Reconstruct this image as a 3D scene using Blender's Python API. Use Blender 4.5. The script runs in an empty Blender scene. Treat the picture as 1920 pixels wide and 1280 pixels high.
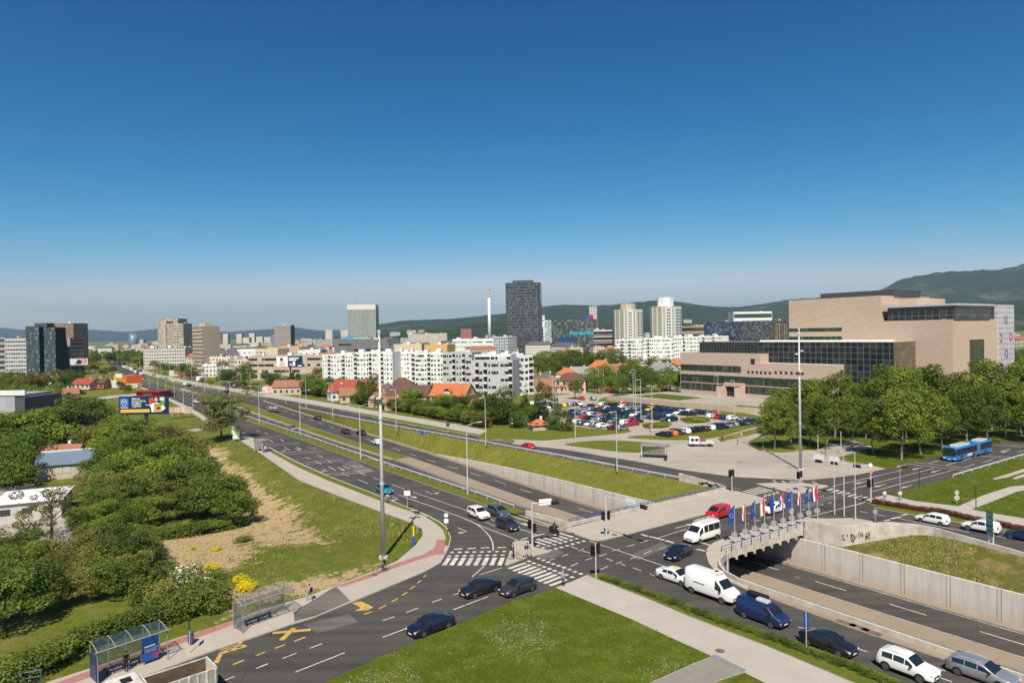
import bpy, math, random
import numpy as np
from mathutils import Vector, Matrix
from mathutils.geometry import delaunay_2d_cdt
R_ = math.radians
sc = bpy.context.scene
# ------------------------------------------------------------------ camera
F=1280.; H=28.
PITCH=R_(-0.7); ROLL=R_(1.0)
_cp,_sp,_cr,_sr=math.cos(PITCH),math.sin(PITCH),math.cos(ROLL),math.sin(ROLL)
FW=Vector((0,_cp,_sp)); _u0=Vector((0,-_sp,_cp)); _r0=Vector((1,0,0))
RT=_cr*_r0-_sr*_u0; UP=_sr*_r0+_cr*_u0
cam=bpy.data.cameras.new('camera'); cam.sensor_width=36; cam.lens=24; cam.clip_start=.5; cam.clip_end=60000
camo=bpy.data.objects.new('camera',cam); sc.collection.objects.link(camo)
M=Matrix.Identity(4)
for i in range(3):
    M[i][0]=RT[i]; M[i][1]=UP[i]; M[i][2]=-FW[i]
M[2][3]=H; camo.matrix_world=M; sc.camera=camo
# ------------------------------------------------------------------ sky and sun
SUN_EL,SUN_AZ=R_(52),R_(184)
w=bpy.data.worlds.new('World'); sc.world=w; w.use_nodes=True
nt=w.node_tree; bg=nt.nodes['Background']; sky=nt.nodes.new('ShaderNodeTexSky')
sky.sky_type='NISHITA'; sky.sun_disc=False; sky.sun_elevation=SUN_EL; sky.sun_rotation=SUN_AZ
sky.altitude=120; sky.air_density=.8; sky.dust_density=.6; sky.ozone_density=2
# polarised look: each channel of the sky gets its own contrast
sp_=nt.nodes.new('ShaderNodeSeparateColor'); cb_=nt.nodes.new('ShaderNodeCombineColor'); nt.links.new(sky.outputs[0],sp_.inputs[0])
for i_,(pw,k_,cp_) in enumerate(((3.4,9.4,.66),(1.6,1.57,.78),(1.2,1.18,.98))):
    a_=nt.nodes.new('ShaderNodeMath'); a_.operation='MULTIPLY'; a_.inputs[1].default_value=.1; nt.links.new(sp_.outputs[i_],a_.inputs[0])
    p_=nt.nodes.new('ShaderNodeMath'); p_.operation='POWER'; p_.inputs[1].default_value=pw; nt.links.new(a_.outputs[0],p_.inputs[0])
    m_=nt.nodes.new('ShaderNodeMath'); m_.operation='MULTIPLY'; m_.inputs[1].default_value=k_; nt.links.new(p_.outputs[0],m_.inputs[0])
    c_=nt.nodes.new('ShaderNodeMath'); c_.operation='SMOOTH_MIN'; c_.inputs[1].default_value=cp_; c_.inputs[2].default_value=.2; nt.links.new(m_.outputs[0],c_.inputs[0])
    e_=nt.nodes.new('ShaderNodeMath'); e_.operation='MULTIPLY'; e_.inputs[1].default_value=10/1.41; nt.links.new(c_.outputs[0],e_.inputs[0]); nt.links.new(e_.outputs[0],cb_.inputs[i_])
nt.links.new(cb_.outputs[0],bg.inputs[0]); bg.inputs[1].default_value=0.1
sl=bpy.data.lights.new('sun','SUN'); sl.energy=4.9; sl.angle=R_(.53); sl.color=(1,.90,.74)
so=bpy.data.objects.new('sun',sl); sc.collection.objects.link(so)
sd=Vector((math.sin(SUN_AZ)*math.cos(SUN_EL),math.cos(SUN_AZ)*math.cos(SUN_EL),math.sin(SUN_EL)))
so.rotation_euler=sd.to_track_quat('Z','Y').to_euler(); so.location=(0,-40,120)
vs=sc.view_settings; vs.view_transform='Standard'; vs.look='None'; vs.exposure=0.5; vs.gamma=1
# ------------------------------------------------------------------ places
def ray(px,py): return FW+RT*((px-960)/F)+UP*((640-py)/F)
def G(px,py,z=0.):
    d=ray(px,py); t=(z-H)/d.z
    return Vector((d.x*t,d.y*t,z))
def proj(v):
    d=Vector(v)-Vector((0,0,H)); z=d.dot(FW)
    return 960+F*d.dot(RT)/z, 640-F*d.dot(UP)/z
HX=(-.5736,.8192); NX=(.8192,.5736)
def W(s,t,z=0.): return Vector((s*HX[0]+t*NX[0],s*HX[1]+t*NX[1],z))
def ST(p): return (p[0]*HX[0]+p[1]*HX[1],p[0]*NX[0]+p[1]*NX[1])
A1=math.atan2(-HX[1],-HX[0])      # heading of the avenue towards the camera side
A2=math.atan2(NX[1],NX[0])        # heading of the cross street, away
def lerp_tab(T,s):
    if s<=T[0][0]: return T[0][1]
    for (a,x),(b,y) in zip(T,T[1:]):
        if s<=b: return x+(y-x)*(s-a)/(b-a)
    return T[-1][1]
ZF=[(-60,-4.6),(0,-5.3),(40,-5.5),(105,-5.5),(127,-5.0),(145,-4.5),(165,-3.9),(200,-3.0),(250,-1.6),(290,-.4),(310,-.02)]
def zf(s): return lerp_tab(ZF,s)
def GT(px,py):
    z=0.
    for i in range(30): z=.5*z+.5*zf(ST(G(px,py,z))[0])
    return G(px,py,z)
def smooth(a,b,x):
    t=max(0,min(1,(x-a)/(b-a))); return t*t*(3-2*t)
def gz(x,y):                       # the field left of the walkway lies lower
    s,t=ST((x,y))
    return -2.2*smooth(82,118,s)*smooth(0,11,43.0-t)*(1-.6*smooth(170,215,s))
def GZ(px,py):
    z=0.
    for i in range(20):
        p=G(px,py,z); z=.5*z+.5*gz(p.x,p.y)
    p=G(px,py,z); p.z=gz(p.x,p.y); return p
def AT(px,Y,z=0.):                 # a place at distance Y seen in image column px
    d=ray(px,628); k=Y/d.y
    return Vector((d.x*k,Y,z))
def ztop(py,px,Y):
    d=ray(px,py); return H+d.z*Y/d.y
# ------------------------------------------------------------------ objects
LINK=sc.collection.objects.link
def tag(o,label=None,cat=None,group=None,kind=None):
    if label: o['label']=label
    if cat: o['category']=cat
    if group: o['group']=group
    if kind: o['kind']=kind
    return o
def thing(name,label,cat,loc=(0,0,0),rz=0,group=None):
    o=bpy.data.objects.new(name,None); LINK(o); o.empty_display_size=.2
    o.location=loc; o.rotation_euler=(0,0,rz)
    return tag(o,label,cat,group)
class MB:
    def __init__(s): s.v=[]; s.f=[]; s.m=[]
    def quad(s,pts,m=0):
        n=len(s.v); s.v+= [tuple(p) for p in pts]; s.f.append(tuple(range(n,n+len(pts)))); s.m.append(m); return s
    def box(s,x0,x1,y0,y1,z0,z1,m=0,top=None,bot=True):
        n=len(s.v)
        s.v+=[(x0,y0,z0),(x1,y0,z0),(x1,y1,z0),(x0,y1,z0),(x0,y0,z1),(x1,y0,z1),(x1,y1,z1),(x0,y1,z1)]
        fs=[(0,1,5,4),(1,2,6,5),(2,3,7,6),(3,0,4,7)]
        s.f+=[tuple(n+i for i in f) for f in fs]; s.m+=[m]*4
        s.f.append(tuple(n+i for i in (4,5,6,7))); s.m.append(m if top is None else top)
        if bot: s.f.append(tuple(n+i for i in (3,2,1,0))); s.m.append(m)
        return s
    def cyl(s,p0,p1,r0,r1=None,n=8,m=0,cap=True):
        if r1 is None: r1=r0
        p0=Vector(p0);p1=Vector(p1);d=(p1-p0).normalized()
        a=d.orthogonal().normalized(); b=d.cross(a); k=len(s.v)
        for p,r in ((p0,r0),(p1,r1)):
            for i in range(n):
                t=2*math.pi*i/n; s.v.append(tuple(p+a*(r*math.cos(t))+b*(r*math.sin(t))))
        for i in range(n):
            j=(i+1)%n; s.f.append((k+i,k+j,k+n+j,k+n+i)); s.m.append(m)
        if cap:
            s.f.append(tuple(k+n+i for i in range(n))); s.m.append(m)
            s.f.append(tuple(k+n-1-i for i in range(n))); s.m.append(m)
        return s
    def tube(s,pts,r,n=6,m=0):
        for a,b in zip(pts,pts[1:]): s.cyl(a,b,r,r,n,m)
        return s
    def prism(s,poly,z0,z1,m=0,side=None):
        n=len(s.v); k=len(poly)
        a=sum(poly[i][0]*poly[(i+1)%k][1]-poly[(i+1)%k][0]*poly[i][1] for i in range(k))
        if a<0: poly=list(poly)[::-1]
        s.v+=[(p[0],p[1],z1) for p in poly]+[(p[0],p[1],z0) for p in poly]
        s.f.append(tuple(range(n,n+k))); s.m.append(m)
        for i in range(k):
            j=(i+1)%k; s.f.append((n+i,n+k+i,n+k+j,n+j)); s.m.append(m if side is None else side)
        return s
    def mesh(s,name,mats,smooth=False):
        me=bpy.data.meshes.new(name); me.from_pydata(s.v,[],s.f)
        for m in (mats if isinstance(mats,(list,tuple)) else [mats]): me.materials.append(m)
        me.polygons.foreach_set('material_index',s.m)
        if smooth: me.polygons.foreach_set('use_smooth',[True]*len(s.f))
        uv=me.uv_layers.new(name='UVMap')
        d=[]
        for p in me.polygons:
            nx,ny,nz=p.normal
            if abs(nz)<.6:
                l=math.hypot(nx,ny) or 1; tx,ty=-ny/l,nx/l
                for vi in p.vertices:
                    c=me.vertices[vi].co; d+=[c.x*tx+c.y*ty,c.z]
            else:
                for vi in p.vertices:
                    c=me.vertices[vi].co; d+=[c.x,c.y]
        uv.data.foreach_set('uv',d)
        me.update(); return me
    def build(s,name,mats,parent=None,smooth=False,loc=None,rz=None):
        o=bpy.data.objects.new(name,s.mesh(name,mats,smooth)); LINK(o)
        if parent: o.parent=parent
        if loc is not None: o.location=loc
        if rz is not None: o.rotation_euler=(0,0,rz)
        return o
def put(name,me,parent=None,loc=(0,0,0),rz=0,scale=None,rot=None):
    o=bpy.data.objects.new(name,me); LINK(o); o.parent=parent; o.location=loc
    o.rotation_euler=rot or (0,0,rz)
    if scale is not None: o.scale=scale if hasattr(scale,'__len__') else (scale,)*3
    return o
def copy_tree(o,parent=None):
    c=o.copy(); LINK(c); c.parent=parent
    for ch in o.children: copy_tree(ch,c)
    return c
def nth(i):
    w=['','','second','third','fourth','fifth','sixth','seventh','eighth','ninth','tenth']
    if i==1: return ''
    if i<=10: return w[i]+' '
    return str(i)+({1:'st',2:'nd',3:'rd'}.get(i%10,'th') if i%100 not in(11,12,13) else 'th')+' '
def number(objs,fmt,key=None,end='leftmost '):
    """labels that single out: fmt has {n}: '' for the first"""
    objs=sorted(objs,key=key or (lambda o:proj(o.location)[0]))
    for i,o in enumerate(objs,1): o['label']=fmt.format(n=(end if i==1 else nth(i)))
# ------------------------------------------------------------------ materials
def nodes(name):
    m=bpy.data.materials.new(name); m.use_nodes=True; t=m.node_tree
    return m,t,t.nodes['Principled BSDF']
def N(t,typ,**k):
    n=t.nodes.new('ShaderNode'+typ)
    for a,b in k.items():
        if a.startswith('i_'):
            n.inputs[a[2:].replace('_',' ') if not a[2:].isdigit() else int(a[2:])].default_value=b
        else: setattr(n,a,b)
    return n
def C4(c): return (c[0],c[1],c[2],1)
def math_(t,op,a,b=None,clamp=False):
    n=t.nodes.new('ShaderNodeMath'); n.operation=op; n.use_clamp=clamp
    for i,x in enumerate((a,b)):
        if x is None: continue
        if isinstance(x,(int,float)): n.inputs[i].default_value=x
        else: t.links.new(x,n.inputs[i])
    return n.outputs[0]
def mixc(t,fac,a,b,mode='MIX'):
    n=t.nodes.new('ShaderNodeMix'); n.data_type='RGBA'; n.blend_type=mode
    for s,x in ((n.inputs[0],fac),(n.inputs[6],a),(n.inputs[7],b)):
        if isinstance(x,(int,float)): s.default_value=x
        elif isinstance(x,tuple): s.default_value=C4(x)
        else: t.links.new(x,s)
    return n.outputs[2]
def ramp(t,x,a,b):
    n=t.nodes.new('ShaderNodeMapRange'); n.inputs[1].default_value=a; n.inputs[2].default_value=b
    t.links.new(x,n.inputs[0]); return n.outputs[0]
def noise(t,co,scale,detail=4,rough=.6,vec=None):
    n=N(t,'TexNoise'); n.inputs['Scale'].default_value=scale; n.inputs['Detail'].default_value=detail
    n.inputs['Roughness'].default_value=rough
    if vec is not None:
        mp=N(t,'Mapping'); mp.inputs['Scale'].default_value=vec[0]; mp.inputs['Rotation'].default_value=(0,0,vec[1])
        t.links.new(co,mp.inputs[0]); co=mp.outputs[0]
    t.links.new(co,n.inputs['Vector']); return n.outputs['Fac']
def objco(t): return N(t,'TexCoord').outputs['Object']
def wpos(t): return N(t,'NewGeometry').outputs['Position']
_mc={}
def plain(name,c,rough=.6,metal=0.,var=.12,sc_=1.5,spec=.5,c2=None,coat=0):
    if name in _mc: return _mc[name]
    m,t,b=nodes(name); b.inputs['Roughness'].default_value=rough; b.inputs['Metallic'].default_value=metal
    b.inputs['Specular IOR Level'].default_value=spec; b.inputs['Coat Weight'].default_value=coat
    b.inputs['Coat Roughness'].default_value=.05
    if var or c2:
        f=noise(t,objco(t),sc_); f=ramp(t,f,.3,.7)
        d=c2 or tuple(x*(1-2*var) for x in c)
        t.links.new(mixc(t,f,C4(d)[:3],C4(c)[:3]),b.inputs['Base Color'])
    else: b.inputs['Base Color'].default_value=C4(c)
    _mc[name]=m; return m
def facade(name,wall,glass,pu,pv,fu,fv,u0=.5,v0=.35,rough=.5,grough=.15,vary=.5,sill=None,metal=0):
    """windows as surface pattern: cells pu x pv metres, glass covers fu x fv of a cell"""
    m,t,b=nodes(name); uv=N(t,'UVMap').outputs[0]; sp=N(t,'SeparateXYZ'); t.links.new(uv,sp.inputs[0])
    U=math_(t,'DIVIDE',sp.outputs[0],pu); V=math_(t,'DIVIDE',sp.outputs[1],pv)
    fU=math_(t,'FRACT',U); fV=math_(t,'FRACT',V)
    a=math_(t,'LESS_THAN',math_(t,'ABSOLUTE',math_(t,'SUBTRACT',fU,.5)),fu/2)
    c=math_(t,'LESS_THAN',math_(t,'ABSOLUTE',math_(t,'SUBTRACT',fV,.5)),fv/2)
    win=math_(t,'MULTIPLY',a,c)
    cb=N(t,'CombineXYZ'); t.links.new(math_(t,'FLOOR',U),cb.inputs[0]); t.links.new(math_(t,'FLOOR',V),cb.inputs[1])
    oi=N(t,'ObjectInfo'); t.links.new(oi.outputs['Random'],cb.inputs[2])
    wn=N(t,'TexWhiteNoise'); t.links.new(cb.outputs[0],wn.inputs[0])
    g2=tuple(min(1,x*(1+3*vary)+.10*vary) for x in glass)
    gl=mixc(t,math_(t,'POWER',wn.outputs[0],2.5),glass,g2)
    nz=ramp(t,noise(t,objco(t),.25),.3,.7)
    wl=mixc(t,nz,tuple(x*.86 for x in wall),wall)
    t.links.new(mixc(t,win,wl,gl),b.inputs['Base Color'])
    t.links.new(math_(t,'SUBTRACT',rough,math_(t,'MULTIPLY',win,rough-grough)),b.inputs['Roughness'])
    if metal: t.links.new(math_(t,'MULTIPLY',win,metal),b.inputs['Metallic'])
    return m
def asphalt(name,c,ang,c2=None,streak=.35):
    m,t,b=nodes(name); co=wpos(t)
    big=ramp(t,noise(t,co,.08,5),.35,.65); fine=ramp(t,noise(t,co,6,3,.8),.2,.8)
    st=ramp(t,noise(t,co,1,3,.6,((.012,.62,1),-ang)),.4,.6)
    k=math_(t,'ADD',math_(t,'MULTIPLY',big,.35),math_(t,'MULTIPLY',st,streak))
    k=math_(t,'ADD',k,math_(t,'MULTIPLY',fine,.22))
    d=c2 or tuple(x*.5 for x in c)
    col=mixc(t,math_(t,'MULTIPLY',k,1.0,True),d,tuple(x*1.25 for x in c))
    # tar-filled cracks
    vo=N(t,'TexVoronoi'); vo.feature='DISTANCE_TO_EDGE'; vo.inputs['Scale'].default_value=.11
    wob=mixc(t,.25,co,N(t,'TexNoise').outputs[1],'ADD'); t.links.new(co,vo.inputs['Vector'])
    cr=math_(t,'LESS_THAN',vo.outputs[0],.004)
    cr=math_(t,'MULTIPLY',cr,math_(t,'GREATER_THAN',noise(t,co,.05,2),.52))
    col=mixc(t,math_(t,'MULTIPLY',cr,.6),col,tuple(x*.4 for x in c))
    t.links.new(col,b.inputs['Base Color']); b.inputs['Roughness'].default_value=.85; b.inputs['Specular IOR Level'].default_value=.25
    bp=N(t,'Bump'); bp.inputs['Strength'].default_value=.2; bp.inputs['Distance'].default_value=.01
    t.links.new(fine,bp.inputs['Height']); t.links.new(bp.outputs[0],b.inputs['Normal'])
    return m
def paving(name,c,joint=3.0,dark=.8,grain=.3):
    m,t,b=nodes(name); co=wpos(t)
    mp=N(t,'Mapping'); mp.inputs['Rotation'].default_value=(0,0,-A2); t.links.new(co,mp.inputs[0])
    br=N(t,'TexBrick'); br.offset=0; br.inputs['Scale'].default_value=1; br.inputs['Brick Width'].default_value=joint
    br.inputs['Row Height'].default_value=joint; br.inputs['Mortar Size'].default_value=.03
    br.inputs['Color1'].default_value=C4(c); br.inputs['Color2'].default_value=C4(tuple(x*.93 for x in c))
    br.inputs['Mortar'].default_value=C4(tuple(x*dark for x in c)); t.links.new(mp.outputs[0],br.inputs[0])
    n1=ramp(t,noise(t,co,.25,6),.3,.7); n2=ramp(t,noise(t,co,3,4,.8),.25,.75)
    col=mixc(t,math_(t,'MULTIPLY',n1,.35),br.outputs[0],tuple(x*.6 for x in c))
    col=mixc(t,math_(t,'MULTIPLY',n2,grain),col,tuple(x*.7 for x in c))
    t.links.new(col,b.inputs['Base Color']); b.inputs['Roughness'].default_value=.85; b.inputs['Specular IOR Level'].default_value=.25
    return m
def grassmat(name,c1,c2,c3=None,flow=0,dry=.5,dirt=False,sc1=.12):
    m,t,b=nodes(name); co=wpos(t)
    n1=ramp(t,noise(t,co,sc1,6,.65),.32,.68); n2=ramp(t,noise(t,co,1.1,6,.75),.3,.7); n3=ramp(t,noise(t,co,7,3,.8),.25,.75)
    col=mixc(t,n2,c1,c2)
    if c3: col=mixc(t,math_(t,'MULTIPLY',ramp(t,noise(t,co,.35,7,.72),.55-.1*dry,.7-.05*dry),dry,True),col,c3)
    col=mixc(t,math_(t,'MULTIPLY',n1,.4),col,tuple(x*.55 for x in c1))
    col=mixc(t,math_(t,'MULTIPLY',n3,.45),col,tuple(x*.45 for x in c1))
    if dirt:
        at=N(t,'Attribute'); at.attribute_name='dirt'
        e=math_(t,'ADD',math_(t,'MULTIPLY',at.outputs['Fac'],1.0),math_(t,'MULTIPLY',math_(t,'SUBTRACT',noise(t,co,.5,9,.8),.5),2.3))
        e=ramp(t,e,.42,.56)
        dc=mixc(t,ramp(t,noise(t,co,1.6,7,.8),.3,.7),(.33,.235,.125),(.66,.50,.30))
        dc=mixc(t,math_(t,'MULTIPLY',n3,.5),dc,(.17,.13,.06))
        col=mixc(t,e,col,dc)
    if flow:
        vo=N(t,'TexVoronoi'); vo.inputs['Scale'].default_value=3.2; t.links.new(co,vo.inputs['Vector'])
        fl=math_(t,'LESS_THAN',vo.outputs['Distance'],.15)
        fl=math_(t,'MULTIPLY',fl,math_(t,'GREATER_THAN',noise(t,co,.16,4),.56))
        fl=math_(t,'MULTIPLY',fl,math_(t,'GREATER_THAN',noise(t,co,2.2,2),.5))
        col=mixc(t,math_(t,'MULTIPLY',fl,flow),col,(.7,.7,.62))
    t.links.new(col,b.inputs['Base Color']); b.inputs['Roughness'].default_value=.9; b.inputs['Specular IOR Level'].default_value=.1
    bp=N(t,'Bump'); bp.inputs['Strength'].default_value=.7; bp.inputs['Distance'].default_value=.12
    t.links.new(math_(t,'ADD',n2,n3),bp.inputs['Height']); t.links.new(bp.outputs[0],b.inputs['Normal'])
    return m
def leafmat(name,c1,c2,flower=None,ff=.5):
    m,t,b=nodes(name); co=objco(t); oi=N(t,'ObjectInfo')
    n=ramp(t,noise(t,co,.55,3),.35,.65); k=math_(t,'ADD',math_(t,'MULTIPLY',n,.7),math_(t,'MULTIPLY',oi.outputs['Random'],.4))
    col=mixc(t,k,c1,c2)
    hs=N(t,'HueSaturation'); t.links.new(col,hs.inputs['Color'])
    t.links.new(ramp(t,oi.outputs['Random'],-1.2,2.2),hs.inputs['Value']); hs.inputs['Value'].default_value=1
    mr=hs.inputs['Value'].links[0].from_node; mr.inputs[1].default_value=0; mr.inputs[2].default_value=1; mr.inputs[3].default_value=.8; mr.inputs[4].default_value=1.2
    col=hs.outputs[0]
    if flower:
        at=N(t,'Attribute'); at.attribute_name='fl'
        col=mixc(t,math_(t,'MULTIPLY',math_(t,'LESS_THAN',at.outputs['Fac'],ff),1.0),col,flower)
    t.links.new(col,b.inputs['Base Color']); b.inputs['Roughness'].default_value=.6; b.inputs['Specular IOR Level'].default_value=.25
    tr=N(t,'BsdfTranslucent'); t.links.new(mixc(t,1.0,col,(1.0,1.1,.5),'MULTIPLY'),tr.inputs[0])
    ms=N(t,'MixShader'); ms.inputs[0].default_value=.28; t.links.new(b.outputs[0],ms.inputs[1]); t.links.new(tr.outputs[0],ms.inputs[2])
    t.links.new(ms.outputs[0],t.nodes['Material Output'].inputs[0])
    return m
def wornpaint(name,c):
    m,t,b=nodes(name); co=wpos(t)
    n=ramp(t,noise(t,co,2.6,8,.8),.50,.66); n2=ramp(t,noise(t,co,.35,3),.35,.65)
    col=mixc(t,n2,tuple(x*.72 for x in c),c); col=mixc(t,math_(t,'MULTIPLY',n,.9),col,(.11,.10,.095))
    t.links.new(col,b.inputs['Base Color']); b.inputs['Roughness'].default_value=.75; b.inputs['Specular IOR Level'].default_value=.25
    return m
MT={}
MT['asph']=asphalt('asphalt',(.075,.070,.065),A1)
MT['asph2']=asphalt('asphalt_cross',(.075,.070,.065),A2)
MT['light']=asphalt('worn_paving',(.33,.305,.275),A2+.3,(.21,.195,.178),.25)
MT['lot']=asphalt('car_park_paving',(.36,.325,.28),A2,(.25,.225,.195),.2)
MT['pave']=paving('pavement_slabs',(.42,.375,.325),2.6)
MT['path']=paving('path_slabs',(.42,.385,.345),5)
MT['slab']=paving('dark_slabs',(.24,.225,.205),1.2,.75)
MT['patch']=asphalt('asphalt_patch',(.135,.125,.12),A2)
MT['red']=plain('red_cycle_paving',(.36,.17,.145),.85,var=.15,sc_=3)
MT['brownc']=paving('stained_concrete',(.31,.245,.185),4,.7,.5)
MT['white']=wornpaint('road_paint',(.60,.58,.54))
MT['yellow']=wornpaint('yellow_road_paint',(.56,.36,.09))
MT['kerb']=plain('kerb_stone',(.46,.42,.37),.8,var=.18,sc_=2)
MT['grass']=grassmat('grass_rough',(.088,.125,.012),(.19,.215,.035),(.30,.235,.09),0,.75,True)
MT['bank']=grassmat('bank_grass',(.12,.14,.016),(.25,.25,.05),(.33,.26,.10),0,.6)
MT['dry']=grassmat('dry_grass',(.095,.115,.016),(.21,.18,.05),(.44,.31,.15),0,1.0)
MT['lawn']=grassmat('lawn',(.065,.105,.006),(.13,.165,.010),(.22,.215,.045),.9,.7)
MT['verge']=grassmat('verge_grass',(.11,.145,.014),(.20,.225,.04),(.26,.235,.07),0,.4)
MT['conc']=plain('white_concrete',(.55,.51,.45),.8,c2=(.36,.32,.27),sc_=.8)
def wallmat(name,c,stain):
    m,t,b=nodes(name); co=wpos(t); mp=N(t,'Mapping'); mp.inputs['Rotation'].default_value=(0,0,-A1); t.links.new(co,mp.inputs[0])
    sp=N(t,'SeparateXYZ'); t.links.new(mp.outputs[0],sp.inputs[0])
    pj=math_(t,'LESS_THAN',math_(t,'FRACT',math_(t,'DIVIDE',sp.outputs[0],5.2)),.016)
    pj2=math_(t,'LESS_THAN',math_(t,'FRACT',math_(t,'ADD',math_(t,'DIVIDE',sp.outputs[0],5.2),.08)),.012)
    run=ramp(t,noise(t,mp.outputs[0],1,5,.7,((1.3,1,.12),0)),.4,.75)
    low=ramp(t,sp.outputs[2],-3.2,-5.6)
    col=mixc(t,math_(t,'MULTIPLY',run,.7),c,tuple(x*.62 for x in c))
    col=mixc(t,math_(t,'MULTIPLY',math_(t,'MULTIPLY',low,noise(t,co,.6,5)),1.2,True),col,stain)
    col=mixc(t,math_(t,'MULTIPLY',math_(t,'ADD',pj,pj2,True),.75),col,(.1,.085,.07))
    t.links.new(col,b.inputs['Base Color']); b.inputs['Roughness'].default_value=.85; b.inputs['Specular IOR Level'].default_value=.25
    return m
MT['wall']=wallmat('panel_concrete',(.58,.545,.50),(.36,.28,.2))
MT['steel']=plain('galvanised_steel',(.50,.51,.53),.5,.0,var=.08)
MT['dark']=plain('dark_metal',(.03,.032,.035),.5,.2,var=.1)
MT['blk']=plain('black_plastic',(.012,.012,.013),.45,var=.05)
MT['bluerail']=plain('blue_paint',(.035,.11,.30),.5,var=.2,sc_=3)
MT['glass']=plain('dark_glass',(.012,.016,.018),.04,0,var=0,spec=.9)
MT['rubber']=plain('rubber',(.015,.015,.015),.8,var=.1)
MT['rim']=plain('alloy',(.45,.46,.47),.3,.8,var=.05)
# ================================================================== ground, roads, underpass
def cr(x0,y0,k,pts): return [(x0+u/k,y0+v/k) for u,v in pts]
def chaikin(P,n=2,closed=True):
    for _ in range(n):
        Q=[]
        m=len(P) if closed else len(P)-1
        if not closed: Q.append(P[0])
        for i in range(m):
            a=P[i]; b=P[(i+1)%len(P)]
            Q.append((a[0]*.75+b[0]*.25,a[1]*.75+b[1]*.25)); Q.append((a[0]*.25+b[0]*.75,a[1]*.25+b[1]*.75))
        if not closed: Q.append(P[-1])
        P=Q
    return P
def gp(px,z=0.): return [tuple(G(a,b,z))[:2] for a,b in px]
def area(name,poly,z,mat,kind='structure'):
    a=sum(poly[i][0]*poly[(i+1)%len(poly)][1]-poly[(i+1)%len(poly)][0]*poly[i][1] for i in range(len(poly)))
    if a<0: poly=list(poly)[::-1]
    b=MB(); b.quad([(p[0],p[1],z) for p in poly]); return tag(b.build(name,mat),kind=kind)
def raised(name,poly,z1,mat,z0=-.3,side=None):
    b=MB(); b.prism(poly,z0,z1,0,1); return tag(b.build(name,[mat,side or MT['kerb']]),kind='structure')
RAIL=[(76,98.4),(86,98),(102,97),(119,95.8),(135,94.2),(165,91.7),(193,88.7),(235,85.5),(267,84.2),(310,83)]
LEFTE=[(75.8,62.6),(100,62),(140,61.3),(190,61.2),(235,60.6),(310,60)]
T_L=[(-60,65.5),(48,65.5),(115,64),(160,63),(235,61.4),(310,60.3)]
T_M0=[(-60,77.3),(60,77),(115,76.5),(158,75.7),(196,73),(261,69.5),(310,68)]
T_M1=[(-60,80.4),(60,80.2),(158,79.8),(196,76.4),(257,74.6),(310,73)]
T_W=[(-60,88.2),(50,88),(145,87.8),(200,86.2),(250,84.6),(310,82.9)]
T_ZW=[(-60,-1.5),(50,-1.75),(90,-2.2),(110,-2.4),(130,-2.75),(147,-3.45),(161,-3.95),(165,-3.9),(310,0)]
def zw(s): return lerp_tab(T_ZW,s) if s<161 else zf(s)
SE_TOP=[(1557,977),(1603,985),(1630,980.5),(1670,979),(1720,982),(1750,987),(1830,1007),(1920,1030)]
SE_ST=[ST(G(a,b,1.0)) for a,b in SE_TOP]
SE_ST=[(55.3,88.4),(50.2,89.2)]+SE_ST[2:]+[(10,97),(-60,97)]
NWH=[W(s,t) for s,t in LEFTE]+[W(s,t) for s,t in RAIL[::-1]]
SEL=[(55.3,71.3),(54.1,69.9),(53.3,68.2),(52.5,66.6),(51.3,65.1),(49.6,63.9),(47.4,63.2),(44,63.05),(30,63.05),(-60,63.05)]
SEH=[W(s,t) for s,t in SEL]+[W(s,t) for s,t in SE_ST[::-1]]
NWH=[tuple(p)[:2] for p in NWH]; SEH=[tuple(p)[:2] for p in SEH]
# ---- ground as one sheet with the cutting of the underpass left open
def inpoly(x,y,P):
    c=False; j=len(P)-1
    for i in range(len(P)):
        if (P[i][1]>y)!=(P[j][1]>y) and x<(P[j][0]-P[i][0])*(y-P[i][1])/(P[j][1]-P[i][1])+P[i][0]: c=not c
        j=i
    return c
def dist_poly(x,y,P):
    d=1e9
    for i in range(len(P)):
        ax,ay=P[i-1]; bx,by=P[i]; dx,dy=bx-ax,by-ay; l=dx*dx+dy*dy
        t=max(0,min(1,((x-ax)*dx+(y-ay)*dy)/l)) if l else 0
        d=min(d,math.hypot(x-ax-t*dx,y-ay-t*dy))
    return d
DIRT=[[(350,835),(412,838),(430,868),(482,905),(545,952),(565,980),(612,1018),(500,1025),(440,1010),(430,960),(455,920),(400,880),(360,880)],
 [(285,1015),(330,1000),(440,985),(480,1010),(470,1040),(440,1065),(380,1085),(325,1065)],
 [(420,1135),(440,1103),(520,1097),(600,1080),(680,1066),(690,1073),(640,1092),(600,1107),(500,1128),(440,1148)]]
DIRTW=[[tuple(GZ(a,b))[:2] for a,b in P] for P in DIRT]
DV=[.64,.68,.68]
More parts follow.
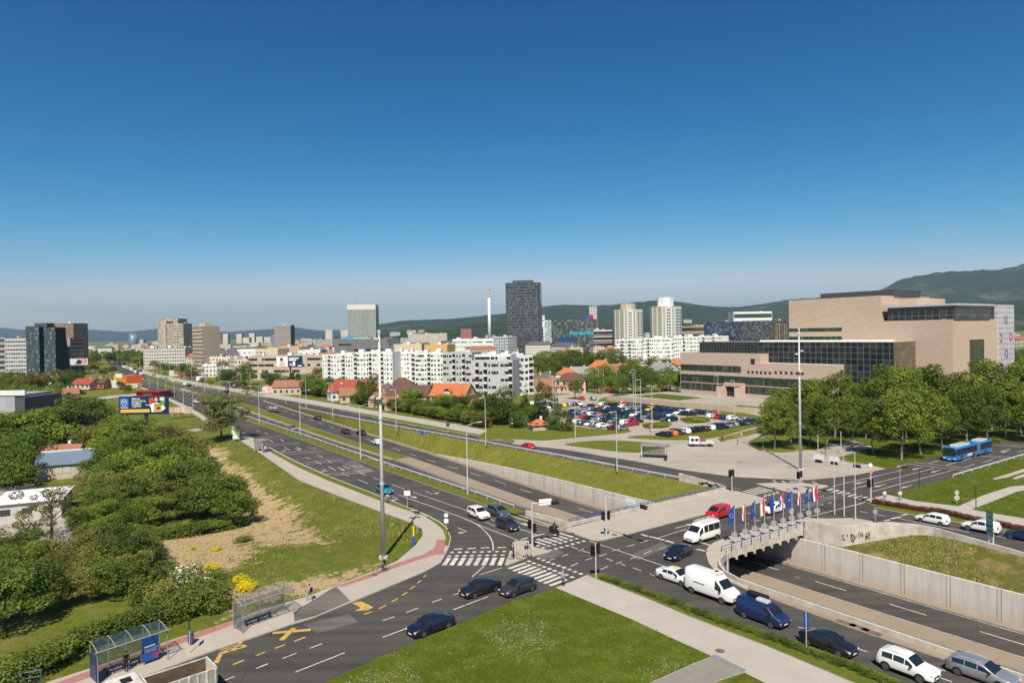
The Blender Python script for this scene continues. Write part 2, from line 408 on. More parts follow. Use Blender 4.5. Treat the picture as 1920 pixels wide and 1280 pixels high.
def build_ground():
    rnd=random.Random(3)
    BIG=11000
    verts=[(-BIG,-300),(BIG,-300),(BIG,20500),(-BIG,20500)]
    edges=[(0,1),(1,2),(2,3),(3,0)]
    for P in (NWH,SEH):
        n=len(verts); verts+=P; edges+=[(n+i,n+(i+1)%len(P)) for i in range(len(P))]
    x=-110.
    while x<5:
        y=46.
        while y<215:
            verts.append((x+rnd.uniform(-.4,.4),y+rnd.uniform(-.4,.4))); y+=1.7
        x+=1.7
    for k in range(500):
        a=rnd.uniform(0,6.28); r=260+rnd.random()**2*9000; verts.append((r*math.cos(a),abs(r*math.sin(a))))
    for k in range(60): verts.append((rnd.uniform(-400,-120),rnd.uniform(30,500)))
    v,e,f,_,_,_=delaunay_2d_cdt([Vector(p) for p in verts],edges,[],0,1e-4)
    V=[(p.x,p.y,gz(p.x,p.y)) for p in v]; Fc=[]
    for t in f:
        cx=sum(v[i].x for i in t)/3; cy=sum(v[i].y for i in t)/3
        if inpoly(cx,cy,NWH) or inpoly(cx,cy,SEH): continue
        a=(v[t[1]].x-v[t[0]].x)*(v[t[2]].y-v[t[0]].y)-(v[t[1]].y-v[t[0]].y)*(v[t[2]].x-v[t[0]].x)
        Fc.append(tuple(t) if a>0 else tuple(t)[::-1])
    me=bpy.data.meshes.new('ground'); me.from_pydata(V,[],Fc); me.materials.append(MT['grass'])
    at=me.attributes.new('dirt','FLOAT','POINT'); vals=[]
    for p in V:
        d=.12
        if p[0]<10 and p[1]<230:
            for P,dv in zip(DIRTW,DV):
                q=dist_poly(p[0],p[1],P); q=q if inpoly(p[0],p[1],P) else -q
                d=max(d,.12+(dv-.12)*smooth(-5,3,q))
        elif p[1]>300: d=.3
        vals.append(d)
    at.data.foreach_set('value',vals)
    me.polygons.foreach_set('use_smooth',[True]*len(Fc))
    o=bpy.data.objects.new('ground',me); LINK(o); tag(o,kind='structure')
build_ground()
# ---- asphalt
kerbL=[(435,799),(491,831),(555,865),(620,894),(705,927),(767,952),(802,966),(827,980),(840,992),(846,1010),(842,1027),(835,1041),(827,1055),(797,1072),(730,1100),(660,1129),(592,1157),(550,1170),(480,1194),(410,1217),(300,1258),(200,1295)]
kerbS=[(540,1312),(610,1277),(685,1244),(757,1212),(905,1150),(960,1126),(997,1117),(1042,1101),(1072,1090),(1095,1079),(1120,1074),(1157,1085),(1210,1107),(1285,1132),(1350,1157),(1440,1185),(1515,1212),(1600,1240),(1690,1276),(1760,1310)]
qfar=[(1990,1310),(1865,1267),(1785,1242),(1640,1192),(1582,1172),(1440,1120),(1400,1106),(1362,1088),(1342,1074),(1329,1057),(1324,1040),(1326,1029),(1331,1023),(1341,1017),(1375,1004),(1419,992),(1475,979),(1512,972),(1550,973)]
corr=[tuple(p)[:2] for p in [W(310,t) for t in (47,112)]]
leftedge=[tuple(W(s,t)[:2]) for s,t in ((310,47.5),(250,48.2))]
serv=gp(kerbL[1:-1])
north=[tuple(W(s,t))[:2] for s,t in ((310,100.5),(275,100.2),(193,101.8),(129,105),(108,105.3),(87,107))]
hole=[(310,60),(235,60.6),(190,61.2),(140,61.3),(100,62),(76,62.6),(75.6,62.6),(75.6,98.3),(76.2,98.4),(86,98),(102,97),(119,95.8),(135,94.2),(165,91.7),(193,88.7),(235,85.5),(267,84.2),(310,83)]
def wl(L): return [tuple(W(s,t))[:2] for s,t in L]
# service road left of the cutting
P=[*wl([(310,50.8)]),*gp([(377,771),(405,785)]),*gp(kerbL[:14]),*gp([(870,1075),(1010,1030)]),*wl([(75.8,62.3),(76,62.5),(100,61.9),(140,61.2),(190,61.1),(235,60.5),(310,59.9)])]
area('service_road',P,.008,MT['asph'])
P=[*wl([(310,83.1),(267,84.3),(235,85.6),(193,88.8),(165,91.8),(135,94.3),(119,95.9),(102,97.1),(86,98.1),(76,98.5)]),*wl([(76,112)]),*gp([(1450,898),(1373,893),(1323,886),(1275,880),(1193,864),(1135,855),(1053,841),(960,831)]),*north[:2][::-1]]
P=[*wl([(310,83.1),(267,84.3),(235,85.6),(193,88.8),(165,91.8),(135,94.3),(119,95.9),(102,97.1),(86,98.1),(76,98.5),(76,110.5)]),*gp([(1373,893),(1323,886),(1275,880),(1193,864),(1135,855),(1053,841),(960,831),(905,819),(842,810),(742,792),(655,772),(575,757)]),*wl([(310,100.5)])]
area('side_road',P,.009,MT['asph'])
# cross street with the junction; lies 4 mm above the side roads
fark=[(1373,893),(1450,897),(1512,899),(1562,895),(1607,889),(1661,878),(1770,852),(1869,831),(1935,817)]
neark=[(1935,849),(1785,894),(1723,911),(1665,927),(1640,933),(1622,943),(1639,951),(1717,966),(1785,977),(1860,990),(1990,1014)]
lowk=gp([(2010,1062)])+[tuple(W(s,t+.4))[:2] for s,t in SE_ST[1:-2]][::-1]
P=gp([(1010,1029),(870,1073)])+gp(kerbL[12:])+gp(kerbS)+gp(qfar)+[tuple(W(55.5,89))[:2]]+lowk[::-1]+gp(neark[::-1])+gp(fark[::-1])+wl([(76,110.5),(75.9,98.4),(75.9,62.4)])
area('cross_street',P,.013,MT['asph2'])
# avenue beyond the cutting (level)
bl=[(377,770),(347,756),(302,737),(263,723),(243,705),(215,690),(195,672),(188,657),(184,650)]
br=[(190,650),(198,657),(222,675),(246,693),(263,700),(313,715),(363,725),(430,737),(495,747)]
P=wl([(310,50.8)])+gp(bl[2:])+gp(br)+wl([(310,100.5)])
area('avenue',P,.012,MT['asph'])
def strip(name,px,mat,z=.14): return raised(name,gp(px),z,mat)
strip('median_grass',[(270,712),(275,708),(337,727),(338,732)],MT['verge'])
strip('median_paving',[(338,732),(338,727),(357,731),(360,736)],MT['brownc'],.13)
strip('median_grass',[(360,736),(357,731),(400,741),(453,754.5),tuple(proj(W(310.2,72.8))),tuple(proj(W(310.2,68.2))),(430,757.5),(390,746.5)],MT['verge'])
# right roadside path and its verges
strip('footpath',[(258,690),(300,703),(363,715),(430,727),(480,733),(560,746),(650,761),(740,777),(800,787),(880,801),(960,815),(1010,828),(1003,833),(960,824),(880,811),(800,796),(740,785),(650,769),(560,754),(480,741),(430,733),(363,721),(300,709),(262,698)],MT['path'],.1)
strip('verge',[(575,756.5),(655,771),(742,791),(842,809),(905,818),(960,829),(960,825),(880,812),(800,797),(740,786),(650,770),(560,755)],MT['verge'],.14)
strip('footpath',[(236,716),(262,727),(300,742),(340,763),(375,783),(396,800),(405,796),(372,773),(340,756),(300,739),(262,724),(240,712)],MT['path'],.1)
# ---- the light forecourt, car park and its grass
plaza=[(960,832),(1053,841.5),(1135,855.5),(1193,864.5),(1275,880.5),(1323,886.5),(1373,893.5),(1450,897.5),(1512,899.5),(1562,895.5),(1607,889.5),(1661,878.5),(1625,870),(1600,868),(1560,858),(1525,842),(1470,849),(1424,843),(1390,829),(1500,800),(1560,780),(1480,752),(1440,748),(1360,742),(1275,738),(1150,738),(1100,733),(1040,742),(990,755),(1000,765),(1035,790),(1055,800),(1062,806),(1010,822),(965,826)]
area('forecourt',gp(plaza),.014,MT['lot'])
def island(name,px,mat='verge',n=2,z=.15): return raised(name,chaikin(gp(px),n),z,MT[mat])
c8=lambda P: cr(960,740,6,P)
island('lawn_strip',c8([(-420,520),(0,500),(330,528),(700,490),(1150,448),(1340,425),(1345,405),(1230,395),(900,385),(660,350),(500,330),(0,330),(-300,400)]))
island('lawn_strip',c8([(565,560),(800,530),(1050,512),(1400,530),(1780,565),(1770,590),(1500,640),(1430,662),(1200,650),(900,610),(640,580)]))
island('lawn_strip',c8([(1265,485),(1400,500),(1920,525),(2160,500)])[:3]+[(1345,822),(1400,805),(1440,795),(1437,790),(1395,797),(1330,806),(1250,818),(1200,816)])
island('lawn_strip',[(1390,800),(1418,790),(1450,788),(1440,784),(1390,773),(1300,765),(1200,753),(1150,755),(1240,764),(1330,774),(1400,785)])
island('lawn_strip',c8([(650,180),(800,130),(1000,105),(950,130),(780,150)]),'verge')
island('lawn_strip',c8([(940,95),(1000,40),(1110,20),(1100,50),(1500,110),(1300,100)]),'verge')
for p in ([(1205,800),(1215,795),(1245,790),(1262,795),(1252,803),(1215,806)],[(1278,787),(1290,783),(1315,781),(1333,786),(1330,793),(1300,796),(1282,793)],[(1283,781),(1300,779),(1315,779),(1300,782)]): island('planted_island',p,'lawn',2,.25)
area('lane',gp([(1392,829),(1424,842),(1480,815),(1520,800),(1510,795)]),.02,MT['light'])
area('bare_strip',gp([(1352,828),(1440,808),(1490,795),(1480,792),(1420,802),(1345,822)]),.02,MT['dry'])
island('lawn_strip',[(1398,831),(1430,845),(1470,851),(1510,843),(1500,800),(1440,815),(1415,822)],'verge')
area('tree_lawn',gp([(1440,857),(1470,850),(1525,843),(1547,852),(1560,858),(1545,850),(1660,877),(1770,851),(1869,830),(1935,816),(1935,790),(1600,790),(1450,800),(1400,832),(1424,845)][2:]),.018,MT['lawn'])
area('footpath',gp([(1528,843),(1560,832),(1600,826),(1640,838),(1580,855),(1560,858),(1548,852)]),.024,MT['light'])
raised('kerb_edge',gp([(1373,893),(1323,885.5),(1320,883.5),(1373,890),(1450,894),(1450,897)]),.14,MT['kerb'])
# ---- pavements
for P_,m_ in ((cr(480,960,4,[(350,842),(700,762),(762,822),(455,908),(420,880)]),MT['patch']),(cr(480,960,4,[(710,762),(1000,640),(1420,500),(1440,520),(1100,690),(765,810)]),MT['asph']),([(1005,1040),(1040,1028),(1060,1036),(1022,1050)],MT['patch']),([(1180,1040),(1240,1016),(1256,1024),(1196,1050)],MT['patch']),([(640,868),(664,862),(700,882),(676,888)],MT['patch']),([(1500,946),(1560,928),(1572,934),(1514,952)],MT['patch'])): area('asphalt_patch',gp(P_),.0172,m_)
c2=lambda P: cr(480,780,4,P)
inner=[(488,850),(560,900),(640,932),(715,960),(770,980),(791,992),(793,1005),(775,1027),(745,1052),(705,1070),(630,1099),(575,1120),(480,1147),(437,1165),(325,1200),(205,1243),(100,1277),(30,1300)]
walk=gp([(433,815)]+inner)+gp([(200,1296)]+kerbL[::-1][1:]+[(435,800)])
raised('walkway',walk,.13,MT['pave'])
raised('verge',gp([(492,834),(555,867.5),(620,896),(705,929),(767,954),(800,968.5),(790,967),(760,957),(715,941),(610,900),(555,875),(492,840)]),.17,MT['verge'])
raised('verge',gp([(802,969),(825,982),(838,993),(844,1010),(840,1026),(834,1022),(836,1010),(831,995),(815,981),(797,970)]),.17,MT['verge'])
area('cycle_path',gp(c2([(1355,930),(1425,930),(1420,985),(1408,1000),(1412,1030),(1430,1042),(1350,1045),(1200,1090),(1000,1160),(870,1215),(645,1287),(600,1283),(860,1185),(1050,1110),(1260,1040),(1330,1000),(1352,965)])),.135,MT['red'])
area('asphalt_patch',gp([(552,1167),(551,1149),(630,1100),(657,1128),(592,1156)]),.136,MT['patch'])
area('cycle_path',gp([(440,1163),(440,1172),(330,1212),(215,1254),(130,1286),(85,1290),(205,1245),(325,1202)]),.135,MT['red'])
c9=lambda P: cr(900,940,8,P)
raised('traffic_island',gp(c9([(490,630),(515,605),(560,597),(700,592),(760,615),(800,690),(1030,738),(1050,750),(1040,765),(700,850),(420,960),(390,962),(372,950),(430,800)])),.13,MT['pave'])
raised('bridge_pavement',gp([(1069,990),(1140,972),(1220,952),(1361,918),(1385,922),(1400,926),(1420,931),(1433,935),(1438,938),(1428,942),(1400,949),(1320,965),(1250,983),(1185,1000),(1135,1012),(1120,1014),(1107,1012),(1072,1000),(1057,995)]),.13,MT['pave'])
raised('stained_strip',gp(c9([(-60,20),(300,120),(560,262),(1040,385),(1250,455),(1350,395),(1010,330),(700,230),(430,190),(0,60)]))[1:],.13,MT['brownc'])
raised('concrete_island',gp([(1417,907),(1440,906),(1500,906),(1550,910),(1553,912),(1525,921),(1502,925),(1487,924),(1462,919),(1430,911)]),.12,MT['pave'])
sp=gp(qfar[6:])+gp([(1600,972),(1637,978)])+[tuple(W(s,t+.3))[:2] for s,t in (SE_ST[2],SE_ST[1])]+wl([(55.35,88.7),(55.35,71.2),(54.2,69.8),(53.4,68.1),(52.6,66.5),(51.4,65.0),(49.7,63.8),(47.5,63.1),(46,63.0)])
raised('bridge_pavement',sp,.13,MT['pave'])
raised('stained_strip',gp(qfar[:7][::-1])+wl([(46,63.0),(30,63.0),(15,63.0),(8,63.0),(-10,63.0)])[::-1],.13,MT['brownc'])
# lower right: wide path, lawn, planted strip
c7=lambda P: cr(960,960,4,P)
raised('promenade',gp([(1042,1102),(1072,1091),(1099,1079),(1120,1087.5),(1210,1122),(1292,1157),(1440,1214),(1530,1252),(1620,1290),(1680,1320),(1560,1320),(1440,1284),(1397,1262),(1335,1231),(1260,1197),(1185,1162)]),.10,MT['path'])
raised('slab_terrace',gp([(1335,1232),(1392,1261),(1350,1275),(1300,1300),(1180,1300)]),.095,MT['slab'])
raised('gutter',gp([(1335,1231),(1340,1228),(1400,1258),(1393,1262)]),.115,plain('grey_gutter',(.2,.22,.24),.7))
raised('lawn',gp([(1041,1103),(1185,1163),(1260,1198),(1334,1232),(1300,1245),(1200,1290),(1150,1320),(560,1322),(611,1279),(685,1246),(757,1214),(905,1152),(960,1128),(997,1119)]),.12,MT['lawn'],side=MT['kerb'])
raised('lawn',gp([(1395,1263),(1450,1290),(1480,1320),(1330,1300)]),.12,MT['lawn'])
raised('planted_strip',gp([(1100,1078.5),(1120,1075),(1157,1086),(1210,1108),(1285,1133),(1350,1158),(1440,1186),(1515,1213),(1600,1241),(1690,1278),(1740,1310),(1680,1318),(1620,1289),(1530,1251),(1440,1213),(1292,1156),(1210,1121),(1120,1086.5)]),.14,MT['verge'])
# right side lawns and paths
c5=lambda P: cr(1560,780,5.3333,P)
fw=[(1640,938),(1766,959),(1832,974),(1920,990),(2010,1008)]
raised('footpath',gp([(1641,933),(1666,928),(1672,930),(1719,941),(1794,950),(1841,960),(1920,973),(2010,988)]+fw[::-1]),.11,MT['path'])
raised('lawn',gp([(1673,929.5),(1724,912),(1787,895),(1935,850),(2100,800),(2100,950),(2010,986),(1920,972),(1841,959),(1794,949),(1719,940)]),.10,MT['lawn'])
area('footpath',gp(c5([(1255,910),(1500,800),(1780,710),(1920,696),(2200,690),(2200,760),(1920,748),(1850,760),(1600,860),(1395,938)])),.112,MT['path'])
area('footpath',gp(c5([(1605,630),(1920,530),(2100,480),(2100,520),(1920,562),(1740,620),(1620,640)])),.112,MT['path'])
area('footpath',gp(c5([(1800,625),(1920,580),(2100,530),(2100,570),(1920,612),(1830,636)])),.112,MT['path'])
raised('flower_bed',gp([(1623,943),(1638,939.5),(1766,960),(1832,975),(1920,991),(2010,1009),(2010,1018),(1860,990.5),(1785,977.5),(1717,966.5),(1640,951.5)]),.14,MT['verge'])
# left yards and lanes
area('lane',[tuple(GZ(a,b))[:2] for a,b in ((95,727),(110,727),(133,756),(150,775),(120,800),(60,790),(45,770),(110,762))],-.02+.04,MT['light'])
area('lane',gp([(352,806),(400,797),(410,803),(352,811),(300,818),(180,830),(170,822),(290,808)]),.03,MT['light'])
area('side_path',gp([(180,745),(215,741),(262,737),(262,741),(215,746),(182,750)]),.03,MT['path'])
area('yard',[tuple(GZ(a,b))[:2] for a,b in ((-10,870),(60,880),(70,925),(170,1000),(160,1020),(-60,1060),(-60,880))],.0,plain('yard_gravel',(.36,.33,.29),.9,var=.2,sc_=.5)).location.z=-2.12
area('yard',gp([(60,775),(110,765),(185,770),(215,800),(200,835),(60,815)]),.025,MT['light'])
# ---- underpass trench
ST_N=[75.8,80,86,95,102,110,119,127,135,145,152,161,165,180,193,200,215,235,250,267,280,290,300,310]
ST_S=[-60,-30,0,15,28,33,40,44,47,50,52,55.3]
ST_B=[55.3,62,69,75.8]
def ribbon(name,ss,ta,tb,za,zb,mat,kind='structure',n=1):
    b=MB()
    for s0,s1 in zip(ss,ss[1:]):
        for k in range(n):
            f0,f1=k/n,(k+1)/n
            q=[]
            for s,f in ((s0,f0),(s1,f0),(s1,f1),(s0,f1)):
                t=ta(s)+(tb(s)-ta(s))*f; z=za(s)+(zb(s)-za(s))*f; q.append(W(s,t,z))
            b.quad(q[::-1])
    return tag(b.build(name,mat),kind=kind)
TL=lambda s:lerp_tab(T_L,s); M0=lambda s:lerp_tab(T_M0,s); M1=lambda s:lerp_tab(T_M1,s); TW=lambda s:lerp_tab(T_W,s)
allS=ST_S[:-1]+ST_B[:-1]+ST_N
ribbon('underpass_road',allS,lambda s:TL(s)-4,TW,zf,zf,MT['asph'])
b=MB()
def rstrip(b,ss,ta,tb,h):
    for s0,s1 in zip(ss,ss[1:]):
        z0,z1=zf(s0)+h,zf(s1)+h
        b.quad([W(s0,ta(s0),z0),W(s0,tb(s0),z0),W(s1,tb(s1),z1),W(s1,ta(s1),z1)],0)
        for t,fl in ((ta,0),(tb,1)):
            q=[W(s0,t(s0),z0),W(s1,t(s1),z1),W(s1,t(s1),z1-h-.05),W(s0,t(s0),z0-h-.05)]
            b.quad(q if fl else q[::-1],1)
low=[s for s in allS if s<=161]; hi=[s for s in allS if s>=161]
rstrip(b,low,M0,M1,.2); tag(b.build('median_paving',[MT['brownc'],MT['kerb']]),kind='structure')
b=MB(); rstrip(b,hi,M0,M1,.2); tag(b.build('median_grass',[MT['verge'],MT['kerb']]),kind='structure')
b=MB(); rstrip(b,hi,lambda s:M0(s)-1.1+.02,lambda s:M0(s)-.02,.12); tag(b.build('kerb_paving',[MT['brownc'],MT['kerb']]),kind='structure')
b=MB(); rstrip(b,allS,lambda s:TW(s)-.8,lambda s:TW(s)-.02,.18); tag(b.build('kerb_paving',[MT['brownc'],MT['kerb']]),kind='structure')
# grass banks
rail=lambda s:lerp_tab(RAIL,s)
ribbon('grass_bank',ST_N,lambda s:TW(s)+.3,rail,zw,lambda s:0.0,MT['bank'],n=3)
SEb=lambda s:lerp_tab(sorted(SE_ST),s)
zup=lambda s: lerp_tab([(-60,.1),(33,.1),(41,.0),(45,-.5),(48,-1.5),(50,-1.75),(60,-1.75)],s)
ribbon('grass_bank',ST_S,lambda s:TW(s)+.3,lambda s:SEb(s)+.1,zw,zup,MT['dry'],n=3)
# ---- walls of the cutting, each a thing
def wall(name,pts,z0,z1,th,mat,label,side=1,cap=None,group=None):
    """upright wall along pts (world xy), z0/z1 lists"""
    b=MB(); n=len(pts)
    L=[]
    for i in range(n):
        a=Vector(pts[max(0,i-1)][:2]); c=Vector(pts[min(n-1,i+1)][:2]); d=(c-a).normalized(); L.append(Vector((-d.y,d.x))*th*side)
    for i in range(n-1):
        p,q=Vector(pts[i][:2]),Vector(pts[i+1][:2]); P,Q=p+L[i],q+L[i+1]
        a0,a1,b0,b1=z0[i],z1[i],z0[i+1],z1[i+1]
        b.quad([(*p,a0),(*q,b0),(*q,b1),(*p,a1)],0); b.quad([(*P,a1),(*Q,b1),(*Q,b0),(*P,a0)],0)
        b.quad([(*p,a1),(*q,b1),(*Q,b1),(*P,a1)],0)
    for i in (0,n-1):
        p=Vector(pts[i][:2]);P=p+L[i]; b.quad([(*p,z0[i]),(*p,z1[i]),(*P,z1[i]),(*P,z0[i])],0)
    o=b.build(name,mat); return tag(o,label,'wall',group)
ss=[s for s in ST_N if s<=161]
wall('retaining_wall',[W(s,TW(s)) for s in ss],[zf(s)-.3 for s in ss],[zw(s)+.12 for s in ss],.32,MT['wall'],'pale concrete retaining wall below the sloping grass bank, left of the bridge',-1)
wall('retaining_wall',[W(s,TW(s)) for s in ST_S+ST_B[1:]],[zf(s)-.3 for s in ST_S+ST_B[1:]],[zw(s)+.12 for s in ST_S]+[-.4]*3,.32,MT['wall'],'long stained concrete retaining wall with dark joints, right of the bridge underpass',-1)
ss=[s for s in ST_N if s<=300]
wall('side_wall',[W(s,TL(s)-2.2) for s in ss],[zf(s)-.3 for s in ss],[-.02 for s in ss],.3,MT['wall'],'plain concrete side wall under the guard rail and left service road',1)
ss=ST_S
wall('side_wall',[W(s,lerp_tab(sorted(SEL),s)+.02) for s in ss+ST_B[1:]],[zf(s)-.3 for s in ss+ST_B[1:]],[.0 for s in ss]+[-.4]*3,.25,MT['wall'],'plain concrete side wall below the queueing cars and their low parapet',1)
ss=[75.8,80,84.5,85]
wall('parapet',[G(1068,990),G(1025,976.5),G(985,966)],[-.2]*3,[.85,.85,.8],.25,MT['conc'],'short white concrete parapet with blue scrawl beside the traffic island corner',-1)
wall('parapet',[W(75.8,62.4),W(75.8,75),W(75.8,88),W(76,98.4)],[-.3]*4,[.55]*4,.3,MT['conc'],'low pale parapet carrying the blue railing on the far edge of the bridge',1)
gw=wall('parapet',[W(76.1,98.3),W(79,98.35),W(83,98.2),W(86.3,98.0)],[-1.5]*4,[.75,.95,1.25,1.45],.22,MT['conc'],'low white wall end with black graffiti beside the right service road',1)
def scrawl(parent,o,u,v,w_,h_,n,seed,mat,th=.07):
    for k in range(n): scrawl1(parent,Vector(o)+Vector(u)*(w_*k/n),u,v,w_/n,h_,1,seed*17+k,mat,th)
def scrawl1(parent,o,u,v,w_,h_,n,seed,mat,th):
    """sprayed strokes on an upright surface: origin o, unit u along, normal v"""
    rnd=random.Random(seed); b=MB()
    for k in range(n):
        cx=w_*(k+.5)/n; pts=[]
        for j in range(rnd.randint(4,7)):
            pts.append((cx+rnd.uniform(-.75,.75)*w_/n,h_*rnd.random()))
        for (a,c),(d,e) in zip(pts,pts[1:]):
            l=math.hypot(d-a,e-c) or 1; px,py=-(e-c)/l*th,(d-a)/l*th
            q=[(a+px,c+py),(d+px,e+py),(d-px,e-py),(a-px,c-py)]
            b.quad([Vector(o)+Vector(u)*x+Vector((0,0,y))+Vector(v)*.006 for x,y in q])
    return b.build('graffiti',mat,parent)
ud=(W(86.3,98.0)-W(76.1,98.3)).normalized(); vd=Vector((-W(0,1)[0],-W(0,1)[1],0))
scrawl(gw,W(83.2,98.0,.1)+vd*.02,ud,vd,2.4,.95,5,1,MT['blk'],.10)
scrawl(gw,W(77.5,98.1,.0)+vd*.02,ud,vd,4.2,.75,5,2,MT['blk'],.09)
ps=[W(s,t) for s,t in SE_ST]
zb=[-3,-3,-3,-2,-1.2,-1,-1,-.6,-.6,-.6]; zb=(zb+[-.6]*9)[:len(ps)]
zt=[1.0,1.0,1.0,1.0,.95,.9,.75,.6,.6,.6]; zt=(zt+[.6]*9)[:len(ps)]
cw=wall('curved_wall',ps,zb,zt,.3,MT['conc'],'curved white concrete wall with brown graffiti at the right end of the bridge',1)
dw=(ps[2]-ps[1]); Lw=dw.length; dw.normalize(); nv=Vector((dw.y,-dw.x,0)); nv=nv if nv.dot(-ps[1])>0 else -nv
scrawl(cw,Vector((ps[1].x,ps[1].y,-1.25))+nv*.02,dw,nv,min(Lw,5.2),1.2,9,5,plain('brown_spray',(.10,.075,.04),.8),.06)
par=[W(s,t) for s,t in SEL[1:-1]+[(-10,63.05)]]
wall('parapet',par,[-.5]*len(par),[.2,.5]+[.6]*(len(par)-2),.25,MT['conc'],'long weathered white parapet curving from the bridge along the queue of cars',-1)
# ---- bridge
br=thing('road_bridge','concrete bridge with ribbed white edge carrying the cross street over the underpass','bridge',tuple(W(65,75)))
inv=Matrix.Translation(-W(65,75))
def brb(b,name,mat):
    b.v=[tuple(inv@Vector(v)) for v in b.v]; return b.build(name,mat,br)
b=MB(); b.prism([p for p in wl([(55.6,62.3),(75.7,62.3),(75.7,88.3),(55.6,88.3)])],-1.0,-.04); brb(b,'deck',MT['wall'])
b=MB()
for k in range(8):
    t=66+k*3
    b.prism(wl([(56,t-.3),(75.4,t-.3),(75.4,t+.3),(56,t+.3)]),-1.5,-1.0)
brb(b,'girders',MT['wall'])
for s_ in (62,67,72):
    b=MB(); b.prism(wl([(s_-.5,78.2),(s_+.5,78.2),(s_+.5,79.2),(s_-.5,79.2)]),-5.6,-1.0); brb(b,'pier',MT['wall'])
# ribbed fascia: bays with hanging fins
NB=9; t0,t1=71.3,88.2; bw=(t1-t0)/NB
for k in range(NB):
    b=MB(); a=t0+k*bw; c=a+bw
    prof=[(a+.02,.22),(c-.02,.22)]
    for j in range(9):
        f=j/8; tt=c-.02-(bw-.04)*f; prof.append((tt,-1.05-.22*abs(2*f-1)**2))
    front=[W(55.25,t,z) for t,z in prof]; back=[W(55.6,t,z) for t,z in prof]
    b.quad(front); b.quad(back[::-1])
    for i in range(len(prof)):
        j=(i+1)%len(prof); b.quad([front[i],back[i],back[j],front[j]][::-1])
    b.prism(wl([(55.05,a-.11),(55.24,a-.11),(55.24,a+.11),(55.05,a+.11)]),-1.45,.1)
    brb(b,'fascia_panel',MT['conc'])
wall('abutment',[W(54.1,70.1),W(54.6,70.9),W(55.1,71.35),W(60,71.4)],[-5.6]*4,[.12]*4,.2,MT['conc'],'white end wall of the bridge opening beside the long curved parapet',1)
def railing(name,pts,z,h,mat,label,rails=(1.,.55),step=2.0,r=.035,postdrop=0,cat='railing'):
    t=thing(name,label,cat,(pts[0][0],pts[0][1],z)); o=Vector((pts[0][0],pts[0][1],z))
    P=[Vector((p[0],p[1],z))-o for p in pts]
    L=sum((b_-a_).length for a_,b_ in zip(P,P[1:])); n=max(2,int(L/step)+1)
    def at(d):
        for a_,b_ in zip(P,P[1:]):
            l=(b_-a_).length
            if d<=l+1e-6: return a_+(b_-a_)*(d/l)
            d-=l
        return P[-1]
    for f in rails:
        b=MB(); b.tube([p+Vector((0,0,h*f)) for p in P],r,6); b.build('rail',mat,t)
    me=MB().cyl((0,0,-postdrop),(0,0,h),r*1.1,r*1.1,6).mesh('post',[mat])
    m=min(n,100)
    for i in range(m):
        p=at(L*i/(m-1)-1e-4 if i else 0); put('post',me,t,p)
    return t
railing('blue_railing',[W(55.15,70.2),W(55.15,80),W(55.15,88.4)],.2,.55,MT['bluerail'],'blue tube railing along the near edge of the bridge under the flags',(1,),2.0,.05,.3)
railing('blue_railing',[W(75.95,62.6),W(75.95,75),W(75.95,88),W(76.15,98.3)],.55,.5,MT['bluerail'],'blue double tube railing on the far parapet of the bridge',(1,.5),1.6,.05)
def guardrail(pts,label,z=0,h=.75,step=4.0):
    t=thing('guard_rail',label,'guard rail',(pts[0][0],pts[0][1],z)); o=Vector((pts[0][0],pts[0][1],z)); P=[Vector((p[0],p[1],z))-o for p in pts]
    b=MB()
    for a_,c_ in zip(P,P[1:]):
        d=(c_-a_).normalized(); nn=Vector((-d.y,d.x,0))
        prof=[(.03,h-.31),(.07,h-.25),(.03,h-.17),(.03,h-.14),(.07,h-.06),(.03,h)]
        for (x0,z0),(x1,z1) in zip(prof,prof[1:]):
            b.quad([a_+nn*x0+Vector((0,0,z0)),c_+nn*x0+Vector((0,0,z0)),c_+nn*x1+Vector((0,0,z1)),a_+nn*x1+Vector((0,0,z1))])
    b.build('beam',MT['steel'],t)
    L=sum((c-a).length for a,c in zip(P,P[1:])); n=min(100,int(L/step)); me=MB().box(-.06,.06,-.04,.04,0,h-.05).mesh('post',[MT['steel']])
    k=0
    for i in range(n+1):
        d=L*i/n
        for a_,c_ in zip(P,P[1:]):
            l=(c_-a_).length
            if d<=l+1e-6: put('post',me,t,a_+(c_-a_)*(d/l),A1); break
            d-=l
guardrail([W(s,t+.35) for s,t in LEFTE if s>76][::-1]+[W(89,62.1)],'steel guard rail on the narrow green strip beside the left service road')
guardrail([W(s,t+.3) for s,t in RAIL if 86<=s<=267][::-1],'thin steel guard rail at the top of the grass bank below the right service road')
guardrail([G(a,b) for a,b in ((1787,896),(1850,877),(1920,856),(2000,830))],'pale steel guard rail between the cross street and the right lawn')
b=MB(); b.v=[];rs=[s for s in ST_N if s>=84.5]
for s0,s1 in zip(rs,rs[1:]):
    b.quad([W(s0,lerp_tab(LEFTE,s0)-2.3,.12),W(s0,lerp_tab(LEFTE,s0)+.25,.12),W(s1,lerp_tab(LEFTE,s1)+.25,.12),W(s1,lerp_tab(LEFTE,s1)-2.3,.12)],0)
    b.quad([W(s0,lerp_tab(LEFTE,s0)-2.3,0),W(s0,lerp_tab(LEFTE,s0)-2.3,.12),W(s1,lerp_tab(LEFTE,s1)-2.3,.12),W(s1,lerp_tab(LEFTE,s1)-2.3,0)],1)
    b.quad([W(s0,lerp_tab(LEFTE,s0)+.25,.12),W(s0,lerp_tab(LEFTE,s0)+.25,-1),W(s1,lerp_tab(LEFTE,s1)+.25,-1),W(s1,lerp_tab(LEFTE,s1)+.25,.12)],1)
tag(b.build('green_strip',[MT['verge'],MT['kerb']]),kind='structure')
